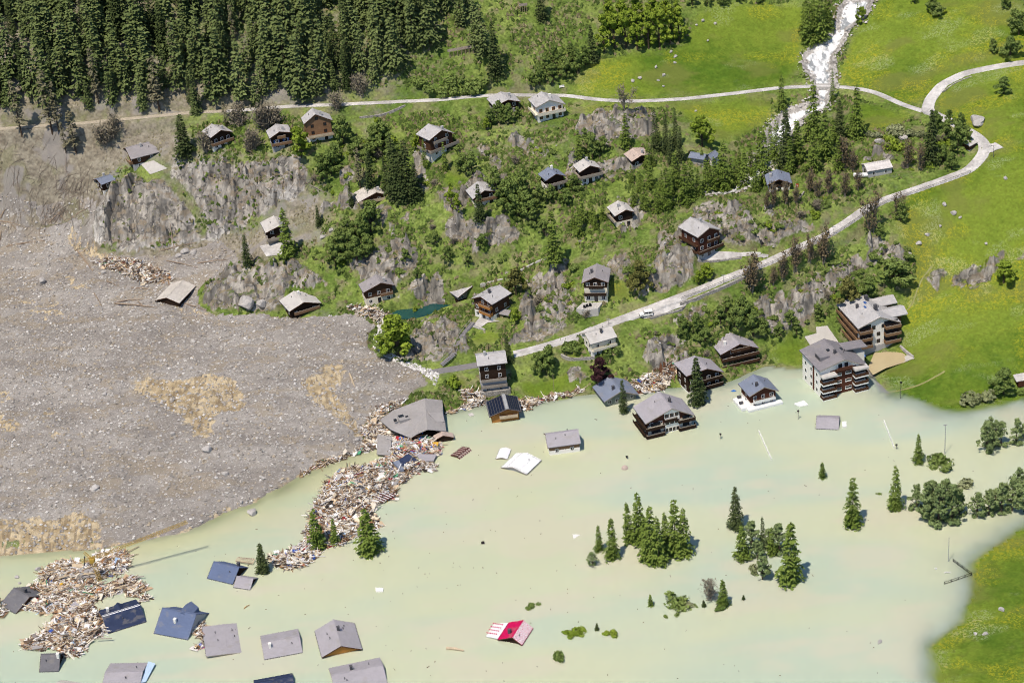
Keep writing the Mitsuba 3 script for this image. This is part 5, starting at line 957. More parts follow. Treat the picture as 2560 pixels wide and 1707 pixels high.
k = MB().slab([P(-H['wl'] - .1, .3, .62), P(-H['wl'] - .1, H['len'] * .95, .62), P(-H['wl'] - 3.9, H['len'] * .8, .35), P(-H['wl'] - 3.7, .6, .35)], .2).put('side_panel', 'roof_white', rr)
for i in range(6):
    for j in range(4): MB().box(P(-H['wl'] - 1.2 - .55 * i, H['len'] * (.25 + .18 * j), .66 - .06 * (1.0 + .55 * i) / 1.0 * .9 + .04), H['n'] * .15, H['d'] * .22, UP * .03).put('red_patch', 'roof_red', k)
stripes(q, 'r', 1, .55, 'roof_white', True, nm='ridge_strip', lo=.0, hi=.03)
big_white = [k for k in labels if 'large bright white' in labels[k].get('label', '')][0]
stripes(big_white, 'r', 2, .08, 'grey_steel', nm='seam', lo=-.4, hi=1.4); stripes(big_white, 'r', 1, .08, 'grey_steel', True, nm='seam', lo=.3, hi=.7); stripes(big_white, 'l', 1, .08, 'grey_steel', True, nm='seam')
def dormer(t, u, v, w, h, ln, mat):
    H = HOUSE[t]; zr = H['zt'] - h
    MB().extrude(Polygon([(-w, zr - w * .75), (0, zr), (w, zr - w * .75), (w, zr - w * .75 - 1.4), (-w, zr - w * .75 - 1.4)]), H['o'] + H['d'] * H['len'] * v + H['n'] * u, H['d'], UP, H['n'] * -1, ln).put('dormer', mat, t)
dormer(q3, .6, .62, 2.1, -.25, 5.2, 'roof_blue'); dormer(q, .2, .5, 1.6, .15, 4.6, 'roof_navy')
def sheet(name, label, fr, polys, mat, thick=.22, cat='roof', group=None, mats=None, part='roof_panel'):
    """Wreck panels: each outline point is surveyed with its height above the water."""
    if len(polys) == 1:
        p = [at(fp(fr, q[:2]), q[2]) for q in polys[0]]; return MB().slab(p, thick).put(name, mat, label=label, cat=cat, group=group)
    t = thing(name, label, cat, group)
    for i, pl in enumerate(polys): MB().slab([at(fp(fr, q[:2]), q[2]) for q in pl], thick).put(part, mats[i] if mats else mat, t)
    return t
bh = sheet('broken_house', 'large mauve grey cross gabled roof crushed between the gravel and the wreckage', 'k', [
    [(1265, 275, 5), (1292, 555, 5), (640, 515, 2.1)], [(1292, 555, 5), (600, 885, 3.6), (385, 700, 1.7), (640, 515, 2.1)], [(1292, 555, 5), (1320, 885, 4.7), (1110, 975, 2.9)], [(1292, 555, 5), (1110, 975, 2.9), (1000, 1055, 1.7), (600, 885, 3.6)],
    [(1265, 275, 5), (1610, 312, 2.6), (1690, 915, 2.4), (1320, 885, 4.7)], [(1335, 560, 4.95), (1440, 425, 4.1), (1620, 420, 3.1), (1622, 552, 3.9)], [(1335, 560, 4.95), (1622, 552, 3.9), (1655, 735, 2.9), (1500, 735, 3.5)]], 'roof_slab')
c = at(fp('k', (860, 690)), 4.2); MB().box(c, (1.6, .5, 0), (-.4, 1.3, 0), (0, 0, .75)).put('dormer', 'roof_slab', bh)
for x, y, s in ((805, 635, 1.0), (915, 645, .6), (690, 705, .55)): c = at(fp('k', (x, y)), 4.75); MB().box(c, (s * .8, s * .25, 0), (-s * .2, s * .7, 0), (0, 0, .3)).put('skylight', 'window_glass', bh)
MB().slab([at(fp('k', q), 2.3) for q in ((1010, 1050), (1320, 890), (1680, 920), (1600, 880), (1320, 860))], 3.0).put('gable_wall', 'dark_timber', bh)
MB().slab([at(fp('k', q), 1.5) for q in ((400, 700), (1000, 1040), (1300, 900), (1600, 900), (1600, 320), (1265, 300), (650, 530))], 2.0).put('wall', 'dark_timber', bh)
sheet('roof_sheet', 'tall mauve grey flat roof sheet lying below the left end of the broken roof', 'k', [[(345, 985, 1.6), (325, 1370, 1.0), (595, 1390, 1.0), (620, 1020, 1.6)]], 'roof_slab')
sheet('roof_sheet', 'pale grey roof sheet with a dark end at the right side of the wreckage', 'k', [[(1085, 1365, 1.2), (1190, 1500, .9), (1440, 1500, .9), (1505, 1370, 1.2)]], 'roof_lilac')
sheet('roof_sheet', 'narrow mauve roof strip among bright coloured litter', 'k', [[(730, 1100, 1.4), (725, 1150, 1.3), (985, 1160, 1.3), (985, 1110, 1.4)]], 'roof_slab')
dk = sheet('drowned_house', 'dark blue roof with a dormer lying on the wreckage below the broken roof', 'n', [[(1690, 390, 2.6), (1840, 600, .9), (2140, 430, 1.1), (1885, 258, 2.9)], [(1510, 510, .9), (1640, 590, .8), (1840, 600, .9), (1690, 390, 2.6), (1600, 425, 2.0)]], 'roof_navy', mats=['roof_navy', 'roof_navy'])
MB().slab([at(fp('n', q), z) for q, z in (((1590, 425), 2.9), ((1730, 570), 2.2), ((1800, 560), 2.4), ((1700, 385), 3.3))], .9).put('dormer', 'roof_steel', dk)
ms = sheet('roof_sheet', 'dark red and white striped roof sheet at the right edge of the wreckage', 'n', [[(1190, 1150, 1.0), (1375, 1215, .6), (1640, 1075, 1.2), (1440, 980, 1.7)]], 'roof_maroon', .3, part='panel')
for i in range(5):
    f = .12 + .19 * i; a0 = at(fp('n', (1190 + 250 * f, 1150 - 170 * f)), 1.03 + .7 * f); a1 = at(fp('n', (1375 + 265 * f, 1215 - 140 * f)), .63 + .6 * f)
    MB().beam(a0, a1, .22, .08).put('pale_stripe', 'roof_white', ms)
sheet('roof_sheet', 'dark slate roof half with a pale green panel in the middle of the wreckage', 'n', [[(870, 762, 2.2), (1005, 1010, 1.6), (1035, 1025, 1.5), (1150, 985, .8), (1080, 845, 1.0), (890, 765, 2.2)], [(800, 790, 1.5), (690, 850, 1.0), (810, 1000, .8), (870, 970, 1.2), (1000, 1010, 1.6), (868, 765, 2.2)]], 'roof_dark', mats=['roof_dark', 'roof_slab'])
sheet('wall_panel', 'pale green and white wall panel lying beside the dark slate roof half', 'n', [[(690, 850, 1.6), (810, 1000, 1.2), (865, 975, 1.3), (800, 800, 1.8)]], 'foam_green', .12, 'panel')
sheet('roof_sheet', 'brown grey roof sheet with a dark broken lower edge in the wreckage', 'n', [[(350, 1130, 1.2), (490, 1245, .8), (700, 1190, .9), (760, 1090, 1.1), (600, 1000, 1.6)]], 'roof_slab')
sheet('roof_sheet', 'mauve roof sheet crossed by a white strip in the wreckage', 'n', [[(1400, 700, 1.1), (1420, 860, .8), (1660, 860, .8), (1790, 660, 1.2), (1620, 600, 1.6)], [(1600, 600, 1.75), (1560, 860, 1.0), (1590, 860, 1.0), (1630, 600, 1.75)]], 'roof_slab', mats=['roof_slab', 'roof_white'])
sheet('roof_sheet', 'grey roof slab below the yellow crane mast', 'o', [[(1090, 335, 1.3), (1140, 460, .8), (1340, 450, .9), (1310, 330, 1.4)]], 'roof_slab')
sheet('roof_sheet', 'pale grey crumpled roof sheet in the middle of the lower left wreckage', 'o', [[(1000, 830, 1.2), (850, 1000, .8), (960, 1010, .9), (1130, 880, 1.2), (1060, 790, 1.6)]], 'roof_lilac')
sheet('roof_sheet', 'grey sheet floating beside the torn lower left wreckage tail', 'o', [[(330, 1400, .8), (420, 1470, .6), (620, 1440, .7), (800, 1370, .8), (640, 1320, .9)]], 'roof_slab')
sheet('wall_panel', 'tan boarded wall panel on top of the upper left wreckage', 'o', [[(1010, 265, 1.6), (1005, 310, 1.4), (1160, 325, 1.4), (1170, 275, 1.6)]], 'pale_wood', .15, 'panel')
sheet('wall_panel', 'pale slatted panels leaning on the bottom mauve roof', '03', [[(1360, 1365, .9), (1290, 1560, .5), (1340, 1550, .5), (1425, 1385, .9)]], 'pale_blue', .2, 'panel')
sheet('wall_panel', 'red box like panel lying in the lower left wreckage', 'o', [[(1375, 600, 1.4), (1350, 650, 1.2), (1410, 640, 1.2), (1430, 600, 1.4)]], 'brick_orange', .6, 'panel')
sheet('wall_panel', 'light blue panel lying in the middle wreckage', 'n', [[(870, 640, 1.4), (870, 690, 1.2), (980, 695, 1.2), (975, 620, 1.5)]], 'pale_blue', .12, 'panel')
sheet('drifting_sheet', 'white square panel floating near the left end of the shore debris', '12', [[(1945, 660, .15), (1965, 685, .15), (2005, 672, .15), (1985, 650, .15)]], 'roof_pale', .15, 'panel')
sheet('floating_board', 'white plastic canopy floating left of the drowned shed', '32', [[(240, 567, .5), (290, 590, .3), (370, 575, .4), (330, 537, .8)]], 'white_paint', .35, 'canopy')
sheet('floating_box', 'white box floating against the drowned shed', '32', [[(680, 732, .6), (682, 775, .6), (722, 772, .6), (718, 728, .6)]], 'white_paint', .6, 'box')
sheet('floating_tank', 'white rounded tank floating in the open lake', '13', [[(1095, 690, .4), (1100, 722, .35), (1165, 722, .35), (1168, 690, .4)]], 'white_paint', .5, 'tank')
sheet('floating_tarp', 'white triangular tip of a sunken tent in the lake', '23', [[(555, 200, .9), (566, 243, .1), (625, 204, .1)]], 'white_paint', .1, 'tarp')
sheet('floating_tarp', 'small blue tarpaulin floating left of the white terrace', 'g', [[(1150, 1385, .1), (1200, 1400, .1), (1265, 1385, .15), (1215, 1360, .2)]], 'tarp_blue', .1, 'tarp')
gr = thing('slatted_frame', 'pale slatted timber frame lying behind the upper blue roof', 'frame')
for i in range(9):
    f = i / 8; MB().beam(at(fp('03', (2185 + 150 * f, 412 + 15 * f)), .9), at(fp('03', (2165 + 150 * f, 448 + 22 * f)), .6), .28, .1).put('slat', 'pale_wood', gr)
for (x0, y0, x1, y1) in ((2185, 412, 2335, 427), (2165, 448, 2315, 470)): MB().beam(at(fp('03', (x0, y0)), .7), at(fp('03', (x1, y1)), .7), .2, .15).put('rail', 'log_wood', gr)
# ------------------------------------------------------------------ heaps of wreckage
PAL = np.array([[.66, .57, .43], [.74, .68, .58], [.80, .79, .77], [.54, .43, .30], [.26, .18, .115], [.11, .075, .05], [.40, .30, .20], [.24, .215, .20], [.50, .48, .465], [.05, .042, .037], [.34, .19, .10], [.79, .76, .72], [.17, .125, .09], [.60, .55, .47], [.78, .77, .76], [.14, .10, .075]])
ODD = np.array([[.06, .12, .42], [.42, .04, .05], [.70, .70, .72], [.10, .34, .20], [.55, .34, .05], [.35, .48, .66]])
def heap(name, label, outline, dens=7.0, seed=1, hmax=1.1, fr='P', colourful=.02, base=(.17, .12, .085), bright=1.0, zb=None, long=1.0):
    r = np.random.default_rng(seed); w = np.array([at(fp(fr, q), 0)[:2] if zb is None else ground(fp(fr, q))[:2] for q in outline]); pg = Polygon(w).buffer(0)
    x0, y0, x1, y1 = pg.bounds; n = int(dens * pg.area); xs, ys = r.uniform(x0, x1, n * 6), r.uniform(y0, y1, n * 6)
    ed = shapely.distance(shapely.points(xs, ys), pg.boundary) * np.where(shapely.contains_xy(pg, xs, ys), 1, -1)
    ed += (meshkit.fbm(np.stack([xs / 2.2, ys / 2.2, xs * 0 + seed], -1), 3, seed) - .5) * 3.0
    k = np.nonzero(ed > 0)[0][:n]; xs, ys, ed = xs[k], ys[k], ed[k]; m = MB(); n = len(xs)
    dome = lambda x, y, e: np.minimum(e * .4, hmax) * (.45 + .9 * meshkit.fbm(np.stack([x / 3, y / 3, x * 0 + 5], -1), 2, seed)) + .05
    zz = dome(xs, ys, ed) + (np.maximum(ztop(xs, ys), 0) if zb is None else ztop(xs, ys))
    flow = meshkit.noise(np.stack([xs / 7, ys / 7, xs * 0], -1), seed) * 5
    for i in range(n):
        u = r.random(); az = flow[i] + r.normal(0, .8); ti = r.normal(0, .26)
        if u < .66: L, W, T_ = r.gamma(2.0, .85) * long + .6, r.uniform(.10, .30), r.uniform(.06, .16)
        elif u < .945: L, W, T_ = r.uniform(.35, .9), r.uniform(.3, .8), r.uniform(.05, .3)
        else: L, W, T_ = r.uniform(1.4, 3.6), r.uniform(.9, 2.2), r.uniform(.06, .12)
        a = np.array([math.cos(az) * math.cos(ti), math.sin(az) * math.cos(ti), math.sin(ti)]); b = np.array([-math.sin(az), math.cos(az), r.normal(0, .3)]); b -= a * np.dot(a, b); b /= np.linalg.norm(b); c = np.cross(a, b)
        col = (PAL[r.integers(len(PAL))] if r.random() > colourful else ODD[r.integers(len(ODD))]) * r.uniform(.75, 1.15) * bright
        m.box((xs[i], ys[i], zz[i] + r.uniform(-.05, .25)), a * L / 2, b * W / 2, c * T_ / 2, np.clip(col, 0, .8))
    gxx, gyy = np.meshgrid(np.arange(x0 - 1, x1 + 1, .8), np.arange(y0 - 1, y1 + 1, .8)); fx, fy = gxx.ravel(), gyy.ravel()
    e2 = shapely.distance(shapely.points(fx, fy), pg.boundary) * np.where(shapely.contains_xy(pg, fx, fy), 1, -1) + (meshkit.fbm(np.stack([fx / 2.2, fy / 2.2, fx * 0 + seed], -1), 3, seed) - .5) * 3.0
    hz = np.where(e2 > -.3, dome(fx, fy, np.maximum(e2, 0)) - .12, -.6) + (np.maximum(ztop(fx, fy), 0) if zb is None else ztop(fx, fy))
    i = np.arange(fx.size).reshape(gxx.shape); qd = np.stack([i[:-1, :-1], i[:-1, 1:], i[1:, 1:], i[1:, :-1]], -1).reshape(-1, 4); qd = qd[(e2[qd] > -.6).any(1)]
    uu, inv = np.unique(qd, return_inverse=True); bc = np.array(base) * (.6 + .8 * meshkit.noise(np.stack([fx * 1.7, fy * 1.7, fx * 0], -1), 2))[:, None]
    m.add(np.stack([fx, fy, hz], -1)[uu], inv.reshape(-1, 4)); m.c.append(bc[uu])
    k = m.put(name, 'painted', label=label, cat='wreckage', kind='stuff'); return w, pg, r
P4 = lambda s: [tuple(map(float, t.split(','))) for t in s.split()]
heap('wreckage', 'splintered boards heaped along the left rim of the broken roof', P4("828,996 850,968 870,948 905,935 935,925 900,950 880,975 905,998 930,1005 890,1010 838,1010"), 8, 2, 1.8)
heap('wreckage', 'bright coloured household litter floating below the broken roof', P4("892,1004 963,998 1003,1008 1016,1025 1005,1048 963,1044 893,1050"), 10, 3, 1.0, colourful=.22, bright=1.1)
heap('wreckage', 'long raft of splintered timber trailing down from the broken house', P4("883,1052 913,1047 968,1060 1000,1064 996,1080 963,1082 943,1092 933,1107 900,1120 912,1142 875,1157 866,1168 866,1180 880,1205 820,1236 790,1246 738,1262 733,1275 698,1300 663,1308 630,1298 618,1278 638,1272 680,1258 706,1231 710,1201 722,1176 716,1160 736,1135 748,1107 778,1082 813,1072 838,1070 863,1062"), 7.5, 4, 1.3, colourful=.03)
heap('wreckage', 'raft of pale splintered boards under the yellow crane', [(530, 450), (640, 340), (770, 255), (950, 245), (1180, 290), (1290, 180), (1400, 110), (1690, 75), (1830, 180), (1780, 340), (1700, 410), (1400, 490), (1250, 495), (1100, 470), (950, 490), (640, 512), (530, 490)], 8, 5, .8, 'o', .015, bright=1.12)
heap('wreckage', 'wide raft of pale splintered boards around the split navy roof', [(550, 560), (1000, 500), (1240, 560), (1500, 560), (1900, 470), (2030, 600), (2080, 600), (1980, 700), (2115, 750), (1960, 820), (1750, 660), (1500, 720), (1270, 820), (1360, 1010), (1480, 1020), (1540, 1190), (1450, 1270), (1350, 1310), (1200, 1390), (1100, 1568), (850, 1580), (780, 1470), (320, 1465), (350, 1370), (560, 1220), (700, 1120), (860, 1000), (740, 960), (640, 970), (400, 930), (280, 900), (640, 700), (370, 620)], 8, 6, .9, 'o', .02, bright=1.12)
heap('wreckage', 'small raft of boards at the left edge of the picture', [(-80, 780), (0, 840), (90, 920), (60, 990), (-80, 1010)], 8, 7, .6, 'o', bright=1.1)
heap('wreckage', 'boards and splinters stranded along the shore left of the solar barn', P4("1022,950 1068,932 1060,908 1118,910 1116,928 1072,938 1040,950"), 7, 8, .7)
heap('wreckage', 'driftwood and foam on the shore right of the solar barn', P4("1188,922 1225,918 1262,914 1230,932 1215,942 1194,942"), 7, 9, .5, bright=.95)
heap('wreckage', 'litter and boards on red brown mud between the blue roofed house and the chalet', P4("1440,890 1501,868 1545,860 1560,866 1528,892 1471,903"), 6, 10, .4, colourful=.05, base=(.15, .075, .045))
heap('wreckage', 'narrow line of driftwood along the grassy shore', P4("1262,912 1300,905 1358,896 1358,901 1300,911 1265,918"), 6, 11, .3, base=(.12, .085, .06))
heap('wreckage', 'splintered house remains half buried in the gravel below the cliff', P4("215,610 262,592 330,606 378,628 395,655 335,662 268,632"), 6, 12, .6, zb=1, base=(.26, .215, .17))
heap('wreckage', 'rubble of boards and pale stones beside the small crumpled roof', P4("800,700 835,702 890,718 893,732 868,742 838,728 808,716"), 6, 13, .9, zb=1, base=(.34, .30, .25))
heap('wreckage', 'clutter of boards between the blue and the torn mauve roof', [(380, 640), (440, 620), (470, 660), (470, 850), (400, 840), (430, 760), (400, 700)], 7, 14, .4, 'p', bright=1.1)
heap('wreckage', 'twigs and boards drifting along the foot of the gravel bank', P4("838,1012 872,1006 910,1012 880,1024 830,1042 765,1064 725,1078 690,1096 690,1090 730,1068 765,1054 820,1036"), 4, 15, .25, base=(.26, .20, .12), bright=.9)
# the mud under the red stained litter
flat('mud_flat', wpoly("1445,893 1500,866 1560,857 1575,880 1530,890 1520,897 1470,905", 0.0), .12, 'rust_mud', kind='structure')
# ------------------------------------------------------------------ long boards and trunks that can be told apart
lr = np.random.default_rng(31)
for i in range(70):
    src = [((640, 560), (1240, 900)), ((1280, 520), (1950, 640)), ((760, 1050), (1500, 1400)), ((620, 300), (1700, 460))][i % 4]
    q = (lr.uniform(src[0][0], src[1][0]), lr.uniform(src[0][1], src[1][1])); c = at(fp('o', q), 1.1 + lr.random() * .5); az = lr.normal(.5, .45); L = lr.uniform(2.2, 4.6)
    MB().box(c, np.array([math.cos(az), math.sin(az), lr.normal(0, .06)]) * L / 2, np.array([-math.sin(az), math.cos(az), 0]) * lr.uniform(.1, .2), (0, 0, .06)).put('long_board', lr.choice(['pale_wood', 'log_wood', 'pale_wood', 'grey_timber']), label='long loose board on the lower left rafts of wreckage', cat='board', group='long boards on the lower left wreckage')
for i in range(50):
    f = lr.random(); q = (875 - 160 * f + lr.normal(0, 22), 1085 + 165 * f + lr.normal(0, 10)); c = at(q, 1.3 + lr.random() * .5); az = lr.normal(.8, .7); L = lr.uniform(2.0, 4.2)
    MB().box(c, np.array([math.cos(az), math.sin(az), lr.normal(0, .06)]) * L / 2, np.array([-math.sin(az), math.cos(az), 0]) * lr.uniform(.1, .2), (0, 0, .06)).put('long_board', lr.choice(['pale_wood', 'log_wood', 'brown_timber', 'grey_timber']), label='long loose board on the raft below the broken house', cat='board', group='long boards on the upper raft')
def log(label, a, b, r=.25, mat='log_wood', fr='P', z=None, group=None):
    pa, pb = (ground(fp(fr, q), 0.0) for q in (a, b)); pa[2], pb[2] = ztop(pa[0], pa[1]), ztop(pb[0], pb[1])
    pa[2], pb[2] = max(pa[2], 0) + r * .6, max(pb[2], 0) + r * .6
    m = (pa + pb) / 2 + [0, 0, .25]; MB().tube([pa, m, pb], [r, r * .85, r * .45], 7).put('fallen_trunk', mat, label=label, cat='trunk', group=group)
for a, b, r_ in (((60, 705), (410, 640), .3), ((0, 465), (180, 500), .25), ((5, 440), (55, 350), .32), ((705, 730), (860, 960), .3), ((1210, 1105), (1460, 1135), .2), ((1050, 1240), (1450, 1310), .28), ((1080, 1225), (1320, 1215), .2), ((870, 1160), (940, 1260), .2), ((1530, 840), (1820, 920), .2), ((1810, 880), (2090, 820), .2), ((1700, 1245), (1900, 1290), .22), ((1280, 1235), (1330, 1300), .2),
                 ((450, 480), (560, 375), .22), ((620, 450), (830, 330), .2), ((530, 390), (620, 470), .18), ((1270, 750), (1340, 560), .18), ((1460, 750), (1530, 630), .15), ((1600, 720), (1560, 480), .17), ((1480, 735), (1800, 660), .22), ((0, 640), (12, 555), .28), ((110, 500), (160, 560), .16), ((985, 1060), (1090, 1100), .2)):
    log('bare broken trunk lying on the gravel between cliff and collapsed roof', a, b, r_, '01' and 'log_wood', '01', group='broken trunks on the gravel')
log('pale beam lying on the gravel above the broken roof', (865, 340), (912, 460), .28, 'pale_wood', '12')
log('pale beam floating near the bottom of the lake', (1750, 1250), (1910, 1275), .45, 'pale_wood', '13')
log('pale fallen trunk with roots below the torn chalet', (490, 130), (640, 210), .2, 'pale_bark', '11')
log('orange plank floating right of the blue roofs', (2240, 885), (2290, 850), .12, 'orange_timber', '03')
# ------------------------------------------------------------------ stones
ico = trimesh.creation.icosphere(2)
def rockmesh(seed, rough=.35):
    v = ico.vertices * (1 + rough * (meshkit.fbm(ico.vertices * 1.3 + seed * 7.1, 3, seed) - .5) * 2)[:, None]; r = np.random.default_rng(seed)
    for _ in range(5):
        nn = r.normal(size=3); nn /= np.linalg.norm(nn); d = v @ nn; v = v - np.outer(np.maximum(d - .62, 0), nn)
    return (v, ico.faces)
RP = [mikit.ply(rockmesh(s), 'boulder_rock') for s in range(6)]
brg = np.random.default_rng(77)
def boulder(w, s, label, group=None, flatten=.7):
    k = numbered('boulder'); scene[k] = {**RP[brg.integers(6)], 'to_world': T4().translate([float(w[0]), float(w[1]), float(max(ztop(w[0], w[1]), 0) + s * .2)]).rotate([0, 0, 1], float(brg.uniform(0, 360))).scale([s, s * float(brg.uniform(.6, 1)), s * flatten])}
    tag(k, label, 'boulder', group)
for s, lb, gp, sz in (("1615,49 1643,55 1626,94 1541,120 1507,155 1524,174 1523,199 1551,131 1598,256 1453,187 1550,145 1470,180 1600,58 1512,186", 'pale boulder lying on the upper meadow', 'boulders on the upper meadow', .8),
                      ("2055,303 2020,328 2088,304 2075,318 2040,298", 'pale boulder on the knoll below the road junction', 'boulders on the knoll', 1.5), ("2244,281", 'flat pale rock slab in the meadow right of the junction', None, 2.4),
                      ("2170,470 2190,490 2205,500 2310,410 2130,540 2110,560 2160,520 2090,585 2265,560", 'small rock on the right meadow', 'small rocks on the right meadow', .9),
                      ("425,580 445,583 410,590", 'large pale boulder at the foot of the cliff', 'boulders at the foot of the cliff', 1.7), ("565,700 600,702", 'huge smooth boulder beside the buried chalet', 'smooth boulders by the buried chalet', 3.2), ("2020,1475 2240,1455 2262,1456 2300,1400", 'pale rock in the lower right meadow', 'rocks in the lower right meadow', .8), ("760,530 768,545 800,520 742,545", 'pale boulder on the ledge right of the small spruce', 'boulders on the ledge', 1.2)):
    pts = s.split()
    for p in pts:
        w = ground(tuple(map(float, p.split(','))), 0.0); boulder(w, sz * brg.uniform(.75, 1.25), lb, gp if len(pts) > 1 else None)
for p in "243,917 250,1006 398,1009 428,1072 88,1308 145,1300 165,1322 40,1325 45,1340 205,620 240,635 100,655 340,668 115,668 175,735 265,760 555,1158 605,1106 345,1180 285,1216 800,900 760,905 820,1015 808,932 650,845 580,1180 520,1100 480,1050 330,1060 220,1130 120,1150 60,1090".split():
    boulder(ground(tuple(map(float, p.split(','))), 0.0), brg.uniform(.6, 1.1) * (2.0 if brg.random() < .18 else 1), 'pale boulder resting on the gravel of the landslide', 'boulders on the landslide')
for i in range(46):
    t = brg.random(); pg = STREAM.boundary; q = pg.interpolate(t, normalized=True); boulder((q.x + brg.normal(0, .8), q.y + brg.normal(0, .8)), brg.uniform(.6, 1.5), 'pale boulder on the bank of the torrent', 'boulders along the torrent')
def stones(name, n, region, lo, hi, cols, seed, label, zf, ok=None):
    r = np.random.default_rng(seed); x0, y0, x1, y1 = region.bounds; x, y = r.uniform(x0, x1, n * 4), r.uniform(y0, y1, n * 4); k = shapely.contains_xy(region, x, y)
    x, y = x[k], y[k]
    if ok is not None: j = ok(x, y, r); x, y = x[j], y[j]
    x, y = x[:n], y[:n]
    m = len(x); s = lo + (hi - lo) * r.random(m) ** 5; z = zf(x, y)
    o = np.array([[1, 0, 0], [-.9, .2, 0], [0, 1, .1], [.1, -.9, 0], [0, .1, .8], [0, 0, -.5]]); f = np.array([[0, 2, 4], [2, 1, 4], [1, 3, 4], [3, 0, 4], [2, 0, 5], [1, 2, 5], [3, 1, 5], [0, 3, 5]])
    az = r.uniform(0, 6.3, m); c, sn = np.cos(az), np.sin(az); v = o[None] * r.uniform(.65, 1.3, (m, 6, 1)); v = np.stack([v[..., 0] * c[:, None] - v[..., 1] * sn[:, None], v[..., 0] * sn[:, None] + v[..., 1] * c[:, None], v[..., 2]], -1) * s[:, None, None]
    v += np.stack([x, y, z + s * .2], -1)[:, None]; cc = np.array(cols)[r.integers(0, len(cols), m)] * r.uniform(.8, 1.2, (m, 1))
    put(name, (v.reshape(-1, 3), (f[None] + (np.arange(m) * 6)[:, None, None]).reshape(-1, 3)), 'painted', color=np.repeat(cc, 6, 0), kind='stuff', label=label, cat='stones')
stones('gravel_stones', 42000, Polygon(DEB).buffer(-.5), .08, .72, [[.32, .30, .275], [.38, .36, .335], [.54, .525, .505], [.29, .27, .245], [.37, .32, .25], [.45, .435, .415]], 1, 'loose stones strewn over the landslide gravel', ztop)
stones('rubble_stones', 2600, Polygon(wpoly("862,752 882,742 893,790 915,822 985,848 1012,860 1000,886 963,853 900,830 858,800")), .15, .8, [[.62, .61, .60], [.5, .49, .48], [.7, .69, .67]], 2, 'pale broken stones along the right edge of the gravel', ztop)
stones('torrent_stones', 3000, STREAM.buffer(2.5), .15, .8, [[.46, .44, .41], [.36, .345, .32], [.55, .53, .50]], 3, 'stones of the torrent bed', lambda x, y: zt(x, y) + .3, lambda x, y, r: (np.abs(sample(sd, x, y)) < 2.6))
stones('scree_stones', 4500, Polygon([(-150, 560), (170, 560), (190, 745), (-190, 745)]), .12, .7, [[.30, .29, .285], [.24, .23, .225], [.36, .35, .345]], 4, 'loose rocks on the cliffs and scrubby slopes', zt, lambda x, y, r: sample(rockw, x, y) > r.uniform(.15, .9, len(x)))
# floating specks
fl = MB(); rr_ = np.random.default_rng(3)
for i in range(230):
    q = (rr_.uniform(0, 2300), rr_.uniform(930, 1568)) if i % 3 else (rr_.normal(900, 300), rr_.normal(1300, 130)); w = at(q, .02)
    if zt(w[0], w[1]) > -1 or sample(dd, w[0], w[1]) > 0: continue
    az = rr_.random() * 6; L = rr_.uniform(.06, .2) * (2.4 if rr_.random() < .1 else 1); fl.box((w[0], w[1], .04), np.array([math.cos(az), math.sin(az), 0]) * L, np.array([-math.sin(az), math.cos(az), 0]) * rr_.uniform(.05, .13), (0, 0, .05), np.array([.10, .075, .05]) * rr_.uniform(.6, 2))
fl.put('driftwood', 'painted', label='small driftwood splinters scattered over the flood water', cat='driftwood', kind='stuff')
# ------------------------------------------------------------------ tower crane toppled into the wreckage
cr = thing('tower_crane', 'yellow lattice tower crane leaning in the wreckage with its jib reaching over the gravel edge', 'crane')
def lattice(pa, pb, w, nm, n, parent):
    pa, pb = np.array(pa), np.array(pb); d = pb - pa; L = np.linalg.norm(d); d /= L; x = np.cross(d, UP); x /= np.linalg.norm(x); y = np.cross(x, d); m = MB()
    cor = [x * w / 2 - y * w / 3, -x * w / 2 - y * w / 3, y * w * .6]
    for c in cor: m.beam(pa + c, pb + c, .085)
    for i in range(n):
        a, b = pa + d * L * i / n, pa + d * L * (i + 1) / n
        for k in range(3): m.beam(a + cor[k], b + cor[(k + 1) % 3], .05); m.beam(a + cor[k], a + cor[(k + 1) % 3], .05)
    m.put(nm, 'crane_yellow', parent)
cb = at(fp('03', (918, 640)), -.5); ct = at(fp('03', (842, 425)), 8.0); ce = at(fp('03', (1722, 85)), 13.0)
lattice(cb, ct, 1.2, 'mast', 9, cr); lattice(ct, ce, .85, 'jib', 34, cr)
lattice(ct, at(fp('03', (735, 450)), 7.0), .9, 'counter_jib', 4, cr); lattice(ct, at(fp('03', (772, 365)), 9.5), .7, 'tower_head', 4, cr)
MB().box(ct + [0, 0, -.6], (.7, 0, 0), (0, .7, 0), (0, 0, .6)).put('slewing_ring', 'crane_yellow', cr)
MB().tube([at(fp('03', (775, 505)), .3), at(fp('03', (777, 405)), 4.5)], .22, 6).put('dark_post', 'dark_steel', label='dark post sticking out of the wreckage beside the crane mast', cat='post')
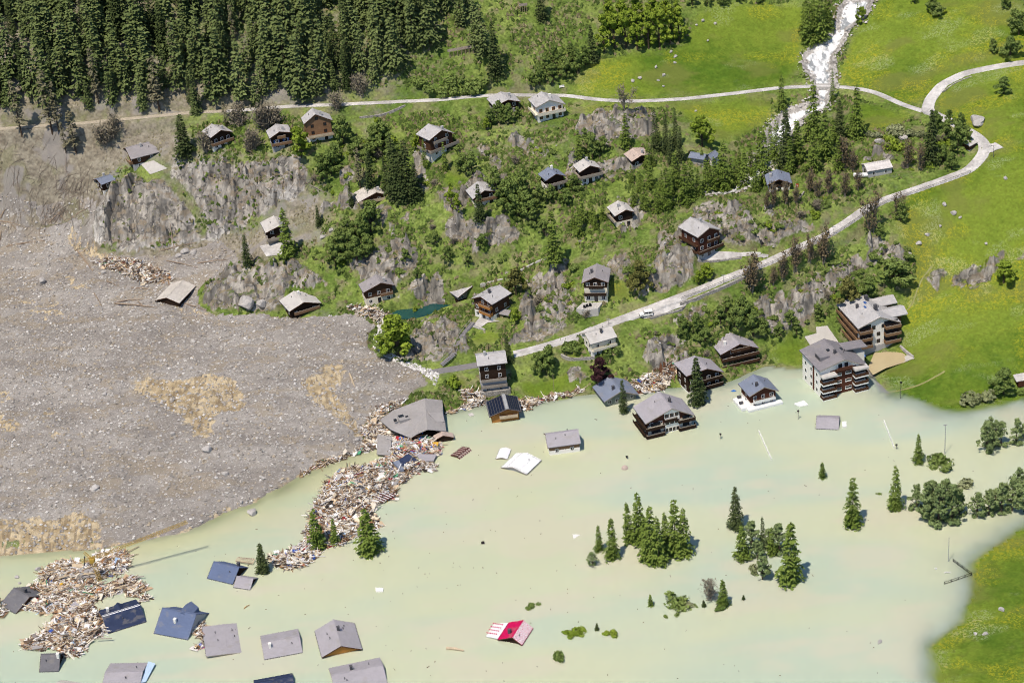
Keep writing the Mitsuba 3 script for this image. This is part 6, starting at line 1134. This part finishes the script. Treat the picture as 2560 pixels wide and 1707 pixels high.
# ------------------------------------------------------------------ cars
def car(label, p, q, mat, z=None, L=4.3, W=1.8, tall=True):
    a, b = ground(p), ground(q); d = b - a; d[2] = 0; d /= np.linalg.norm(d); n = np.array([d[1], -d[0], 0]); c = (a + b) / 2; c[2] = max(zt(c[0], c[1]) + .1, 0) if z is None else z
    t = thing('parked_car', label, 'car'); P = lambda u, v, w: c + d * u + n * v + UP * w
    lo = Polygon([(-L / 2, .45), (L / 2, .45), (L / 2, .95), (L / 2 - .15, 1.12), (.75, 1.2), (-L / 2 + .05, 1.2), (-L / 2, 1.0)])
    hi = Polygon([(-L / 2 + .1, 1.18), (.8, 1.18), (.45, 1.86), (-L / 2 + .2, 1.86)])
    MB().extrude(lo, P(0, -W / 2, 0), d, UP, n, W).put('body', mat, t)
    MB().extrude(hi, P(0, -W / 2 + .1, 0), d, UP, n, W - .2).put('cabin', 'window_glass', t)
    MB().box(P(-.72, 0, 1.90), d * 1.32, n * (W / 2 - .06), UP * .06).put('roof', mat, t)
    for u in (-L / 2 + .3, -.7, .5): 
        for s in (-1, 1): MB().box(P(u, s * (W / 2 - .09), 1.52), d * .07, n * .04, UP * .34).put('pillar', mat, t)
    for u in (-L / 2 + .8, L / 2 - .8):
        for s in (-1, 1):
            k = MB().tube([P(u, s * (W / 2 - .2), .38), P(u, s * (W / 2 + .04), .38)], .40, 12).put('wheel', 'tyre_black', t); MB().tube([P(u, s * (W / 2 + .04), .38), P(u, s * (W / 2 + .06), .38)], .2, 10).put('rim', 'grey_steel', k)
    MB().box(P(L / 2 + .02, 0, .6), d * .1, n * (W / 2), UP * .14).put('bumper', 'black_paint', t)
    MB().tube([P(-L / 2 - .2, 0, 1.0), P(-L / 2 - .02, 0, 1.0)], .36, 12).put('spare_wheel', 'tyre_black', t)
    for s in (-.6, .6): MB().box(P(L / 2 + .01, s, .95), d * .03, n * .14, UP * .1).put('headlight', 'white_paint', t)
car('white off road car driving down the pale road', fp('21', (1285, 1322)), fp('21', (1180, 1345)), 'white_paint')
car('dark blue car standing between the two apartment blocks', fp('h', (900, 930)), fp('h', (925, 985)), 'tarp_blue')
# ------------------------------------------------------------------ walls, stairs, bridge, posts, fences
def wallrun(name, label, pts, mat, h, th=.5, dz=.25, group=None, cat='wall'):
    w = densify(np.array([ground(p)[:2] for p in pts]), 1.2); z = gaussian_filter(zt(w[:, 0], w[:, 1]), 2, mode='nearest') + dz; t = np.gradient(w, axis=0); t /= np.linalg.norm(t, axis=1, keepdims=True); nr = np.stack([-t[:, 1], t[:, 0]], -1); n = len(w)
    v = np.concatenate([np.c_[w + nr * th / 2, z], np.c_[w - nr * th / 2, z], np.c_[w - nr * th / 2, z - h], np.c_[w + nr * th / 2, z - h]]); i = np.arange(n - 1)
    f = np.vstack([np.stack([a * n + i, a * n + i + 1, b * n + i + 1, b * n + i], -1) for a, b in ((0, 1), (1, 2), (2, 3), (3, 0))])
    f = np.vstack([f, [[0, n, 2 * n, 3 * n], [n - 1, 4 * n - 1, 3 * n - 1, 2 * n - 1]]]); put(name, (v, f[:, ::-1]), mat, label=label, cat=cat, group=group)
wallrun('retaining_wall', 'dry stone retaining wall under the climbing road beside the large brown tree', [(1562, 701), (1601, 688), (1651, 666), (1701, 643), (1725, 632)], 'stone_wall', 5.0, .7, .8)
wallrun('retaining_wall', 'low stone wall below the lay-by right of the white car', [fp('21', q) for q in ((1270, 1360), (1420, 1310), (1560, 1300), (1600, 1250), (1600, 1215))], 'stone_wall', 2.0, .6, .5)
wallrun('retaining_wall', 'stone wall under the lane to the dark cliff chalet', [fp('21', q) for q in ((1700, 810), (1830, 835), (1960, 815), (2110, 800))], 'stone_wall', 3.2, .6, .3)
wallrun('garden_wall', 'pale stone wall around the lawn of the white plastered house', [fp('f', q) for q in ((30, 1060), (100, 1130), (225, 1215), (500, 1180), (860, 1135))], 'stone_wall', 3.0, .5, .9)
wallrun('retaining_wall', 'grey stone wall below the hillside road near the branch track', [fp('10', q) for q in ((950, 1085), (1100, 1075), (1250, 1030), (1370, 970))], 'stone_wall', 2.4, .5, .6)
wallrun('retaining_wall', 'dark curved stone wall around the small lawn by the flagpole', [fp('d', q) for q in ((655, 1000), (720, 950), (775, 880), (785, 845))], 'stone_wall', 2.2, .5, .5)
wallrun('retaining_wall', 'stone wall below the curve of the upper right road', [fp('30', q) for q in ((1600, 850), (1700, 770), (1800, 725), (1905, 690))], 'stone_wall', 2.6, .5, .2)
wallrun('path_wall', 'pale stone edge of the footpath behind the turquoise pond', [fp('21', q) for q in ((80, 930), (200, 850), (350, 785))], 'concrete', 1.2, .6, .5)
wallrun('path_wall', 'pale stone edge of the path just right of the pond house', [fp('e', q) for q in ((990, 335), (1250, 240), (1620, 150))], 'concrete', 1.2, .6, .4)
wallrun('terrace_wall', 'short grey masonry wall below the forecourt of the orange balconied chalet', [fp('e', q) for q in ((850, 1340), (960, 1370), (1100, 1430))], 'concrete', 2.0, .4, .6)
wallrun('low_wall', 'rough white stone border beside the muddy garage pool', [fp('h', q) for q in ((1460, 810), (1530, 900), (1640, 970))], 'boulder_rock', 1.0, .6, .6)
def block(name, label, fr, top, h, mat, cat, z=None):
    pts = [fp(fr, q) for q in top]; zz = z if z is not None else float(np.median([ground(p)[2] for p in pts])) + .5
    return MB().slab([at(p, zz) for p in pts], h).put(name, mat, label=label, cat=cat)
H = HOUSE['chalet_018']; block('terrace_block', 'pale concrete block under the small white towered chalet', '21', ((950, 545), (955, 520), (1115, 500), (1130, 520), (1130, 528), (960, 552)), 6.0, 'concrete', 'terrace', H['g'] + .2)
H = HOUSE['chalet_020']; tb = block('terrace_block', 'white stone terrace with dark garden chairs below the narrow tall chalet', '21', ((590, 1262), (690, 1275), (790, 1262), (832, 1205), (650, 1210)), 4.5, 'concrete', 'terrace', H['g'] - .1)
for q in ((665, 1245), (690, 1235), (718, 1228)): MB().box(at(fp('21', q), H['g'] + .35), (.4, 0, 0), (0, .4, 0), (0, 0, .4)).put('garden_chair', 'black_paint', label='black garden chair on the white stone terrace', cat='chair', group='garden chairs on the terrace')
H = HOUSE['house_001']; P = lambda u, v, w: hp('house_001', u, v, w)
MB().box(P(H['wr'] - .5, H['len'] / 2 + .2, H['g'] - .3), H['n'] * 1.1, H['d'] * H['len'] / 2, UP * 1.6).put('stone_base', 'stone_wall', 'house_001')
cp = thing('carport', 'small grey lean-to carport beside the chalet with orange balconies', 'shed')
cq = [fp('e', q) for q in ((1445, 1020), (1680, 1068), (1738, 935), (1492, 898))]; cz = HOUSE['chalet_016']['g'] + 2.6
MB().slab([at(p, cz) for p in cq], .18).put('roof', 'roof_grey', cp)
for p in cq: c = at(p, cz - .2); MB().box(c - [0, 0, 1.4], (.09, 0, 0), (0, .09, 0), (0, 0, 1.3)).put('post', 'brown_timber', cp)
st = thing('stairway', 'long grey metal stairway with railings running down from the orange balconied chalet', 'stairs')
sp = [ground(p) for p in ((1087, 744), (1064, 772), (1052, 795), (1043, 817), (1014, 842))]
for a, b in zip(sp[:-1], sp[1:]):
    d = b - a; L = np.linalg.norm(d[:2]); nst = max(3, int(L / .55)); e = np.array([d[0], d[1], 0]) / L; n_ = np.array([e[1], -e[0], 0])
    for i in range(nst):
        c = a + d * (i + .5) / nst; MB().box(c + [0, 0, .75], e * .24, n_ * .75, UP * .08).put('step', 'roof_ash', st)
    for s in (-1, 1): MB().beam(a + n_ * .8 * s + UP * 1.7, b + n_ * .8 * s + UP * 1.7, .09).put('handrail', 'grey_steel', st); MB().beam(a + n_ * .8 * s + UP * .6, b + n_ * .8 * s + UP * .6, .12, .3).put('stringer', 'grey_steel', st)
br = thing('road_bridge', 'concrete road bridge over the torrent', 'bridge'); w, z, hw = ROADW['side_road']; i0 = np.argmin(np.linalg.norm(w - ground((1866, 200))[:2], axis=1)); i1 = np.argmin(np.linalg.norm(w - ground((1912, 200))[:2], axis=1)); i0, i1 = min(i0, i1), max(i0, i1)
a, b = np.r_[w[i0], z[i0]], np.r_[w[i1], z[i1]]; d = b - a; n_ = np.array([d[1], -d[0], 0]) / np.linalg.norm(d[:2]); n_ = n_ if n_[1] < 0 else -n_
for s in (-1, 1): MB().beam(a + n_ * s * (hw + .15) + UP * .15, b + n_ * s * (hw + .15) + UP * .15, .3, .7).put('parapet', 'concrete', br)
MB().beam(a - UP * .25, b - UP * .25, 2 * hw - .1, .4).put('deck', 'concrete', br)
for f, nm in ((.30, 'abutment'), (.78, 'abutment')): MB().box(a + d * f + n_ * (hw + .1) - UP * 1.4, d * .06, n_ * .3, UP * 1.2).put(nm, 'boulder_rock', br)
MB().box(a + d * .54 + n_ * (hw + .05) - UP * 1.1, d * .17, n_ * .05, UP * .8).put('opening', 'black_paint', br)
def post(name, label, base, top, mat='dark_steel', r=.09, fr='P', head=None, cat='lamp post', group=None):
    a = ground(fp(fr, base), 0.0); a[2] = max(ztop(a[0], a[1]), 0); h = metres(fp(fr, base), a, math.hypot(fp(fr, base)[0] - fp(fr, top)[0], fp(fr, base)[1] - fp(fr, top)[1])); t = thing(name, label, cat, group)
    MB().tube([a - UP * 1.5, a + UP * h], [r, r * .7], 6).put('pole', mat, t)
    if head == 'lamp': MB().tube([a + UP * h, a + UP * (h + .18), a + UP * (h + .5), a + UP * (h + .62)], [.14, .34, .36, .08], 8).put('lantern', 'black_paint', t)
    if head == 'arm': MB().beam(a + UP * h, a + UP * h + np.array([-1.6, -.3, .1]), .1).put('arm', mat, t); MB().box(a + UP * h + np.array([-1.6, -.3, .05]), (.35, 0, 0), (0, .14, 0), (0, 0, .06)).put('lantern', 'grey_steel', t)
    if head == 'flag': MB().box(a + UP * (h - .9) + np.array([.5, 0, 0]), (.5, .1, 0), (0, .02, 0), (0, 0, .7)).put('flag', 'red_paint', t); MB().box(a + UP * (h - .9) + np.array([.5, -.03, 0]), (.28, .05, 0), (0, .012, 0), (0, 0, .12)).put('white_cross', 'white_paint', t); MB().box(a + UP * (h - .9) + np.array([.5, -.035, 0]), (.1, .02, 0), (0, .012, 0), (0, 0, .36)).put('white_cross', 'white_paint', t)
    if head == 'plate': MB().box(a + UP * h, (.6, 0, 0), (0, .06, 0), (0, 0, .12)).put('plate', 'grey_steel', t)
post('lamp_post', 'black lamp post standing in the flood left of the drowned shed', (277, 710), (277, 645), fr='32', head='lamp', r=.11)
post('lamp_post', 'black twin lamp post at the end of the drowned lane by the meadow', (1218, 520), (1220, 385), fr='32', head='lamp', r=.11)
post('lamp_post', 'short black lamp post sinking in the lake right of the large flooded chalet', (1915, 890), (1914, 856), fr='22', head='lamp', r=.11)
post('lamp_post', 'top of a drowned black lamp post in the middle of the lake', (1055, 1070), (1055, 1062), fr='22', head='lamp', r=.12)
post('lamp_post', 'black lamp post at the lower end of the right white barrier', (1178, 985), (1178, 955), fr='32', head='lamp', r=.11)
post('street_lamp', 'dark street lamp with a short arm at the hairpin bend', (2070, 1445), (2070, 1342), fr='30', head='arm', r=.11)
post('street_lamp', 'slim street lamp on the road edge below the brown trees', (1233, 1500), (1232, 1372), fr='d', head='plate', r=.07)
post('street_lamp', 'slim street lamp where the road narrows above the white house', (1190, 320), (1182, 175), fr='f', head='plate', r=.07)
post('street_lamp', 'slim street lamp beside the retaining wall', (1943, 1060), (1943, 960), fr='21', head='plate', r=.07)
post('floodlight_mast', 'tall slender floodlight mast rising from the lake', (1622, 1030), (1622, 770), fr='32', mat='grey_steel', r=.13, head='plate', cat='mast')
post('flagpole', 'slender mast beside the sunken tennis fence at the right shore', (1655, 450), (1657, 230), fr='33', mat='grey_steel', r=.10, cat='mast')
post('flagpole', 'flagpole with a red and white flag on the small lawn', (660, 975), (655, 720), fr='d', mat='white_paint', r=.07, head='flag', cat='flagpole')
post('power_pole', 'pale wooden pole standing on the slope below the hillside road', (165, 1540), (158, 1405), fr='20', mat='log_wood', r=.12, cat='pole')
post('power_pole', 'pale wooden pole on the lawn above the shore', (388, 470), (378, 300), fr='22', mat='log_wood', r=.10, cat='pole')
post('sign_post', 'short post with a plate on the rock edge in mid slope', (630, 715), (628, 645), fr='21', mat='log_wood', r=.10, head='plate', cat='sign post')
# guard rail along the valley side of the road
gr_ = thing('guard_rail', 'thin dark railing along the valley side of the climbing road', 'railing'); w, z, hw = ROADW['main_road']; t = np.gradient(w, axis=0); t /= np.linalg.norm(t, axis=1, keepdims=True); nr = np.stack([t[:, 1], -t[:, 0]], -1)
e = np.c_[w + nr * (hw - .1), z + .9]; lo_, hi_ = [np.argmin(np.linalg.norm(w - ground(q)[:2], axis=1)) for q in ((1560, 686), (2235, 390))]
MB().tube(e[lo_:hi_:2], .07, 5).put('rail', 'dark_steel', gr_); MB().tube(e[lo_:hi_:2] - UP * .4, .05, 5).put('rail', 'dark_steel', gr_)
for i in range(lo_, hi_, 3): MB().beam(e[i] - UP * 1.0, e[i] + UP * .05, .09).put('post', 'dark_steel', gr_)
def rack(label, pts, n):
    t = thing('snow_rack', label, 'fence'); g = [ground(p) for p in pts]; a, b = g[0], g[1]; m = MB()
    for i in range(n):
        p = a + (b - a) * (i + .5) / n; p[2] = zt(p[0], p[1]); MB().beam(p - UP * .3, p + UP * 2.6, .2).put('post', 'log_wood', t)
    for k in range(4): MB().beam(a + UP * (2.7 - .12 * k) + np.array([0, .35 * k, .25 * k]), b + UP * (2.7 - .12 * k) + np.array([0, .35 * k, .25 * k]), .2).put('rail', 'grey_timber', t)
rack('weathered timber avalanche rack on the slope right of the forest', [fp('10', (1765, 540)), fp('10', (2050, 490))], 8); rack('short timber avalanche rack at the top edge below the dark spruce', [fp('20', (70, 122)), fp('20', (145, 112))], 4)
def barrier(label, fr, a, b):
    t = thing('white_barrier', label, 'barrier'); pa, pb = at(fp(fr, a), 0), at(fp(fr, b), 0); n = 8
    for i in range(n):
        p, q = pa + (pb - pa) * i / n, pa + (pb - pa) * (i + .94) / n; MB().beam(p + UP * .35, q + UP * .35, .16, .9).put('board', 'white_paint', t)
barrier('long row of white boards sticking out of the lake, left one', 'P', (1743, 992), (1772, 1057)); barrier('long row of white boards sticking out of the lake, right one with grey litter', 'P', (2030, 968), (2054, 1031))
fe = thing('court_fence', 'dark angled court fence half sunk at the right shore', 'fence'); fpts = [at(fp('33', q), 0) for q in ((1700, 450), (1870, 575), (1620, 660))]
for a, b in zip(fpts[:-1], fpts[1:]):
    for h in (.15, .75): MB().beam(a + UP * h, b + UP * h, .10).put('rail', 'black_paint', fe)
    for i in range(5): p = a + (b - a) * i / 4; MB().beam(p - UP * .5, p + UP * .9, .13).put('post', 'black_paint', fe)
go = thing('goal_frame', 'small white goal frame in shallow water beside the angled fence', 'goal'); a, b = at(fp('33', (1620, 550)), .4), at(fp('33', (1672, 550)), .4)
MB().beam(a, b, .16).put('crossbar', 'white_paint', go)
for p in (a, b): MB().beam(p - UP * .8, p + UP * .05, .16).put('post', 'white_paint', go)
MB().tube([at(fp('33', (1540, 520)), -.2), at(fp('33', (1540, 515)), .3), at(fp('33', (1540, 512)), .6)], [.3, .35, .1], 8).put('buoy', 'white_paint', label='white round post top in the shallow water left of the goal', cat='post')
MB().tube([at((1435, 1075), -.1), at((1435, 1075), .25), at((1435, 1075), .5), at((1435, 1075), .55)], [1.0, 1.05, .5, .1], 12).put('fountain_top', 'roof_pink', label='round stone fountain top just above the water below the drowned lamp', cat='fountain')
MB().tube([at((1109, 1246), -.1), at((1109, 1246), .25), at((1109, 1246), .45)], [.5, .55, .15], 9).put('floating_ball', 'black_paint', label='small dark round object floating in the open lake', cat='float')
bn = thing('bench', 'white bench on the grass above the white and orange house', 'bench'); c = ground(fp('a', (2105, 200)))
MB().box(c + UP * .45, (.95, .15, 0), (-.03, .22, 0), (0, 0, .05)).put('seat', 'white_paint', bn); MB().box(c + UP * .85 + np.array([0, .25, 0]), (.95, .15, 0), (0, .03, 0), (0, 0, .2)).put('backrest', 'white_paint', bn)
for s in (-.8, .8): MB().box(c + UP * .2 + np.array([s, s * .15, 0]), (.05, 0, 0), (0, .2, 0), (0, 0, .25)).put('leg', 'dark_steel', bn)
hu = thing('hut', 'tiny red brown hut cut by the right edge of the picture above the shore', 'hut'); c = ground((2349, 880)); MB().box(c + UP * 1.0, (2.0, .3, 0), (-.2, 1.6, 0), (0, 0, 1.1)).put('wall', 'red_brown_board', hu); MB().slab([c + np.array(q) for q in ((-2.6, -2, 2.1), (2.4, -1.4, 2.3), (2.2, 2.2, 2.7), (-2.8, 1.6, 2.5))], .2).put('roof', 'roof_pale', hu)
tk = MB().tube([at(fp('d', (1530, 590)), 36.6), at(fp('d', (1750, 585)), 36.6)], .75, 12).put('white_tank', 'roof_white', label='long white cylindrical tank beside the grey barn', cat='tank')

bw = MB(); br_ = np.random.default_rng(17)
for cx, cy, n, sp in ((160, 440, 60, 26), (125, 500, 70, 22), (110, 395, 26, 40), (60, 430, 26, 40), (40, 520, 26, 40), (230, 480, 20, 22), (560, 470, 20, 60), (700, 410, 26, 30), (330, 560, 30, 60), (600, 430, 26, 50), (60, 340, 20, 60), (200, 560, 26, 50)):
    for i in range(n):
        p = ground((cx + br_.normal(0, sp), cy + br_.normal(0, sp * .45)), 0.0); p[2] = ztop(p[0], p[1]); az = br_.normal(.5, .7); L = br_.uniform(1.2, 5); e = p + np.array([math.cos(az) * L, math.sin(az) * L, 0]); e[2] = ztop(e[0], e[1]) + br_.uniform(0, .7)
        bw.tube([p + UP * .15, (p + e) / 2 + UP * br_.uniform(.1, .6), e + UP * .1], [br_.uniform(.05, .13), .06, .02], 4, np.array([.17, .14, .115]) * br_.uniform(.6, 1.6))
bw.put('brushwood', 'painted', label='broken branches and brushwood strewn over the bare slope and gravel', cat='brushwood', kind='stuff')
